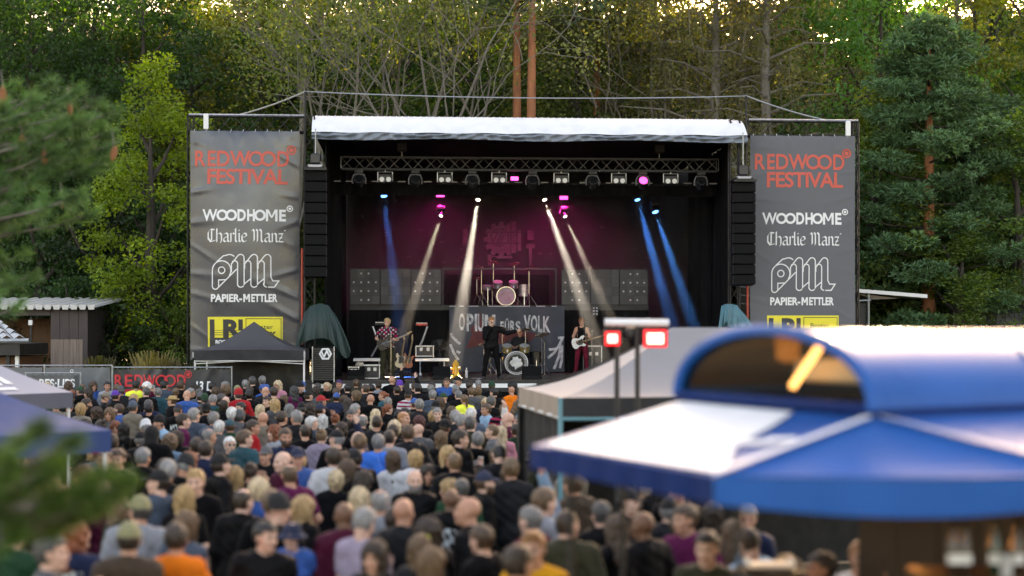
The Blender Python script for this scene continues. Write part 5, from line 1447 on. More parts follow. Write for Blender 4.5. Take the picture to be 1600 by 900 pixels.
# ================================================================ fences
DF = 43.0
FBLK = mat('fence_banner_black', (.014,.018,.024), .35, var=.25, scale=1.5, bump=.12, bscale=3)
FGRY = mat('fence_mesh_grey', (.13,.14,.145), .7, var=.2, scale=2, bump=.2, bscale=4)
def fence_panel(px0, px1, ytop, d, sheet, label, sag=.0, group=None):
    x0, x1 = G(px0, d).x, G(px1, d).x; zt_ = CAMZ - (ytop-HZ)/FPX*d
    t = thing('fence_panel', label, 'fence', ((x0+x1)/2, d, 0), group=group)
    for x in (x0, x1):
        b = MB(); b.tube((x,d,.0),(x,d,zt_+.03),.022); b.build('post', STEEL, t)
        b = MB(); b.box((x,d,.05),(.22,.6,.10),bev=.02); b.build('foot_block', mat('concrete',(.3,.29,.27),.9,bump=.3), t)
    b = MB(); b.tube((x0,d,zt_),(x1,d,zt_),.018); b.build('top_rail', STEEL, t)
    b = MB(); b.tube((x0,d,.14),(x1,d,.14),.018); b.build('bottom_rail', STEEL, t)
    b = MB(); n = int((x1-x0)/.14)
    for i in range(1, n): b.tube((x0+(x1-x0)*i/n,d+.008,.14),(x0+(x1-x0)*i/n,d+.008,zt_),.004,n=4,cap=False)
    for i in range(1, 8): b.tube((x0,d+.014,.14+(zt_-.14)*i/8),(x1,d+.014,.14+(zt_-.14)*i/8),.004,n=4,cap=False)
    o = b.build('wire_mesh', STEEL, t); o['kind'] = 'stuff'
    r_ = random.Random(int(px0))
    fl = [(r_.uniform(x0,x1), r_.uniform(-1.2,1.2), r_.uniform(.02,.05), r_.uniform(.06,.14)) for _ in range(9)]
    def surf(x, z, l=0.0):
        y = d-.035-.02*math.sin((x-x0)*3)
        for (fx, sl, am, w) in fl: y -= am*math.exp(-(((x-fx)-sl*(zt_-z))/w)**2)*(.4+.6*(zt_-z)/zt_)
        return Vector((x, y-l, z))
    b = MB(); b.grid(lambda s, q: surf(x0+.04+(x1-x0-.08)*s, .16+(zt_-.22-.02*abs(math.sin(s*9*math.pi)))*q + .02), 60, 20); b.build('banner_sheet', sheet, t, smooth=True)
    return t, surf, x0, x1, zt_
t, surf, x0, x1, zt_ = fence_panel(176, 362, 574, DF, FBLK, 'black fence banner with red festival lettering beside the gazebo')
FX = lambda cx: G(160+cx/7.26, DF).x; FY = lambda cy: CAMZ-(550+cy/7.26-HZ)/FPX*DF
f = Flat()
for c, a, e in (('R',145,240),('E',262,350),('D',372,470),('W',470,610),('D',850,950)): f.text(c, FX(a), FX(e), FY(392), FY(255), bold=.018)
for k, cx in enumerate((675,770)): f.ring(FX(cx), FY(325), abs(FX(48)-FX(0)), abs(FX(68)-FX(0)), lift=.0006*k)
f.ring(FX(978), FY(253), abs(FX(34)-FX(0)), abs(FX(43)-FX(0))); f.disc(FX(978), FY(253), abs(FX(22)-FX(0)))
f.text('FESTIVAL', FX(262), FX(900), FY(560), FY(420), bold=.024, spacing=.93)
f.map(lambda x, y, l: surf(x, y, .02+l), 'red_lettering', mat('print_signal_red',(.60,.02,.03),.5), t, mx=.07)
f = Flat(); f.text('13 B', FX(1065), FX(1245), FY(440), FY(330), bold=.03, shear=.1); f.text('BA', FX(1040), FX(1160), FY(560), FY(455), bold=.03, shear=.1)
f.map(lambda x, y, l: surf(x, y, .02+l), 'white_lettering', PRWHT, t, mx=.07)
fence_panel(70, 175, 571, DF+.05, FGRY, 'grey mesh fence panel between the tent and the black banner')
fence_panel(-60, 69, 571, DF+.05, FGRY, 'grey mesh fence panel behind the pale print tent')
t, surf, x0, x1, zt_ = fence_panel(40, 126, 583, 42.3, mat('fence_banner_charcoal',(.07,.075,.08),.5,var=.2,scale=2), 'charcoal fence banner with white lips lettering')
LX = lambda cx: G(cx/8, 42.3).x; LY = lambda cy: CAMZ-(550+cy/8-HZ)/FPX*42.3
f = Flat(); f.text('BES·LIPS', LX(500), LX(945), LY(445), LY(335), bold=.03); f.ring(LX(905),LY(238),abs(LX(14)-LX(0)),abs(LX(21)-LX(0)))
f.map(lambda x, y, l: surf(x, y, .02+l), 'white_lettering', PRWHT, t, mx=.07)

# ================================================================ dark gazebo
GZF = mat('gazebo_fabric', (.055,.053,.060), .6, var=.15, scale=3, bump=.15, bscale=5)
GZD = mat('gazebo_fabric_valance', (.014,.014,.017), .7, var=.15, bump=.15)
dg0, dg1 = 43.5, 45.35
xa, xb = G(303, dg0).x, G(474, dg0).x; ze = CAMZ-(548-HZ)/FPX*dg0; zp = CAMZ-(502.5-HZ)/FPX*(dg0+.9); zv = CAMZ-(563-HZ)/FPX*dg0
t = thing('gazebo', 'dark grey pop-up gazebo with white legs before the glossy banner', 'gazebo', ((xa+xb)/2,(dg0+dg1)/2,0))
C4 = [Vector((xa,dg0,ze)),Vector((xb,dg0,ze)),Vector((xb,dg1,ze)),Vector((xa,dg1,ze))]; pk = Vector(((xa+xb)/2,(dg0+dg1)/2,zp))
for i in range(4):
    a, c = C4[i], C4[(i+1) % 4]
    def fn(s, q, a=a, c=c):
        e = a.lerp(c, s); p = e.lerp(pk, q); p.z -= .16*math.sin(q*math.pi)*(1-.3*q)
        p.z += .03*math.sin(s*math.pi)*(1-q)
        return p
    b = MB(); b.grid(fn, 16, 16); b.build('roof_panel', GZF, t, smooth=True)
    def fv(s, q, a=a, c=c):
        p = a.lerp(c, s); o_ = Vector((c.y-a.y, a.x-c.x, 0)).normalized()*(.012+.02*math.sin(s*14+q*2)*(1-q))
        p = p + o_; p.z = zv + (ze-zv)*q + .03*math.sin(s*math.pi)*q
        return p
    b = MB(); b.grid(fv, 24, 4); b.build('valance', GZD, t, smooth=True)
LEGW = mat('white_tube',(.68,.68,.68),.4)
for c in C4:
    b = MB(); b.tube((c.x*.998,c.y+(.06 if c.y < 44 else -.06),0),(c.x*.998,c.y+(.06 if c.y < 44 else -.06),ze),.028); b.box((c.x,c.y+.06 if c.y<44 else c.y-.06,ze-.12),(.08,.08,.16)); b.build('leg', LEGW, t)
b = MB(); b.tube((xa,dg0+.02,zv-.02),(xb,dg0+.02,zv-.02),.020); b.tube((xa,dg0+.06,zv-.1),(pk.x,dg0+.06,zv-.02),.014); b.tube((xb,dg0+.06,zv-.1),(pk.x,dg0+.06,zv-.02),.014); b.build('scissor_brace', LEGW, t)
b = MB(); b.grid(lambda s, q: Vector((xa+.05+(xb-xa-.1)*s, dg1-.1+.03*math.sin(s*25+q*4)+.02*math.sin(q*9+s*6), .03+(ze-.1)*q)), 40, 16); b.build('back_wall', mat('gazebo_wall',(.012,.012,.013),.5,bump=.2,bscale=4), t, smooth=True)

# ================================================================ hut and kiosk behind the fence
dh = 50.0
H_ = lambda px, py, d=dh: P(px, py, d)
t = thing('wooden_hut', 'brown clad hut with open front and pale corrugated roof edge', 'hut', tuple(G(60,dh)))
CLAD = mat('brown_cladding', (.052,.036,.036), .6, var=.15, scale=5); PLY = mat('weathered_ply', (.22,.16,.13), .7, var=.4, scale=3, stretch=(4,1,.3)); WOODI = mat('orange_wood',(.12,.05,.02),.6,var=.3,scale=4,stretch=(1,1,.2))
zt_ = H_(60,483).z
xr = H_(137,500).x; xo = H_(79,500).x; xl = H_(-260,500).x
for i in range(4):
    a = xo+(xr-xo)*i/4; c = xo+(xr-xo)*(i+1)/4
    zb = H_(60,530).z
    b = MB(); b.bx(a+.006,c-.006,dh,dh+.05,zb,zt_-.02); b.build('cladding_panel', CLAD, t)
b = MB(); b.bx(xr-.16,xr,dh-.015,dh+.06,0,zt_-.02); b.build('corner_board', CLAD, t)
for i in range(5):
    a = xo+(xr-.16-xo)*i/5; c = xo+(xr-.16-xo)*(i+1)/5
    b = MB(); b.bx(a+.004,c-.004,dh+.005,dh+.03,0,H_(60,530).z-.005); b.build('sheet_panel', PLY, t)
b = MB(); b.bx(xr-.05,xr,dh+.06,dh+4,0,zt_-.02); b.build('side_wall', CLAD, t)
b = MB(); b.bx(xl,xo,dh+2.6,dh+2.7,0,zt_-.3); b.build('back_wall', WOODI, t)
b = MB(); b.bx(xo,xo+.06,dh+.06,dh+2.6,0,zt_-.1); b.build('inner_wall', WOODI, t)
b = MB(); b.bx(xl,xo-.002,dh-.02,dh+.05,H_(60,493).z,zt_-.02); b.build('lintel', CLAD, t)
b = MB(); b.bx(H_(45,500).x,H_(48,500).x,dh+.1,dh+.16,0,H_(60,495).z); b.build('post', BLKP, t)
b = MB(); b.box(H_(48,504),(.12,.1,.16)); b.build('lamp', WHT, t)
RF = mat('pale_roof_sheet',(.55,.54,.52),.5,var=.15)
b = MB(); b.grid(lambda s, q: Vector((xl+(H_(147,480).x-xl)*s, dh-.3+4.6*q, zt_+.02+.35*q+.07*(1 if int(s*44) % 2 else 0))), 132, 2); b.build('roof_sheet', RF, t)
for i in range(20):
    px = 142.5-13.6*i
    c = H_(px, 480, dh-.32); w = 12/FPX*dh/2
    b = MB(); b.prism([(c.x-w,c.y,c.z+.07),(c.x-w*.7,c.y,c.z-.075),(c.x+w*.7,c.y,c.z-.075),(c.x+w,c.y,c.z+.07)], (0,.05,0)); b.build('roof_end_cap', RF, t)
dk = 46.0
t = thing('kiosk', 'small kiosk with pale tiled hip roof beside the hut', 'kiosk', tuple(G(-40,dk)))
TILE = mat('pale_tiles',(.42,.44,.46),.45,var=.25,scale=6)
e0, e1, pk2 = P(-140,531,dk-.8), P(41,529,dk-.8), P(-25,494,dk+.8)
for i in range(9):
    for j in range(5):
        s0, s1 = i/9, (i+1)/9; q0, q1 = j/5, (j+1)/5
        def pt(s, q): 
            e = e0.lerp(e1, s); return e.lerp(pk2+Vector(((s-.5)*.6,0,0)), q)
        a, b1, c, d_ = pt(s0+.005,q0), pt(s1-.005,q0), pt(s1-.005,q1), pt(s0+.005,q1)
        up = Vector((0,-.03,.06)); mid = (a+b1)/2+up*1.6; mid2 = (c+d_)/2+up*.8
        b = MB(); b.add([a,mid,b1,c,mid2,d_],[(0,1,4,5),(1,2,3,4)]); b.build('roof_tile', TILE, t, smooth=True)
b = MB(); b.tube(e0+Vector((0,-.06,-.06)), e1+Vector((.1,-.06,-.06)), .07); b.build('gutter', STEEL, t)
b = MB(); b.bx(e0.x+.2,e1.x-.35,dk-.3,dk+2,0,e0.z-.5); b.build('kiosk_wall', WOODI, t)
b = MB(); b.bx(e0.x,e1.x-.2,dk-.75,dk+2,e0.z-.45,e0.z-.12); b.build('soffit', BLKP, t)
for px in (13,27):
    b = MB(); x = P(px,550,dk-.5).x; b.bx(x-.05,x+.05,dk-.55,dk-.45,0,e0.z-.4); b.build('post', WHT if px == 27 else BLKP, t)
# dark trailer roofs and awning on the bass side
t = thing('awning', 'flat white awning on steel posts behind the matt grey banner', 'awning', tuple(G(1390,52)))
a, c = P(1338,451,52), P(1449,460,52)
b = MB(); b.prism([a,c,c+Vector((0,0,-.12)),a+Vector((0,0,-.12))],(0,2.2,0)); b.build('awning_sheet', WHT, t)
b = MB(); b.prism([a+Vector((0,.2,-.13)),c+Vector((-.9,.2,-.13)),a+Vector((.6,.2,-.36))],(0,1.8,0)); b.build('awning_arm', mat('beige_cloth',(.2,.17,.14),.8), t)
for px in (1358,1361):
    x = P(px,470,52).x; b = MB(); b.tube((x,52.1 if px == 1358 else 54,0),(x,52.1 if px == 1358 else 54,a.z-.1),.04); b.build('post', STEEL, t)
b = MB(); b.tube(P(1340,470,52)+Vector((0,.1,0)),P(1362,469,52)+Vector((0,.1,0)),.03); b.build('brace', STEEL, t)
b = MB(); b.bx(P(1339,470,52).x,P(1357,470,52).x,52.3,52.4,0,P(1339,473,52).z); b.build('side_sheet', BLKP, t)
t = thing('site_container', 'long dark site container with rounded roof edge behind the pavilion', 'container', tuple(G(1560,54)))
a, c = P(1490,490,54), P(1680,488,54)
b = MB(); b.bx(a.x,c.x,54,57,0,P(1550,484,54).z,bev=.12); b.build('container_body', mat('dark_container',(.016,.022,.026),.5), t)
b = MB(); b.bx(a.x-.02,a.x+.06,53.97,54.0,0,P(1550,487,54).z); b.build('corner_post', STEEL, t)
for k in range(12):
    b = MB(); x = a.x+.25+(c.x-a.x-.5)*k/12; b.bx(x,x+.12,53.965,53.998,.1,P(1550,490,54).z); b.build('rib', mat('dark_container',(.016,.022,.026),.5), t)

# ================================================================ tents
def pyramid_tent(label, px, d, half, ze, zp, rot, mroof, mval, val=.25, prints=None, concave=.08, legs=LEGW):
    c = G(px, d)
    t = thing('pavilion_tent', label, 'tent', tuple(c), rot)
    W = wm(t)
    cs = [Vector((sx*half,sy*half,ze)) for sx,sy in ((-1,-1),(1,-1),(1,1),(-1,1))]; pk = Vector((0,0,zp))
    for i in range(4):
        a, e = cs[i], cs[(i+1) % 4]
        def fn(s, q, a=a, e=e):
            p = a.lerp(e, s).lerp(pk, q); p.z -= concave*math.sin(q*math.pi); return p
        b = MB(); b.grid(fn, 12, 12); o = b.build('roof_panel', mroof, t, W, smooth=True)
        if prints and i in prints:
            f = Flat(); [f.rect(.20+.075*k,.20+.075*k+.05,.18+.02*(k % 3),.36-.02*(k % 2)) for k in range(8)]; f.rect(.22,.74,.08,.13)
            f.fine(.05)
            b = MB(); b.add([fn(x, y)+Vector((0,0,.012)) for x,y,l in f.v], f.f); pp = b.build('roof_print', PRWHT, t, W); pp['kind'] = 'stuff'
        nrm = Vector(((e.y-a.y),-(e.x-a.x),0)).normalized()
        def fv(s, q, a=a, e=e, nrm=nrm):
            p = a.lerp(e, s) + nrm*(.01+.012*math.sin(s*18)*(1-q)); p.z = ze - val*(1-q); return p
        b = MB(); b.grid(fv, 20, 3); b.build('valance', mval, t, W, smooth=True)
        b = MB(); b.tube(a*.97-Vector((0,0,a.z*.97)), Vector((a.x*.97,a.y*.97,ze)), .025); b.build('leg', legs, t, W)
    return t
NAVY = mat('navy_tent_cloth', (.010,.045,.16), .6, var=.1, scale=3, bump=.1); LILAC = mat('lilac_tent_cloth', (.27,.28,.34), .55, var=.1, scale=3, bump=.1)
pyramid_tent('grey lilac tent with white roof print beside the fence', -95, 25.6, 1.56, 2.24, 3.2, R(43), LILAC, mat('dark_valance',(.10,.105,.14),.7), prints=(0,1))
pyramid_tent('plain navy tent roof behind the low pine branch', -148, 17.9, 1.68, 2.16, 3.1, R(43), NAVY, NAVY)
# grey beige pagoda tent
PAG = mat('pagoda_cloth', (.22,.215,.225), .6, var=.1, scale=2.5, bump=.12, bscale=4); PAGV = mat('pagoda_valance_beige', (.34,.27,.22), .65, var=.1); PAGD = mat('pagoda_valance_dark', (.012,.013,.015), .7)
fc, lc = Vector((.57,18.4)), Vector((.10,21.3)); ax = Vector((.988,.155)); rc_, bc = fc+ax*6, lc+ax*6
zE, zB, zR_ = 2.50, 2.28, 3.32
t = thing('pagoda_tent', 'grey and beige ridge tent with concave roof behind the blue pavilion', 'tent', (3.3,20.5,0))
r1 = (fc+lc)/2+ax*1.75; r2 = (rc_+bc)/2-ax*1.5
V3 = lambda p, z: Vector((p.x,p.y,z))
def slope(A, B_, C_, D_, conc, m, nm='roof_panel'):
    def fn(s, q):
        p = A.lerp(B_, s).lerp(D_.lerp(C_, s), q); p.z -= conc*math.sin(q**.8*math.pi); return p
    b = MB(); b.grid(fn, 24, 16); return b.build(nm, m, t, smooth=True)
PAGL = mat('pagoda_cloth_beige', (.37,.34,.33), .6, var=.08, scale=2.5, bump=.12, bscale=4)
slope(V3(lc,zE),V3(fc,zE),V3(r1,zR_),V3(r1,zR_),.14,PAGL); slope(V3(fc,zE),V3(rc_,zE),V3(r2,zR_),V3(r1,zR_),.10,PAG)
slope(V3(rc_,zE),V3(bc,zE),V3(r2,zR_),V3(r2,zR_),.14,PAG); slope(V3(bc,zE),V3(lc,zE),V3(r1,zR_),V3(r2,zR_),.10,PAG)
for (p, q_, m) in ((lc,fc,PAGV),(fc,rc_,PAGD),(rc_,bc,PAGD),(bc,lc,PAGD)):
    nrm = Vector((q_.y-p.y, p.x-q_.x)).normalized()
    b = MB(); b.grid(lambda s, k: V3(p.lerp(q_,s)+nrm*(.012+.015*math.sin(s*30)*(1-k)), zB+(zE-zB)*k - (.04*math.sin(s*math.pi)*(1-k))), 30, 3); b.build('valance', m, t, smooth=True)
b = MB(); b.tube(V3(lc,zB-.02),V3(fc,zB-.02),.02); b.build('eave_rail', LEGW, t)
b = MB(); b.tube(V3(fc,zB-.03),V3(rc_,zB-.03),.025); b.build('front_rail', mat('teal_tube',(.10,.28,.33),.4), t)
for p in (fc,lc,rc_,bc):
    b = MB(); b.tube(V3(p,0),V3(p,zE),.03); b.build('leg', mat('teal_tube',(.10,.28,.33),.4) if p is not lc else BLKP, t)
b = MB(); b.grid(lambda s, k: V3(lc.lerp(fc,s)+Vector((.05+.02*math.sin(s*30),0)), .02+(zB-.05)*k), 24, 2); b.build('side_wall', mat('tent_wall_dark',(.012,.011,.011),.8), t, smooth=True)
b = MB(); b.grid(lambda s, k: V3(bc.lerp(lc,s), .02+(zB-.05)*k), 10, 2); b.build('rear_wall', mat('tent_wall_dark',(.012,.011,.011),.8), t)
# light stand with two red floods
dl_ = 16.8
t = thing('light_stand', 'twin pole light stand with white bar and two glowing red floods', 'light stand', tuple(G(996,dl_)))
for px in (964,996):
    x = G(px,dl_).x
    b = MB(); b.tube((x,dl_,0),(x,dl_,P(996,506,dl_).z),.028); b.build('pole', BLKP, t)
    b = MB()
    for k in range(3):
        a = 2.1*k+.4; b.tube((x,dl_,1.0),(x+.5*math.cos(a),dl_+.5*math.sin(a),.02),.018,n=6)
    b.build('tripod_legs', BLKP, t)
b = MB(); a, c = P(945,504,dl_), P(1045,505,dl_); b.tube(a,c,.042,n=10); b.build('cross_bar', WHT, t, smooth=True)
RED = emis('lamp_red', (1,.45,.42), 1.2)
for (px, py, w, h, ry) in ((957,529,.12,.11,8),(1024,529,.21,.145,0)):
    c = P(px,py,dl_-.05)
    M_ = Matrix.Rotation(R(ry),3,'Z')
    b = MB(); b.box(c+Vector((0,.07,.01)),(w+.06,.12,h+.07),M=M_,bev=.02); b.tube(c+Vector((0,.06,.08)),Vector((c.x,dl_,a.z)),.02); hs_ = b.build('flood_housing', BLKP, t)
    b = MB(); b.box(c,(w+.035,.012,h+.035),M=M_,bev=.005); b.build('flood_glow_rim', emis('lamp_red_glow',(1,.01,.02),.55), hs_)  # red glow around the bright face, built as an emissive frame
    b = MB(); b.box(c+Vector((0,-.014,0)),(w*.82,.012,h*.78),M=M_,bev=.005); b.build('flood_face', RED, hs_)
b = MB(); c = P(985,521,dl_+.05); b.lathe([(0,-.07),(.06,-.05),(.075,0),(.06,.06),(0,.08)], c, 12); b.build('lamp_head', BLKP, t, smooth=True)

# ================================================================ blue arched pavilion
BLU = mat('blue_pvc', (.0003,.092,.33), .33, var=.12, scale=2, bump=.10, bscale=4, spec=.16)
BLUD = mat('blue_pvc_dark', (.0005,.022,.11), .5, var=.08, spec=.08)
WPV = mat('white_pvc', (.85,.85,.86), .5, var=.03)
LC, FCo, RC = Vector((.12,9.78)), Vector((1.01,7.86)), Vector((3.05,8.0))
LL, LR = Vector((1.09,10.2)), Vector((1.95,8.42)); ea = Vector((.86,.51)).normalized()
LR2, LL2 = LR+ea*3.4, LL+ea*3.4
RC2, BC1, BC0 = RC+ea*3.0, LL2+Vector((.3,1.2)), LL+Vector((-.5,1.1))
zEa, zBv, zLn = 2.62, 2.48, 2.88
t = thing('blue_pavilion', 'glossy blue pavilion with barrel vault lantern, arched window and white side panel', 'pavilion', (2.6,9.8,0))
eav = [LC,FCo,RC,RC2,BC1,BC0]; ins = [LL,LR,LR,LR2,LL2,LL]
def bil(A, B_, C_, D_): return lambda s, q: A.lerp(B_, s).lerp(D_.lerp(C_, s), q)
for i in range(6):
    j = (i+1) % 6
    A, B_, C_, D_ = V3(eav[i],zEa), V3(eav[j],zEa), V3(ins[j],zLn), V3(ins[i],zLn)
    g0 = bil(A,B_,C_,D_)
    bulge = -.10 if i == 1 else 0
    def fn(s, q, g0=g0, i=i):
        p = g0(s,q); p.z -= .035*math.sin(q*math.pi)*math.sin(s*math.pi); return p
    b = MB(); b.grid(fn, 20, 12); b.build('roof_panel', BLU, t, smooth=True)
    nrm = Vector((eav[j].y-eav[i].y, eav[i].x-eav[j].x)).normalized()
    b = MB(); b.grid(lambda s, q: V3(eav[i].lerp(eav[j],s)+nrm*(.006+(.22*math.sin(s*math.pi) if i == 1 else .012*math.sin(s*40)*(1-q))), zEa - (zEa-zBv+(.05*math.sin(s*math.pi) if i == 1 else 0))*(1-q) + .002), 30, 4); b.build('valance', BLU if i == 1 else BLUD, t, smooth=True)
    if i == 1:
        b = MB(); b.grid(lambda s, q: V3(eav[i].lerp(eav[j],s)+nrm*(.006+.22*math.sin(s*math.pi))*q, zEa+.003+.004*q), 30, 2); b.build('eave_strip', BLU, t, smooth=True)
    if i == 0: left_face = fn
    # hip seams
    if i in (1,2):
        e, k = V3(eav[i],zEa), V3(LR,zLn)
        d_ = (k-e); n_ = Vector((-d_.y,d_.x,0)).normalized()*.032
        b = MB(); b.add([e-n_+Vector((0,0,.02)),e+n_+Vector((0,0,.02)),k+n_+Vector((0,0,.02))-d_*.03,k-n_+Vector((0,0,.02))-d_*.03],[(0,1,2,3)]); b.build('hip_strip', WPV, t)
# white printed panel and lettering dots on the face
def on_left(s, q): return left_face(s, q)+Vector((-.006,-.002,.012))
f = Flat(); pts = [(.06,.05),(.12,.02),(.97,.03),(.98,.10),(.90,.25),(.80,.40),(.74,.58),(.70,.80),(.66,.96),(.05,.97),(.03,.9)]
f.add(pts,[tuple(range(len(pts)))]); f.fine(.08); b = MB(); b.add([on_left(x,y) for x,y,l in f.v], f.f); b.build('white_panel', WPV, t)
for (cx, cy, r_) in ((.86,.50,.045),(.92,.56,.04)):
    f = Flat(); f.disc(cx,cy,r_); f.rect(cx-.09,cx,cy-.045,cy+.03); b = MB(); b.add([on_left(x,y)+Vector((0,0,.004)) for x,y,l in f.v], f.f); o = b.build('white_lettering', WPV, t); o['kind'] = 'stuff'
# lantern: upstand, vault, gable arch
rise = .43
mid = lambda s: LL.lerp(LR, s)
def vault(s, q, lift=0.0):
    a = math.pi*s; base = LL.lerp(LR, .5-.5*math.cos(a)); z = zLn+.04+(rise+lift)*math.sin(a)**.9
    return V3(base+ea*(3.4*q), z)
b = MB(); b.grid(lambda s, q: vault(s,q), 36, 14); b.build('vault', BLU, t, smooth=True)
for (p, q_) in ((LL,LR),(LR,LR2),(LR2,LL2),(LL2,LL)):
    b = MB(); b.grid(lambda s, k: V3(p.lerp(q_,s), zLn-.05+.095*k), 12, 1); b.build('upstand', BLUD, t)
b = MB(); b.path([vault(s/24,0)+V3(-ea*.01,0) for s in range(25)], .035, 8); b.build('arch_trim', BLU, t, smooth=True)
b = MB(); b.tube(V3(LL,zLn+.045)-V3(ea*.01,0), V3(LR,zLn+.045)-V3(ea*.01,0), .03); b.build('gable_sill', BLUD, t)
PANE = bpy.data.materials.new('clear_pane'); PANE.use_nodes = True
_n = PANE.node_tree.nodes; _l = PANE.node_tree.links; _g = _n.new('ShaderNodeBsdfGlossy'); _g.inputs['Roughness'].default_value = .08; _tr = _n.new('ShaderNodeBsdfTransparent'); _tr.inputs[0].default_value = (.8,.72,.6,1)
_mx = _n.new('ShaderNodeMixShader'); _mx.inputs[0].default_value = .06; _l.new(_tr.outputs[0],_mx.inputs[1]); _l.new(_g.outputs[0],_mx.inputs[2]); _l.new(_mx.outputs[0],_n['Material Output'].inputs[0])
b = MB(); b.poly([vault(s/24,0)+V3(ea*.02,0) for s in range(25)]); b.build('gable_pane', PANE, t)
INN = mat('amber_lining', (.10,.045,.012), .6, var=.3, scale=2)
b = MB(); b.grid(lambda s, q: vault(.04+.92*s, .02+.9*q, -.05)+Vector((0,0,-.01)), 30, 10); b.build('vault_lining', INN, t, smooth=True)
b = MB(); b.poly([vault(.03+.94*s/24,.55,-.05) for s in range(25)]); b.build('inner_bulkhead', mat('dark_brown_board',(.03,.018,.01),.7), t)
b = MB(); b.add([V3(LL+ea*.05,zLn),V3(LR+ea*.05,zLn),V3(LR2-ea*.1,zLn),V3(LL2-ea*.1,zLn)],[(0,1,2,3)]); b.build('lantern_floor', mat('dark_brown_board',(.03,.018,.01),.7), t)
tb0 = V3(LL.lerp(LR,.40)+ea*.35, zLn+.12); tb1 = V3(LL.lerp(LR,.62)+ea*.3, zLn+.46)
b = MB(); b.tube(tb0,tb1,.024,n=10); b.build('lamp_tube', emis('lamp_amber',(1,.6,.25),.75), t)
b = MB(); c = V3(LL.lerp(LR,.34)+ea*.4, zLn+.36); b.lathe([(0,-.1),(.07,-.08),(.08,.06),(0,.1)], c, 12); b.build('amber_lamp', emis('lamp_amber_soft',(1,.38,.06),.06), t)
b = MB(); c = V3(LL.lerp(LR,.52)+ea*.5, zLn+.22); dd = (LR-LL).normalized(); b.box(c,(.75,.05,.15),rz=math.atan2(dd.y,dd.x),bev=.02); b.build('white_sign', WPV, t)
for p in eav:
    b = MB(); b.tube(V3(p.lerp(Vector((2.6,9.8)),.1),0),V3(p.lerp(Vector((2.6,9.8)),.1),zEa+.02),.02); b.build('leg', BLKP, t)
for (p, q_) in ((RC2,BC1),):
    b = MB(); b.grid(lambda s, k: V3(p.lerp(q_,s).lerp(Vector((2.6,9.8)),.06), .02+(zEa-.03)*k), 10, 2); b.build('rear_wall', mat('dark_brown_board',(.03,.018,.01),.7), t)  # dark wall added to block the brightness behind and shade the people
BARB = mat('added_dark_board',(.035,.018,.009),.6,var=.3,scale=3,stretch=(1,1,.3))
for i in range(12):
    a, c = Vector((2.55,11.5)).lerp(Vector((5.6,9.9)), i/12), Vector((2.55,11.5)).lerp(Vector((5.6,9.9)), (i+.97)/12)
    b = MB(); b.prism([V3(a,.01),V3(c,.01),V3(c,2.5),V3(a,2.5)],(.02,.035,0)); b.build('added_dark_plank', BARB, t)  # dark boards added to cover the bright ground behind the bar
# round white emblem on the vault flank
f = Flat(); f.ring(.80,.50,.055,.095); b = MB(); b.add([vault(x,y)+Vector((0,-.012,.012)) for x,y,l in f.v], f.f); b.build('round_emblem', WPV, t)
# small festoon bulbs near the pavilion corner
t = thing('pendant_lamp', 'warm pendant lamp hanging under the blue pavilion roof', 'lamp', (2.3,9.3,2.25))
b = MB(); b.lathe([(.03,.12),(.05,.10),(.14,.0)], (2.3,9.3,2.25), 18, cap=False); b.build('lamp_shade', BLKP, t, smooth=True)
b = MB(); b.lathe([(0,-.02),(.035,.02),(.03,.06),(0,.09)], (2.3,9.3,2.26), 12); b.build('bulb', emis('lamp_warm',(1,.55,.2),1.5), t, smooth=True)
b = MB(); b.tube((2.3,9.3,2.36),(2.3,9.3,2.9),.008,n=5); b.build('cord', BLKP, t)
l = bpy.data.lights.new('warm_bulb','POINT'); l.energy = 2; l.color = (1,.45,.14); l.shadow_soft_size = .05
o = bpy.data.objects.new('warm_bulb', l); COL.objects.link(o); o.parent = t; o.location = (0,0,-.06)
# bar under the pavilion
BARW = mat('bar_wood',(.14,.065,.025),.5,var=.3,scale=4,stretch=(.3,3,1))
t = thing('bar_counter', 'brown wooden bar counter under the blue pavilion', 'bar', (2.5,8.6,0))
b0, b1 = P(1455,905,8.2), P(1700,880,8.6)
b = MB(); b.bx(b0.x,b1.x+.8,8.2,8.75,1.98,2.03,bev=.01); b.build('counter_top', BARW, t)
for i in range(8):
    x = b0.x+.05+(b1.x-b0.x+.6)*i/8; b = MB(); b.bx(x,x+.16,8.25,8.29,.02,1.98); b.build('front_plank', BARW, t)
b = MB(); b.bx(b0.x+.02,b1.x+.7,8.3,8.7,0,1.975); b.build('counter_body', mat('dark_brown_board',(.03,.018,.01),.7), t)
def bottle(x, y, z, col, label, lab):
    t = thing('bottle', label, 'bottle', (x,y,z), group='bottles on the bar')
    b = MB(); b.lathe([(.033,0),(.036,.02),(.036,.17),(.014,.23),(.013,.29),(.016,.295),(.016,.305),(0,.306)], (x,y,z), 12); b.build('glass', col, t, smooth=True)
    b = MB(); b.lathe([(.0368,.07),(.0368,.12)], (x,y,z), 12); b.build('paper_label', lab, t, smooth=True)
BG = mat('brown_glass',(.03,.012,.005),.1); GG = mat('green_glass',(.01,.03,.012),.1)
for i, (px, lb) in enumerate(((1490,'white labelled brown bottle on the bar, beside the wood board'),(1508,'white labelled brown bottle on the bar, second from the wood board'),(1555,'tall slim bottle standing by itself on the bar'),(1590,'short bottle at the bar beside the beer glass'))):
    x = G(px,8.4).x; bottle(x,8.4,2.032,BG if i != 2 else GG,lb,WPV)
x = G(1572,8.35).x; t = thing('beer_glass','glass of amber beer on the bar','glass',(x,8.35,2.032))
b = MB(); b.lathe([(.03,0),(.04,.12),(.038,.12),(.03,.01)],(x,8.35,2.032),14); b.build('tumbler',mat('clear_glass',(.5,.5,.5),.08),t,smooth=True)
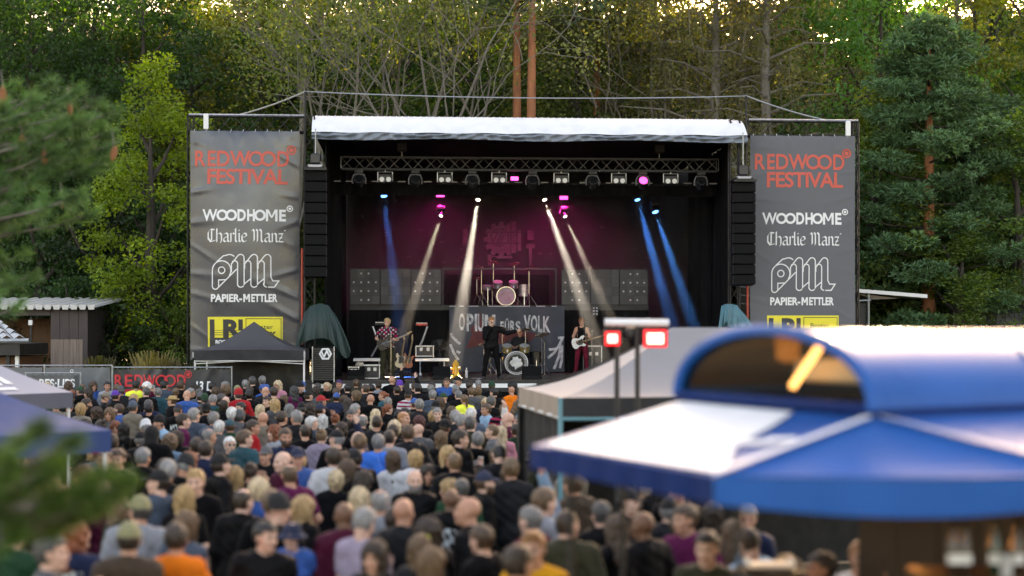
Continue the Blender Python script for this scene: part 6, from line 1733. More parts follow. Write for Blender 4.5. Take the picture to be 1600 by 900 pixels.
b = MB(); b.lathe([(.028,.008),(.036,.10),(0,.10)],(x,8.35,2.032),14); b.build('beer',mat('beer',(.6,.25,.02),.1),t,smooth=True)
t = thing('standing_table','small standing table with a white tray under the pavilion','table',tuple(G(1205,10.6)))
c = P(1203,885,10.6); b = MB(); b.lathe([(.24,-.03),(.25,0),(0,.0)],(c.x,10.6,c.z-.02),24); b.build('table_top',mat('dark_brown_board',(.03,.018,.01),.7),t,smooth=True)
b = MB(); b.tube((c.x,10.6,0),(c.x,10.6,c.z-.03),.04); b.lathe([(.28,0),(.27,.03),(.04,.06)],(c.x,10.6,0),20); b.build('pedestal',BLKP,t)
t = thing('serving_tray','white serving tray on the standing table','tray',(c.x,10.6,c.z)); b = MB(); b.box((c.x,10.6,c.z+.012),(.30,.2,.02),bev=.006); b.build('tray_plate',WPV,t)
b = MB(); b.box((c.x-.15,10.6,c.z+.03),(.012,.2,.03)); b.box((c.x+.15,10.6,c.z+.03),(.012,.2,.03)); b.build('tray_rim',WPV,t)
# ================================================================ trees
def leaf_mat(name, trans=.4, rough=.55, tint=(1.25,1.15,.45)):
    m = bpy.data.materials.new(name); m.use_nodes = True
    t = m.node_tree; N = t.nodes; L = t.links; b = N['Principled BSDF']
    oi = N.new('ShaderNodeObjectInfo'); at_ = N.new('ShaderNodeAttribute'); at_.attribute_name = 'rnd'
    mr = N.new('ShaderNodeMapRange'); mr.inputs[3].default_value = .55; mr.inputs[4].default_value = 1.5; L.new(at_.outputs['Fac'], mr.inputs[0])
    sc_ = N.new('ShaderNodeVectorMath'); sc_.operation = 'SCALE'; L.new(oi.outputs['Color'], sc_.inputs[0]); L.new(mr.outputs[0], sc_.inputs['Scale'])
    ye = N.new('ShaderNodeVectorMath'); ye.operation = 'MULTIPLY'; L.new(sc_.outputs[0], ye.inputs[0]); ye.inputs[1].default_value = (1.9,1.35,.6)
    mx = N.new('ShaderNodeMix'); mx.data_type = 'RGBA'
    r2 = N.new('ShaderNodeMapRange'); r2.inputs[1].default_value = .82; r2.inputs[2].default_value = 1.0; r2.inputs[4].default_value = .9; L.new(at_.outputs['Fac'], r2.inputs[0])
    L.new(r2.outputs[0], mx.inputs[0]); L.new(sc_.outputs[0], mx.inputs[6]); L.new(ye.outputs[0], mx.inputs[7])
    L.new(mx.outputs[2], b.inputs['Base Color']); b.inputs['Roughness'].default_value = rough; b.inputs['Specular IOR Level'].default_value = .35
    tr_ = N.new('ShaderNodeBsdfTranslucent'); tv = N.new('ShaderNodeVectorMath'); tv.operation = 'MULTIPLY'; L.new(mx.outputs[2], tv.inputs[0]); tv.inputs[1].default_value = tint; L.new(tv.outputs[0], tr_.inputs[0])
    ms = N.new('ShaderNodeMixShader'); ms.inputs[0].default_value = trans; L.new(b.outputs[0], ms.inputs[1]); L.new(tr_.outputs[0], ms.inputs[2]); L.new(ms.outputs[0], N['Material Output'].inputs[0])
    return m
LEAF = leaf_mat('foliage_broadleaf', .38, tint=(1.45,1.6,.35)); NEED = leaf_mat('foliage_needles', .22, .5)
BARK = mat('bark_grey', (.11,.095,.08), .9, var=.4, scale=3, bump=.7, bscale=10, stretch=(1,1,.25))
BARKD = mat('bark_dark', (.045,.035,.028), .9, var=.4, scale=3, bump=.7, bscale=10, stretch=(1,1,.25))
BARKP = mat('bark_pine_orange', (.33,.12,.055), .85, var=.4, scale=4, bump=.7, bscale=9, stretch=(1,1,.3))
BARKT = mat('bark_twig_pale', (.17,.15,.125), .85, var=.3, scale=6, bump=.4)
def leaves(points, size, g, spread_up=.35, aspect=.6, thin=False):
    """one small rhombus per point; returns V, F, rnd"""
    n = len(points)
    d = g.normal(size=(n,3)); d[:,2] += spread_up*0
    d /= np.linalg.norm(d,axis=1)[:,None]
    e = g.normal(size=(n,3)); e -= d*(d*e).sum(1)[:,None]; e /= np.linalg.norm(e,axis=1)[:,None]
    s = size*g.uniform(.65,1.35,size=(n,1))
    w = s*aspect
    V = np.stack([points-d*s*.5, points+e*w*.5, points+d*s*.5, points-e*w*.5],1).reshape(-1,3)
    F = np.arange(4*n).reshape(-1,4)
    return V, F
def clump_points(centers, radii, per, g, flat=.75):
    P_ = []; Rn = []
    for c, r in zip(centers, radii):
        k = max(6, int(per*(r/.8)**2)); d = g.normal(size=(k,3)); d /= np.linalg.norm(d,axis=1)[:,None]
        rad = r*g.uniform(.25,1.0,size=(k,1))**.55
        p = d*rad; p[:,2] *= flat
        P_.append(c+p); Rn.append(np.clip(g.normal(.45+.18*g.normal(), .16, size=k),0,1))
    return np.concatenate(P_), np.concatenate(Rn)
def grow(mb, p, d, L, r, depth, g, tips, spread=.6, up=.15, nchild=3, seg=4, wob=.14, tr_=.72, rmin=.008):
    pts = [p.copy()]; rs = [r]
    for i in range(seg):
        d = (d + Vector(g.normal(size=3))*wob + Vector((0,0,up*.25))).normalized()
        pts.append(pts[-1] + d*(L/seg)); rs.append(max(rmin, r*(1-(1-tr_*.75)*(i+1)/seg)))
    mb.path(pts, rs, 6 if r > .05 else 4)
    if depth == 0:
        tips.append((pts[-1], d)); tips.append((pts[-2], d)); return
    for k in range(nchild):
        t = g.uniform(.35,1.0) if k else 1.0
        i = min(seg-1, int(t*seg)); base = pts[i].lerp(pts[i+1], t*seg-i) if t < 1 else pts[-1]
        a = g.uniform(0, 2*math.pi); o = d.orthogonal().normalized(); o.rotate(Matrix.Rotation(a,3,d))
        nd = (d + o*spread*g.uniform(.6,1.3) + Vector((0,0,up))).normalized()
        grow(mb, base, nd, L*g.uniform(.55,.8), rs[i]*.62, depth-1, g, tips, spread, up, nchild, seg, wob, tr_, rmin)
def finish(name, trunk_mb, barkm, V, F, rnd, leafm, limb=None):
    """returns (trunk mesh, crown mesh) in local space"""
    o = trunk_mb.build('trunk', barkm, None, link=False, smooth=True); tm = o.data; bpy.data.objects.remove(o)
    cm = mesh_np('crown', V, F, False, attr=rnd); cm.materials.append(leafm)
    if limb is not None:
        o = limb.build('limbs', BARKD, None, link=False, smooth=True); lm = o.data; bpy.data.objects.remove(o)
        return tm, cm, lm
    return tm, cm
KIND = {}
def k_broad(seed, H, Rr, base, n, per, leaf=.17, lean=0, cr=1.0):
    g = np.random.default_rng(seed); mb = MB(); tips = []
    top = Vector((lean,0,H*.62)); mb.path([Vector((0,0,-.3)),Vector((0,0,.3)),Vector((lean*.3,.1,H*.3)),top,Vector((lean*1.2,.1,H*.85))],[.34,.27,.22,.13,.04],8)
    for k in range(11):
        z = H*(base*.8+(.8-base*.8)*k/10); a = k*2.4+g.uniform(0,1)
        rr = Rr*.75*(1-.5*k/10); mb.path([Vector((lean*z/H,0,z)), Vector((rr*.5*math.cos(a),rr*.5*math.sin(a),z+.6)), Vector((rr*math.cos(a),rr*math.sin(a),z+1.5))],[.09,.06,.025],5)
    C_ = []
    lob = [(g.normal(size=3), g.uniform(.75,1.2)) for _ in range(7)]
    while len(C_) < n:
        d = g.normal(size=3); d /= np.linalg.norm(d)
        k = 1.0
        for (ld, lr) in lob: k += .22*max(0, float(d@(ld/np.linalg.norm(ld)))-.3)*lr
        r = g.uniform(.35,1.0)**.5*k
        zz = H*base + (H-H*base)*(.5+.5*d[2]*r*.95)
        wid = Rr*(1.0 - .35*max(0,(zz/H-.6))/.4)
        C_.append((lean+d[0]*r*wid, d[1]*r*wid, zz))
    C_ = np.array(C_); rad = g.uniform(.45,1.05,size=n)*Rr/4.0*cr
    Pn, rn = clump_points(C_, rad, per, g)
    V, F = leaves(Pn, leaf, g)
    return finish('b', mb, BARKD, V, F, rn, LEAF)
def k_sparse(seed, H, n_main, leafn, leaf=.13):
    g = np.random.default_rng(seed); mb = MB(); tips = []
    mb.path([Vector((0,0,-.3)),Vector((0,0,.5)),Vector((.1,0,H*.22)),Vector((.0,.1,H*.40))],[.20,.17,.14,.11],7)
    for k in range(n_main):
        a = k*2.4+g.uniform(-.4,.4); tilt = g.uniform(.12,.5)
        d = Vector((math.cos(a)*tilt, math.sin(a)*tilt*.7, 1)).normalized()
        z = H*g.uniform(.26,.42)
        grow(mb, Vector((.05,0,z)), d, H*.34, .062, 3, g, tips, spread=.8, up=.10, nchild=3, seg=4, wob=.12, rmin=.012)
    T = np.array([tuple(p) for p,_ in tips]); idx = g.integers(0,len(T),size=leafn)
    Pn = T[idx] + g.normal(size=(leafn,3))*.38
    V, F = leaves(Pn, leaf, g)
    return finish('s', mb, BARKT, V, F, np.clip(g.normal(.55,.22,size=leafn),0,1), LEAF)
def k_pine(seed, H, base, Rr, n, per, tall=False):
    g = np.random.default_rng(seed); mb = MB(); lb = MB()
    ben = g.uniform(-.25,.25,size=4)
    spine = [Vector((ben[0]*i*.3,ben[1]*i*.2,H*i/6)) for i in range(7)]
    mb.path([spine[0]-Vector((0,0,.3))]+spine,[.27,.25,.22,.19,.16,.12,.07,.02],9)
    C_ = []; R_ = []
    for k in range(n):
        t = (k+.5)/n; z = H*(base+(1-base)*t*1.0)
        a = k*2.399+g.uniform(-.3,.3); L = Rr*(1.05-.75*t**1.4)*g.uniform(.65,1.1)
        b0 = spine[0].lerp(spine[-1], z/H*.98); e = b0+Vector((L*math.cos(a),L*math.sin(a),L*(.28 if tall else .16)))
        lb.path([b0, b0.lerp(e,.5)-Vector((0,0,.05*L)), e],[.045,.03,.012],5)
        for j in range(5):
            q = b0.lerp(e, g.uniform(.45,1.05)); C_.append((q.x+g.normal()*.28,q.y+g.normal()*.28,q.z+g.uniform(.0,.25))); R_.append(g.uniform(.35,.62))
    # needle tufts: short stubs with radiating blades
    V_, F_, Rn = [], [], []
    C_ = np.array(C_); R_ = np.array(R_)
    pts = []; 
    for c, r in zip(C_, R_):
        k = int(per*(r/.5)**2); d = g.normal(size=(k,3)); d /= np.linalg.norm(d,axis=1)[:,None]; d[:,2] = d[:,2]*.55+.12
        pts.append(np.concatenate([c+d*r*g.uniform(.3,1,size=(k,1))**.5, d, np.full((k,1),np.clip(g.normal(.45,.14),0,1))],1))
    pts = np.concatenate(pts); n_ = len(pts)
    blades = 7
    base_ = np.repeat(pts[:,:3], blades, 0); dr = np.repeat(pts[:,3:6], blades, 0) + g.normal(size=(n_*blades,3))*.55 + np.array([0,0,.25])
    dr /= np.linalg.norm(dr,axis=1)[:,None]
    sd = np.cross(dr, g.normal(size=dr.shape)); sd /= np.linalg.norm(sd,axis=1)[:,None]
    Ln = g.uniform(.10,.20,size=(len(dr),1)); w = .024
    V = np.stack([base_-sd*w, base_+sd*w, base_+dr*Ln+sd*w*.4, base_+dr*Ln-sd*w*.4],1).reshape(-1,3); F = np.arange(len(V)).reshape(-1,4)
    rnd = np.clip(np.repeat(pts[:,6],blades)+g.normal(size=n_*blades)*.12,0,.95)
    return finish('p', mb, BARKP, V, F, rnd, NEED, lb)
def k_droop(seed, H, Rr, base, n, leaf=.12):
    g = np.random.default_rng(seed); mb = MB()
    mb.path([Vector((0,0,-.3)),Vector((0,0,H*.3)),Vector((.2,0,H*.65)),Vector((.1,0,H*.95))],[.30,.24,.15,.03],8)
    Pn, Rn = [], []
    for k in range(n):
        t = k/n; z = H*(base+(.98-base)*t); a = k*2.399; L = Rr*(1.1-.75*t)*g.uniform(.6,1.1)
        b0 = Vector((.1,0,z)); e = b0+Vector((L*math.cos(a),L*math.sin(a),L*.15))
        m_ = b0.lerp(e,.55)+Vector((0,0,.25))
        mb.path([b0,m_,e],[.05,.035,.012],5)
        for j in range(9):
            s = g.uniform(.3,1.02); q = b0.lerp(e,s)+Vector((g.normal()*.2,g.normal()*.2,.1))
            hang = g.uniform(.5,1.5); kk = int(26*hang)
            tt = g.uniform(0,1,size=kk)
            P_ = np.array(q)+np.stack([g.normal(size=kk)*.13, g.normal(size=kk)*.13, -tt*hang],1)
            Pn.append(P_); Rn.append(np.clip(g.normal(.45+.15*g.normal(),.15,size=kk),0,1))
            if j % 3 == 0: mb.path([q, q+Vector((g.normal()*.08,g.normal()*.08,-hang*.5)), q+Vector((g.normal()*.1,g.normal()*.1,-hang))],[.012,.009,.005],3)
    Pn = np.concatenate(Pn); V, F = leaves(Pn, leaf, g, aspect=.45)
    return finish('d', mb, BARKT, V, F, np.concatenate(Rn), LEAF)
KIND['b0'] = k_broad(1, 18, 4.2, .16, 150, 120); KIND['b1'] = k_broad(2, 17, 3.6, .24, 120, 120, lean=.5); KIND['b2'] = k_broad(3, 19, 3.9, .08, 170, 105)
KIND['sh'] = k_broad(4, 6, 2.4, .03, 80, 230, leaf=.14); KIND['sl'] = k_broad(5, 11, 1.75, .06, 150, 260, leaf=.125, cr=1.55)
KIND['s0'] = k_sparse(11, 18, 4, 9000); KIND['s1'] = k_sparse(12, 17, 3, 8000); KIND['s2'] = k_sparse(15, 18, 5, 8000)
KIND['f0'] = k_broad(6, 18, 4.6, .10, 170, 95, leaf=.42); KIND['f1'] = k_broad(7, 18, 4.4, .06, 170, 95, leaf=.42)
KIND['p0'] = k_pine(21, 14, .14, 3.1, 56, 44); KIND['p1'] = k_pine(22, 24, .62, 2.8, 30, 26, True)
KIND['d0'] = k_droop(31, 18, 4.2, .34, 58); KIND['d1'] = k_droop(32, 17, 3.4, .28, 52)
LM = ((-200,'the far hut end'),(-60,'the kiosk roof'),(60,'the hut roof'),(150,'the hut corner'),(236,'the yellow green tree'),(330,'the wing truss end'),(400,'the wing truss'),(487,'the roof corner mast'),(600,'the forked thin trees'),(676,'the leafless tree'),(755,'the slim grey tree'),(818,'the twin orange pines'),(890,'the roof middle'),(934,'the rusty pine'),(1020,'the thin grey trunks'),(1090,'the roof end'),(1166,'the bass side mast'),(1255,'the matt grey banner'),(1318,'the banner outer post'),(1375,'the maple'),(1450,'the layered pine'),(1500,'the awning'),(1560,'the container'),(1640,'the container end'))
def near(px): return min(LM, key=lambda q: abs(q[0]-px))[1]
def tree(kind, px, d, label, col, s=1.0, sz=None, rot=None, name=None, group=None, cat='tree', bark=None):
    tm, cm = KIND[kind][:2]
    r = thing(name or 'tree', label, cat, tuple(G(px, d)), 0, group)
    M = Matrix.Translation(G(px, d)) @ Matrix.Rotation(rot if rot is not None else (px*.37+d) % 6.28, 4, 'Z') @ Matrix.Diagonal((s, s, sz or s, 1))
    place(r, M)
    o = part('trunk', tm, r)
    if bark:
        o.material_slots[0].link = 'OBJECT'; o.material_slots[0].material = bark
    if len(KIND[kind]) > 2: part('limbs', KIND[kind][2], r)
    o = part('crown', cm, r); o.color = (*col, 1)
    return r
DG = (.026,.074,.022); MG = (.044,.110,.027); YG = (.155,.235,.022); OB = (.160,.150,.068); PB = (.12,.22,.14); MP = (.070,.210,.050); DK = (.016,.036,.014); YL = (.13,.14,.024); SP = (.125,.165,.045)  # DK: shade of the gaps between crowns is put into this green
# guitarist side wood
GL = 'dense dark trees behind the hut'
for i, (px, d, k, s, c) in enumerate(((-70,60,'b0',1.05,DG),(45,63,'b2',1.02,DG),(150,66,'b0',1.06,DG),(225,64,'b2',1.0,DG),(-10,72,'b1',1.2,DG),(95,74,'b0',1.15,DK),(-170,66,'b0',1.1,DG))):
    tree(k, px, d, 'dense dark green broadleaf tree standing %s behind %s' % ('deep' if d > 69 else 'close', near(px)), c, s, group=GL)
tree('sl', 236, 54, 'slender bright yellow green tree beside the glossy banner', YG, 1.18, 1.04, name='young_tree')
tree('b1', 315, 68, 'backlit olive gold tree between the dark trees and the bare branches', YL, 1.08, name='backlit_tree')  # gold of the low sun is put into the leaf colour
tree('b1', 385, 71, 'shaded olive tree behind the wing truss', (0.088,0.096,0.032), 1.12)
# bare and thin trees over the roof
tree('s0', 462, 60, 'thin pale tree with forked bare branches above the guitarist side wing', SP, 1.06, rot=.4, name='thin_tree')
tree('s1', 527, 58, 'thin tree with two pale stems at the roof corner', SP, 1.10, rot=1.9, name='thin_tree')
tree('s2', 676, 58.5, 'spreading leafless tree with many forks above the roof middle', (0.158,0.166,0.052), 1.12, rot=3.0, name='thin_tree')
tree('s1', 735, 61, 'slim grey tree beside the twin orange pine trunks', SP, 1.15, rot=4.4, name='thin_tree')
tree('s0', 610, 63, 'thin tree tangled behind the leafless tree', (0.131,0.149,0.049), 1.15, rot=5.2, name='thin_tree')
tree('p1', 809, 60, 'tall pine with slightly thinner orange trunk above the roof', PB, 1.0, rot=.3, name='pine_tree')
tree('p1', 826, 58.5, 'tall pine with straight bright orange trunk above the roof', PB, 1.02, rot=2.1, name='pine_tree')
tree('p1', 934, 66, 'pine with rusty trunk half hidden in leaves', (0.070,0.105,0.052), .95, rot=4.0, name='pine_tree')
GM = 'mixed trees behind the stage roof'
for i, (px, d, k, s, c) in enumerate(((440,76,'b2',1.2,MG),(545,74,'b0',1.15,MG),(640,73,'b2',1.15,(0.052,0.096,0.035)),(750,70,'b1',1.2,MG),(860,72,'b0',1.15,(0.056,0.096,0.032)),(900,64,'b1',1.05,(0.088,0.114,0.035)),(970,71,'b2',1.15,MG),(700,80,'b0',1.3,DG),(820,79,'b2',1.25,DG),(590,82,'b1',1.35,(0.079,0.096,0.032)))):
    tree(k, px, d, 'mid green broadleaf tree %s %s' % ('deep behind' if d > 75 else 'right behind', near(px)), c, s, group=GM)
for px, d, k, r_ in ((985,63,'s1',.2),(1022,62,'s0',1.2),(1058,64,'s1',2.6),(1108,63,'s0',3.5)):
    tree(k, px, d, 'thin grey trunked tree under the brownish crowns by %s' % near(px), (0.140,0.149,0.052), 1.1, rot=r_, name='thin_tree', group='thin trunks on the bass player side')
# brownish hanging trees
GO = 'brownish trees with hanging twigs'
for px, d, k, s in ((1040,66,'d1',1.2),(1120,61,'d0',1.12),(1205,59.5,'d1',1.15),(1165,69,'d0',1.25),(1255,64,'d0',1.08),(1010,74,'d0',1.3)):
    tree(k, px, d, 'olive brown tree with hanging twigs %s %s' % ('deep behind' if d > 65 else 'behind', near(px)), OB, s, name='hanging_tree', group=GO)
# maple, pine and mixed trees on the bass side
tree('b0', 1375, 62, 'fresh green maple standing tall behind the blue-green pine', MP, 1.08, name='maple_tree')
tree('b1', 1318, 66, 'dark green tree tucked behind the matt grey banner', DG, 1.05)
tree('p0', 1450, 55, 'blue-green pine with orange trunk showing between layered boughs', (.085,.185,.085), 1.25, 1.0, rot=.9, name='pine_tree')
tree('p0', 1545, 58, 'lower blue-green pine beside the layered pine', (.08,.165,.08), 1.05, .84, rot=2.9, name='pine_tree')
tree('b2', 1525, 66, 'yellow topped tree catching the low sun behind the pines', (0.105,0.149,0.032), 1.06, name='backlit_tree')  # sunlit yellow is put into the leaf colour
tree('b1', 1620, 64, 'golden backlit tree at the container', (0.149,0.158,0.032), 1.12, name='backlit_tree')  # golden backlight is put into the leaf colour
tree('b0', 1690, 68, 'dark tree beyond the container end', MG, 1.1)
tree('b0', 1440, 74, 'green tree behind the maple', MG, 1.2)
tree('b2', 1560, 78, 'tall green tree behind the golden trees', MG, 1.2)
tree('d1', 1490, 70, 'pale olive tree behind the layered pine', (0.131,0.140,0.049), 1.12, name='hanging_tree')
tree('sl', 1368, 57, 'slender yellow green tree beside the banner outer post', (.10,.15,.028), 1.35, .98, rot=1.0, name='young_tree')
tree('sl', 1592, 55.5, 'slender green tree in front of the golden tree', (.075,.14,.03), 1.3, .9, rot=2.2, name='young_tree')
tree('sl', 1498, 53.5, 'small yellow green tree below the layered pine boughs', (.085,.14,.03), 1.2, .58, rot=4.2, name='young_tree')
GS = 'shrubs along the wood edge'
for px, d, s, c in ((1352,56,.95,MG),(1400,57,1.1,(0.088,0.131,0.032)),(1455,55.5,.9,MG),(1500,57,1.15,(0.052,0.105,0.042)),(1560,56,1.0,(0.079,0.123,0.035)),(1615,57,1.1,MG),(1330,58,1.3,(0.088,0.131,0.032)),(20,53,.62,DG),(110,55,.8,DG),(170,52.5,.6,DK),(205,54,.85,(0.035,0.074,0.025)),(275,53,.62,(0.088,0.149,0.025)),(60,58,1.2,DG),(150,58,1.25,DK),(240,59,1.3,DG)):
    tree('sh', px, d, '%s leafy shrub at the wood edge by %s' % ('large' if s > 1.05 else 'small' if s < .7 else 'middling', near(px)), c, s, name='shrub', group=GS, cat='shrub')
# far wood closes the view, its deep shade put into the dark leaf colours
g_ = random.Random(4)
GFW = 'far trees deep in the wood'
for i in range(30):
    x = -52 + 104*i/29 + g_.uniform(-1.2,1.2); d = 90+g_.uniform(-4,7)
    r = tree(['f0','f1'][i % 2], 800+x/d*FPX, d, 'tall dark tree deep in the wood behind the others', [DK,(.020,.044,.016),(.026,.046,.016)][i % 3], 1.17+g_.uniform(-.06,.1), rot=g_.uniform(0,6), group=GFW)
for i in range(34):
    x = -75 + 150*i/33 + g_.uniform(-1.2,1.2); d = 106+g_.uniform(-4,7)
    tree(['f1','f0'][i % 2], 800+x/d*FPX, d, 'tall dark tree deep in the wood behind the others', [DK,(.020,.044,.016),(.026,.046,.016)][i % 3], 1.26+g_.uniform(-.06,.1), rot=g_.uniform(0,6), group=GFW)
# dry ornamental grass behind the fence
for px, h, sp, lb in ((238,2.55,.42,'tuft of tall dry golden grass behind the black fence banner'),(256,2.35,.3,'smaller tuft of dry grass beside the glossy banner'),(156,2.4,.3,'loose weeds growing beside the hut corner')):
    g = np.random.default_rng(px); n = 420; d = 46.5; c = G(px,d)
    t = thing('grass_tuft', lb, 'grass', tuple(c))
    ang = g.uniform(0,6.28,n); rr = g.uniform(0,sp,n)**1; hh = h*g.uniform(.6,1.0,n)
    p0_ = np.stack([rr*.3*np.cos(ang),rr*.3*np.sin(ang),0*ang],1); p1_ = np.stack([rr*np.cos(ang),rr*np.sin(ang),hh*.7],1); p2_ = np.stack([rr*1.7*np.cos(ang),rr*1.7*np.sin(ang),hh],1)
    sd = np.stack([-np.sin(ang+1),np.cos(ang+1),0*ang],1)*.011
    V = np.stack([p0_-sd,p0_+sd,p1_+sd,p1_-sd,p2_+sd*1.4,p2_-sd*1.4],1).reshape(-1,3); k = np.arange(n)[:,None]*6
    F = np.concatenate([k+np.array([0,1,2,3]),k+np.array([3,2,4,5])])
    cm = mesh_np('blades', V, F, attr=np.tile(np.clip(g.normal(.5,.2,n),0,1),2)); cm.materials.append(LEAF); o = part('blades', cm, t); o.color = (.24,.19,.09,1) if px != 156 else (.10,.09,.035,1)
    b = MB(); b.lathe([(.0,.12),(.12,.08),(.16,0)],tuple(c),10); b.build('root_clump', BARKD, t)
# ---------------------------------------------------------------- near pine boughs
def bough_pine(name, label, trunk_px, d0, H, ends, dvar, needle, col, seed, dens=1.0, cones=(), ncol=(.30,.12,.05), zb=None, thick=.5):
    g = np.random.default_rng(seed); rr_ = random.Random(seed)
    t = thing(name, label, 'tree', tuple(G(trunk_px,d0)))
    tx = G(trunk_px,d0)
    b = MB(); b.path([tx-Vector((0,0,.3)),tx+Vector((.05,0,H*.3)),tx+Vector((0,.05,H*.65)),tx+Vector((.05,0,H))],[.2,.17,.12,.03],9); b.build('trunk', BARKP, t, smooth=True)
    mb = MB(); tufts = []
    for (px, py) in ends:
        d = d0 + rr_.uniform(-dvar, dvar); e = P(px, py, d)
        z0 = min(H*.92, max(.8, e.z - .15*(e-tx).length)); s0 = tx+Vector((0,0,z0))
        m1 = s0.lerp(e,.45)+Vector((0,0,.10)); m2 = s0.lerp(e,.8)+Vector((0,0,-.03))
        pts = [s0,m1,m2,e]; mb.path(pts,[.035,.025,.015,.007],5)
        for k in range(int((m1-s0).length/.16)):
            p = s0.lerp(m1, g.uniform(.15,1.0)); q = p + Vector(g.normal(size=3))*.16
            mb.path([p, q],[.006,.004],3); tufts.append((q, ((q-p).normalized()+Vector((.3,0,.3))).normalized()))
        L = (e-m1).length; nt = max(4,int(L/.10*dens))
        for k in range(nt):
            s = k/nt
            p = (m1.lerp(m2, s*2) if s < .5 else m2.lerp(e,(s-.5)*2))
            side = Vector(g.normal(size=3)); side.z = abs(side.z)*.4-.12; side.normalize()
            q = p + side*rr_.uniform(.05,.42)*thick*(1.05-s*.6); q.x += .06
            mb.path([p, p.lerp(q,.6)+Vector((0,0,-.02)), q],[.006,.005,.004],3)
            dd = ((q-p).normalized()*.8+Vector((.4,0,.25))).normalized()
            tufts.append((q,dd))
        tufts.append((e,(e-m2).normalized()))
    b = mb.build('boughs', BARKT, t)
    n = len(tufts); K = 90
    Q = np.array([tuple(q) for q,_ in tufts]); D = np.array([tuple(x) for _,x in tufts])
    base = np.repeat(Q,K,0)+np.repeat(D,K,0)*g.uniform(-needle*.9,needle*.35,size=(n*K,1))
    dr = np.repeat(D,K,0)*.75+g.normal(size=(n*K,3))*.5; dr /= np.linalg.norm(dr,axis=1)[:,None]
    sd = np.cross(dr,g.normal(size=dr.shape)); sd /= np.linalg.norm(sd,axis=1)[:,None]; w = .0038
    Ln = needle*g.uniform(.7,1.2,size=(n*K,1))
    V = np.stack([base-sd*w,base+sd*w,base+dr*Ln+sd*w*.3,base+dr*Ln-sd*w*.3],1).reshape(-1,3)-np.array(tuple(tx)); F = np.arange(len(V)).reshape(-1,4)
    cm = mesh_np('needles', V, F, attr=np.clip(np.repeat(g.normal(.42,.22,n),K)+g.normal(size=n*K)*.08,0,.84)); cm.materials.append(NEED)
    o = part('crown', cm, t); o.color = (*col,1)
    CONE = mat('pine_cone',ncol,.7,var=.35,scale=40)
    for (px, py, h) in cones:
        c = P(px,py,d0-.35); H_c = h/FPX*d0
        bb = MB(); prof = []
        for k in range(9):
            z = H_c*(.5-k/8); r_ = H_c*.24*math.sin(math.pi*min(1,(k+.35)/8.6))**.7
            prof += [(r_,z),(r_*.82,z-H_c*.06)]
        bb.lathe(prof, c, 12, Matrix.Rotation(R(rr_.uniform(-12,12)),3,'Y')); bb.build('cone', CONE, t)
        bb = MB(); bb.tube(c+Vector((0,0,H_c*.5)), c+Vector((-.05,.1,H_c*.5+.22)), .007, n=5); bb.build('cone_stalk', BARKT, t)
ends1 = [(182,172),(170,205),(150,160),(120,140),(80,128),(50,150),(20,135),(60,200),(100,190),(140,225),(176,225),(120,260),(70,270),(30,240),(10,200),(95,310),(130,300),(150,330),(60,330),(20,310),(5,360),(40,395),(15,440),(50,430),(25,480),(0,280),(85,235),(165,250),(135,185),(40,170)]
bough_pine('pine_tree','pine with hanging red brown cones reaching in front of the wood', -170, 20.5, 9.5, ends1, 1.0, .15, (.085,.20,.065), 41, dens=.75, thick=.75, cones=((4,150,30),(34,223,25),(70,246,23),(109,170,20),(178,239,24),(97,318,14)))
ends2 = [(195,752),(175,772),(140,750),(108,690),(62,662),(30,690),(90,725),(50,735),(15,725),(140,790),(100,812),(50,800),(15,785),(0,755),(25,825),(80,768),(160,738)]
bough_pine('pine_tree','young pine with a low soft green bough in front of the navy tent', -260, 7.6, 3.2, ends2, .35, .085, (.075,.15,.03), 43, dens=1.1, thick=.26)
# ================================================================ the crowd
TT = ('tee','jacket','hoodie')
make_body('m1','down',tops=TT); make_body('m2','crossed',yaw=24,tops=TT,wide=1.05); make_body('m3','pocket',yaw=-18,belly=.06,wide=1.14,tops=TT)
make_body('m4','cup',yaw=-28,tops=TT,wide=1.02); make_body('m5','phone',yaw=6,pitch=24,tops=TT); make_body('m6','down',yaw=38,belly=.04,wide=1.08,tops=TT)
make_body('m7','pocket',yaw=8,pitch=-6,tops=TT); make_body('m8','raise',yaw=-6,pitch=-8,tops=TT); make_body('m9','clap',yaw=-12,pitch=-3,belly=.03,wide=1.06,tops=TT)
make_body('f1','down',build='f',yaw=4,tops=TT); make_body('f2','cup',build='f',yaw=26,tops=TT); make_body('f3','pocket',build='f',yaw=-34,tops=TT,wide=1.05)
make_body('f4','crossed',build='f',yaw=12,belly=.04,wide=1.14,tops=TT,hip=1.1); make_body('f5','phone',build='f',yaw=-8,pitch=18,tops=TT)
MK = ['m1','m2','m3','m4','m5','m6','m7','m9','m1','m7']; FK = ['f1','f2','f3','f4','f5','f1']
LONG = {'bob','long','wavy','ponytail','bun','curly'}
HN = dict(short='short %s hair', crop='cropped %s hair', bald='shaved head', balding='balding %s hair', bob='bobbed %s hair', long='long straight %s hair', wavy='long wavy %s hair', ponytail='%s ponytail', bun='%s hair in a bun', curly='curly %s hair', quiff='swept %s hair')
ABBR = dict(sh='short', cr='crop', bd='bald', bl='balding', bo='bob', lo='long', wv='wavy', po='ponytail', bu='bun', cu='curly', qu='quiff')
HATS = dict(cap='cap', bea='beanie', str='straw', buc='bucket', hood='hood')
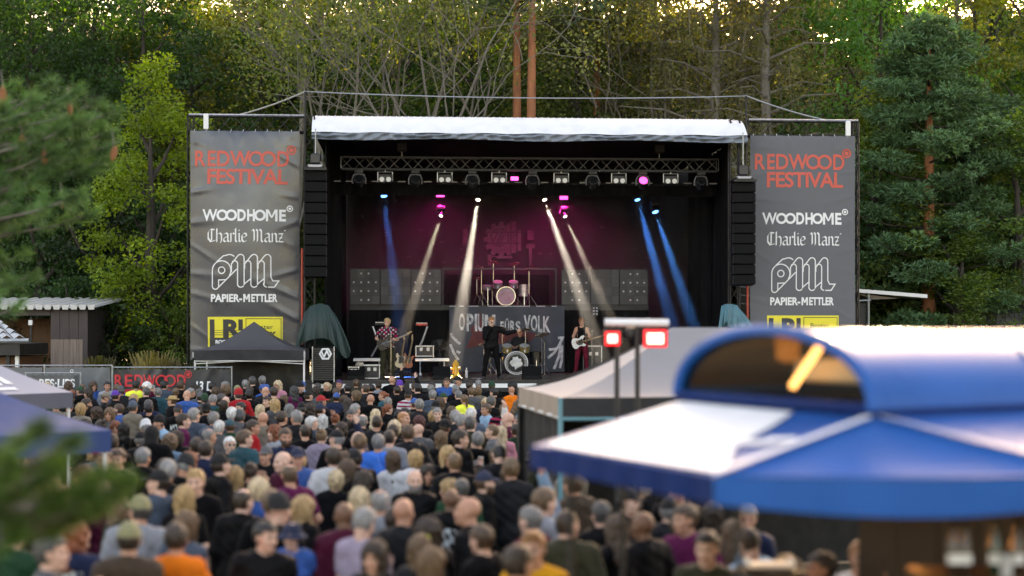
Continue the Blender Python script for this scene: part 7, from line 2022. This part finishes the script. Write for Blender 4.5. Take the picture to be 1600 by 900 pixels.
# x y hair(style.colour or hat.colour) top(garment.colour) facing(deg, 0 = towards the stage) flags
CROWD = '''
399 594 sh.dgr j.black 20|404 592 sh.gry j.charcoal 0|438 603 lo.pbl j.pink 170|460 612 wv.dgr t.wine 0|330 605 sh.blk t.black 0|343 613 bo.brn j.black 10|368 611 cap.khaki j.black -10|377 617 bea.red j.red 20
386 602 sh.gry j.charcoal 0|390 612 sh.dkb j.black 10|397 618 sh.blk j.black -15|409 614 bd.gry j.charcoal 0|426 614 sh.dkb t.black 0|418 628 sh.dkb t.black 140 p|431 633 lo.bld j.grey 0|481 619 cap.black j.black -70|313 624 bea.green j.grey 10
326 626 sh.gry j.teal 0|341 625 sh.dgr j.black -20|356 628 bd.gry j.green 0|346 635 bo.dkb j.black 0|315 646 bu.dkb j.wine 20|330 641 bea.black j.black 0|354 648 sh.wht j.grey 0|336 656 sh.gry j.slate 10|372 650 sh.brn j.black 0
384 652 bea.grey j.charcoal 0|400 642 lo.pbl j.black 0|446 640 lo.gry j.charcoal 0|409 656 bd.gry j.beige 30|448 654 sh.dkb t.black 0|464 654 sh.gry j.charcoal 0|469 639 cap.black j.black 20|487 642 wv.dkb j.black 0|505 641 cap.navy j.black 0|519 622 cap.blue j.navy 0
532 614 sh.brn j.olive 0|526 601 sh.pur j.black 150|541 608 sh.blk j.black -20|557 600 sh.brn j.olive 0|564 609 sh.brn j.charcoal 0|580 608 sh.blk j.black 10|612 595 bd.wht j.black -30 r|535 627 lo.brn j.black 0|543 633 lo.dkb j.black 0|572 625 bd.gry h.black 0
554 641 sh.gry j.charcoal 0|541 651 sh.dgr j.black 140 b|586 650 lo.pbl j.black 0|602 640 po.red j.black -40|610 630 sh.gry j.charcoal 0|338 669 sh.wht j.grey 0|326 683 bl.gry j.black -60|360 696 sh.wht j.black 180 g|365 667 cap.teal j.green 0|393 668 sh.dkb t.red -50
388 687 sh.brn j.teal -60|432 677 wv.red t.lightgrey 150|453 684 sh.brn j.navy 165 b|476 676 cr.dkb t.black 0 w|490 664 sh.wht j.slate -45|506 659 lo.wht j.charcoal 0|518 656 bu.red j.black 0|524 672 lo.dkb j.black 165|500 683 bu.ltb j.lilac 0|518 687 cap.black t.black 20
560 659 bl.gry j.black 0|579 661 cr.dkb t.charcoal 0|591 693 sh.gry t.brightblue 0|569 693 sh.ltb t.brightblue 0|614 688 cr.dkb t.lightgrey 0|614 671 cu.pbl j.black 0|310 699 sh.dkb j.navy 0|346 728 cap.black j.black -60|481 723 bu.bld t.black 0|527 722 lo.brn t.white -30
631 603 bea.purple j.black 170|656 608 sh.blk j.black 0|673 609 sh.gry j.charcoal 0|696 598 sh.brn j.blue 175|714 596 cap.black j.black -80|715 609 sh.gry j.black 0|732 603 sh.dkb j.black 0|749 601 sh.gry j.charcoal 0|752 612 bo.ltb j.beige 0|773 604 bea.green j.black 0
777 614 sh.blk j.black 0|800 611 bd.gry t.orange 0|617 611 sh.dkb j.black 0|635 618 cap.black t.white 0 s|669 618 sh.gry j.slate 0|646 632 cap.blue j.black 0|660 634 sh.gry j.charcoal 0|673 637 bea.black j.black 0|694 630 lo.brn j.black 0|717 618 sh.gry j.black 0
730 614 sh.ltb j.grey 0|727 625 po.ltb t.yellow 0|632 656 bl.gin j.black -120|711 645 wv.brn j.black 0|690 648 sh.gry j.black 150|665 661 lo.aub j.black 0|676 652 bo.bld j.black 0|687 668 bea.black j.black -20|715 653 sh.gry j.charcoal 0|730 649 sh.wht j.slate 0
726 660 sh.gry j.navy -60|743 664 sh.dgr j.olive 0|758 640 sh.brn j.skyblue 100|772 629 sh.dgr j.black 0|781 641 cr.ltb t.black 0 s|624 675 sh.dkb j.black 0|637 681 sh.brn j.charcoal 0|654 674 bd.wht j.grey 0|693 687 lo.ltb j.black 0|718 687 sh.dkb j.black -40
741 691 sh.gry h.black 0 w|791 679 lo.pbl h.pink 0|650 695 cap.black j.black -60|688 713 lo.bld t.black 175|710 724 cr.ltb j.black 0|644 719 bo.bld t.white 20|621 721 lo.brn t.white 0|567 715 cap.black j.black 0|798 735 sh.ltb j.charcoal 10
312 754 qu.bld t.black 165|365 784 bl.dkb j.black 0|366 747 lo.bld j.black 10|398 766 bo.pbl j.blue -40|452 744 bl.brn t.wine 60|518 752 bo.pbl t.black 0|552 737 lo.brn j.black -40|566 754 lo.dkb j.black -30|481 798 lo.bld j.black -40|452 838 buc.navy j.blue -150
564 784 lo.pbl j.grey 30|559 818 sh.gry t.lilac -20|603 813 sh.dkb j.navy -40|640 796 bd.gry j.charcoal 0|650 752 bd.gry j.black 170 b|584 872 lo.dkb h.charcoal 170|655 862 lo.ltb j.charcoal 0 n|756 755 cap.navy j.black -95 b|800 745 sh.brn h.black 0 w|766 842 sh.brn t.black 70
847 859 qu.gin t.mustard 170|827 884 sh.dkb j.black 0|686 884 lo.ltb j.navy 0|165 621 cap.beige j.charcoal -60|185 619 cap.purple j.black -20|195 612 bea.grey j.charcoal 0|213 603 sh.blk t.yellow 20|228 614 sh.dgr j.black 0|245 614 sh.gry j.teal 0|261 603 sh.blk j.slate -30
283 603 sh.brn j.black -30|291 619 bd.gry j.blue 0|268 627 str.straw j.black 60|211 637 cap.slate j.beige -50|185 641 sh.brn j.blue 60 b|171 648 lo.ltb j.grey 150|236 640 sh.blk t.black 0|247 661 bea.black h.skyblue 170|226 670 bea.white j.black 0|245 680 hood.black h.black 0
286 659 sh.dkb j.wine -60|305 650 sh.gry j.slate 0|91 634 sh.gry j.beige 0|110 636 sh.dkb j.charcoal -20|128 641 bo.bld j.beige 0|137 632 sh.dkb j.black -60 b|192 673 lo.blk j.black 0|174 693 sh.dkb j.black 20|268 696 cu.ltb t.denim 0|309 704 sh.dkb j.navy 0
213 716 sh.gry j.black 20|183 718 sh.brn j.charcoal 160|224 688 cap.black j.black 0|238 756 cap.black t.slate 60|165 767 bd.brn j.maroon -30|201 799 cap.khaki j.lightgrey 0|277 823 lo.ltb j.slate 0|291 845 sh.dkb h.orange 0|21 838 bl.brn j.green 0|78 867 sh.dgr j.grey -60
194 845 cap.khaki j.brown 0|909 757 sh.brn j.brown 20|1016 822 bd.blk j.black 30|1144 838 lo.ltb j.skyblue -20|1062 826 bo.brn j.charcoal 40|1184 848 sh.dkb t.skyblue 30|1290 856 sh.dkb j.black 120|1370 862 wv.brn j.black 200|1425 846 sh.brn t.black 160|965 838 lo.brn j.black 20|1100 858 sh.dkb j.olive 150|1235 850 bo.bld j.black -30|1330 846 sh.gin t.white 190|1478 850 sh.blk t.red 170|938 806 sh.dgr j.black 0|986 798 bo.brn j.teal 20|1042 806 cap.black j.charcoal -20|1088 814 sh.brn t.wine 150|1128 806 lo.dkb j.black 10|1165 818 sh.gry j.navy 160|895 822 cr.dkb j.olive 0|1215 824 sh.brn j.black 30
'''
used = []
def head_to_ground(x, y, hh):
    d = FPX*(CAMZ-hh)/(y-HZ)
    return d
WORDS = {'tee':'t-shirt','jacket':'jacket','hoodie':'hoodie'}
def zone(px, d):
    if d > 35:
        return 'by the black fence banner' if px < 320 else 'before the dark gazebo' if px < 478 else 'at the stage front' if px < 660 else 'at the stage front before the drums'
    if d > 23:
        return 'mid crowd near the navy tent' if px < 260 else 'mid crowd beside the pagoda tent' if px > 660 else 'mid crowd facing the guitarist' if px < 470 else 'mid crowd facing the singer'
    return 'rear crowd near the pine bough' if px < 260 else 'by the blue pavilion' if px > 780 else 'rear crowd behind the others'
CUPS = []
def add_person(px, py, hair, hc, hat, hatc, garment, gc, face, flags, idx):
    fem = hair in LONG
    if hat == 'bucket': fem = True
    key = PRNG.choice(FK if fem else MK)
    if 'r' in flags: key = 'm8'
    if abs(face) > 100 and key in ('m5','f5'): key = 'f1' if fem else 'm1'
    if garment == 'tee' and gc == 'wine' and not fem: key = 'm3'
    base = PRNG.uniform(.91,.99) if fem else PRNG.uniform(.96,1.06)
    hz_ = 1.625
    d = FPX*(CAMZ-hz_*base)/(py-HZ)
    lim = 42.2 if px < 480 else 43.6
    if d > lim - .01:
        d = lim - PRNG.uniform(0,.5); base = min(1.1, (CAMZ-(py-HZ)/FPX*d)/hz_)
    if px > 1200: d = min(d, 11.5)
    g = G(px, d)
    for (ux, uy) in used:
        if (ux-g.x)**2+(uy-g.y)**2 < .34**2: 
            g.y += .3 if uy <= g.y else -.3; d = g.y; g = G(px, d)
            break
    for (ux, uy) in used:
        if (ux-g.x)**2+(uy-g.y)**2 < .30**2: return
    used.append((g.x, g.y))
    skin = SKINS[PRNG.randrange(5)] if hc != 'blk' or hair != 'bald' else SKIN_DK
    hcol = HCOL.get(hc, HCOL['dkb']); _k = PRNG.uniform(.8,1.2); hcol = tuple(c*_k for c in hcol)
    _k = PRNG.uniform(.8,1.2); col = tuple(min(1,c*_k) for c in CCOL[gc])
    if hat: hn = '%s %s' % (CNAME.get(hatc,hatc), {'cap':'cap','beanie':'beanie','straw':'brimmed hat','bucket':'bucket hat','hood':'hood'}[hat]) if hatc != 'straw' else 'pale straw hat'
    else: hn = HN[hair] % HNAME.get(hc,'') if '%' in HN[hair] else HN[hair]
    fc_ = 'facing the stage' if abs(face) < 35 else 'turned sideways' if abs(face) < 115 else 'turned away from the stage'
    lab = 'person with %s in %s %s, %s, %s' % (hn, CNAME.get(gc,gc), WORDS[garment], fc_, zone(px,d))
    if len(lab.split()) > 16: lab = 'person with %s in %s %s, %s' % (hn, CNAME.get(gc,gc), WORDS[garment], fc_)
    if len(lab.split()) > 16: lab = 'person with %s in %s %s, %s' % (hn, CNAME.get(gc,gc), WORDS[garment], zone(px,d))
    lean_ = PRNG.uniform(-4,4)
    M = Matrix.Translation(g) @ Matrix.Rotation(R(face+PRNG.uniform(-26,26)),4,'Z') @ Matrix.Rotation(R(lean_),4,'Y')
    r = put_person(key, M, skin, hair if hair != 'bald' else None, hcol, garment, col, TROU[PRNG.randrange(5)], lab, 'people in the festival crowd', hat=hat, hatcol=CCOL.get(hatc,(.02,.02,.02)),
                   beard=hcol if 'b' in flags else None, glasses='g' in flags, s=base, shoes=d < 30)
    if 'w' in flags: shirt_print(r, key, garment, (.45,.50,.50), lambda C: (C[:,1] < -.03) & (np.abs(C[:,0]) < .11) & (C[:,2] > 1.12) & (C[:,2] < 1.36) & (np.sin(C[:,0]*60)*np.sin(C[:,2]*47+C[:,0]*30) > -.05), name='back_print')
    if 'p' in flags: shirt_print(r, key, garment, (.5,.5,.5), lambda C: (C[:,1] > .05) & (np.abs(C[:,0]-.07) < .025) & (C[:,2] > 1.25) & (C[:,2] < 1.33), name='chest_print')
    if 's' in flags: shirt_print(r, key, garment, (.30,.02,.06), lambda C: (C[:,1] < 0) & (np.sin(C[:,2]*70) > .2), name='stripe_print')
    if 'n' in flags:
        b = MB(); b.tube((-.07,.03,.12),(.07,.03,.12),.012,n=8); b.lathe([(.022,0),(.024,.008),(0,.01)],(.04,.04,.115),12,Matrix.Rotation(R(-60),3,'X')); b.lathe([(.022,0),(.024,.008),(0,.01)],(-.04,.04,.115),12,Matrix.Rotation(R(-60),3,'X'))
        o = local('neon_sunglasses', b, mat('neon_yellow',(.7,.8,.03),.4), r); o.matrix_local = BODIES[key]['H']
    if key in ('m4','f2') : CUPS.append((M, base, key, lab))
    return r
idx = 0
EXPL = []
for row in CROWD.strip().split('\n'):
    for e in row.split('|'):
        p = e.split(); x, y = float(p[0]), float(p[1]); h, hc = p[2].split('.'); t_, gc = p[3].split('.'); face = float(p[4]); fl = p[5] if len(p) > 5 else ''
        hat = HATS.get(h); hair = ABBR.get(h, 'short')
        if hat: hatc = hc; hc = PRNG.choice(['dkb','brn','gry','dgr'])
        else: hatc = None
        EXPL.append((x, y)); add_person(x, y, hair, hc, hat, hatc, {'t':'tee','j':'jacket','h':'hoodie'}[t_], gc, face, fl, idx); idx += 1
# fill the gaps between them
fr = random.Random(23)
tries = 0; filled = 0
MEN = [('short',.5),('crop',.22),('balding',.12),('bald',.16)]; WOM = [('long',.4),('bob',.22),('wavy',.15),('ponytail',.12),('bun',.06),('curly',.05)]
def pick(L):
    k = fr.random(); 
    for n_, w in L:
        k -= w
        if k <= 0: return n_
    return L[0][0]
while len(used) < 322 and tries < 40000:
    tries += 1
    d = 12.6 + (42.4-12.6)*fr.random()**.8
    px = fr.uniform(-20, 815 if d > 21 else 900 if d > 17 else 1130)
    y = HZ + (CAMZ-1.64)*FPX/d; s_ = FPX/d
    if px > 800 and d < 13.5: continue
    if px < 130 and y > 640 and d > 16.5: continue
    g = G(px, d)
    if any((ux-g.x)**2+(uy-g.y)**2 < .46**2 for ux, uy in used): continue
    bad = False
    for (ex, ey) in EXPL:
        if ey < y+2 and abs(ex-px) < .26*s_ and ey > y-.16*s_ : bad = True; break
        if ey < y-.1*s_ and abs(ex-px) < .13*s_ and ey > y-.26*s_: bad = True; break
    if bad: continue
    fem = fr.random() < .4
    hair = pick(WOM if fem else MEN); hat = None; hatc = None
    if not fem and fr.random() < .26: hat = fr.choice(['cap','beanie','cap']); hatc = fr.choice(['black','navy','grey','charcoal','green','beige','red','blue'])
    hc = fr.choice(['dkb','brn','ltb','bld','pbl','dkb','blk','red'] if fem else ['dkb','brn','gry','dgr','wht','ltb','blk','gry'])
    gc = fr.choice(['black']*16+['navy','navy','charcoal','charcoal','grey','olive','slate','teal','lightgrey','maroon','green','denim','white','beige','blue'])
    EXPL.append((px, y)); r = add_person(px, y, hair, hc, hat, hatc, fr.choice(['jacket','jacket','tee','hoodie']), gc, fr.choice([0,0,10,-15,35,-45,60,-80,100,150,-160,175]), 'w' if gc in ('black','charcoal','navy') and fr.random() < .35 else 'r' if fr.random() < .07 and not fem else '', idx)
    if r is not None: filled += 1
print('people', len(used), 'tries', tries)
CUPM = mat('cup_white',(.72,.72,.7),.4)
for i, (M, s_, key, lab) in enumerate(CUPS):
    el, wi, ha, sx = BODIES[key]['wr'][0]
    c = Vector(ha)+Vector((-.035,.035,.02))
    t = thing('drinking_cup', 'white cup held up by the ' + ' '.join(lab.split(',')[0].split()[:9]), 'cup', group='drinking cups in hands')
    place(t, M @ Matrix.Scale(s_,4))
    b = MB(); b.lathe([(.026,-.05),(.036,.06),(.038,.062),(.034,.058),(.026,-.04)], c, 12); local('cup_wall', b, CUPM, t, True)
    b = MB(); b.lathe([(0,.048),(.033,.048)], c, 12); local('drink', b, mat('beer',(.6,.25,.02),.1), t)
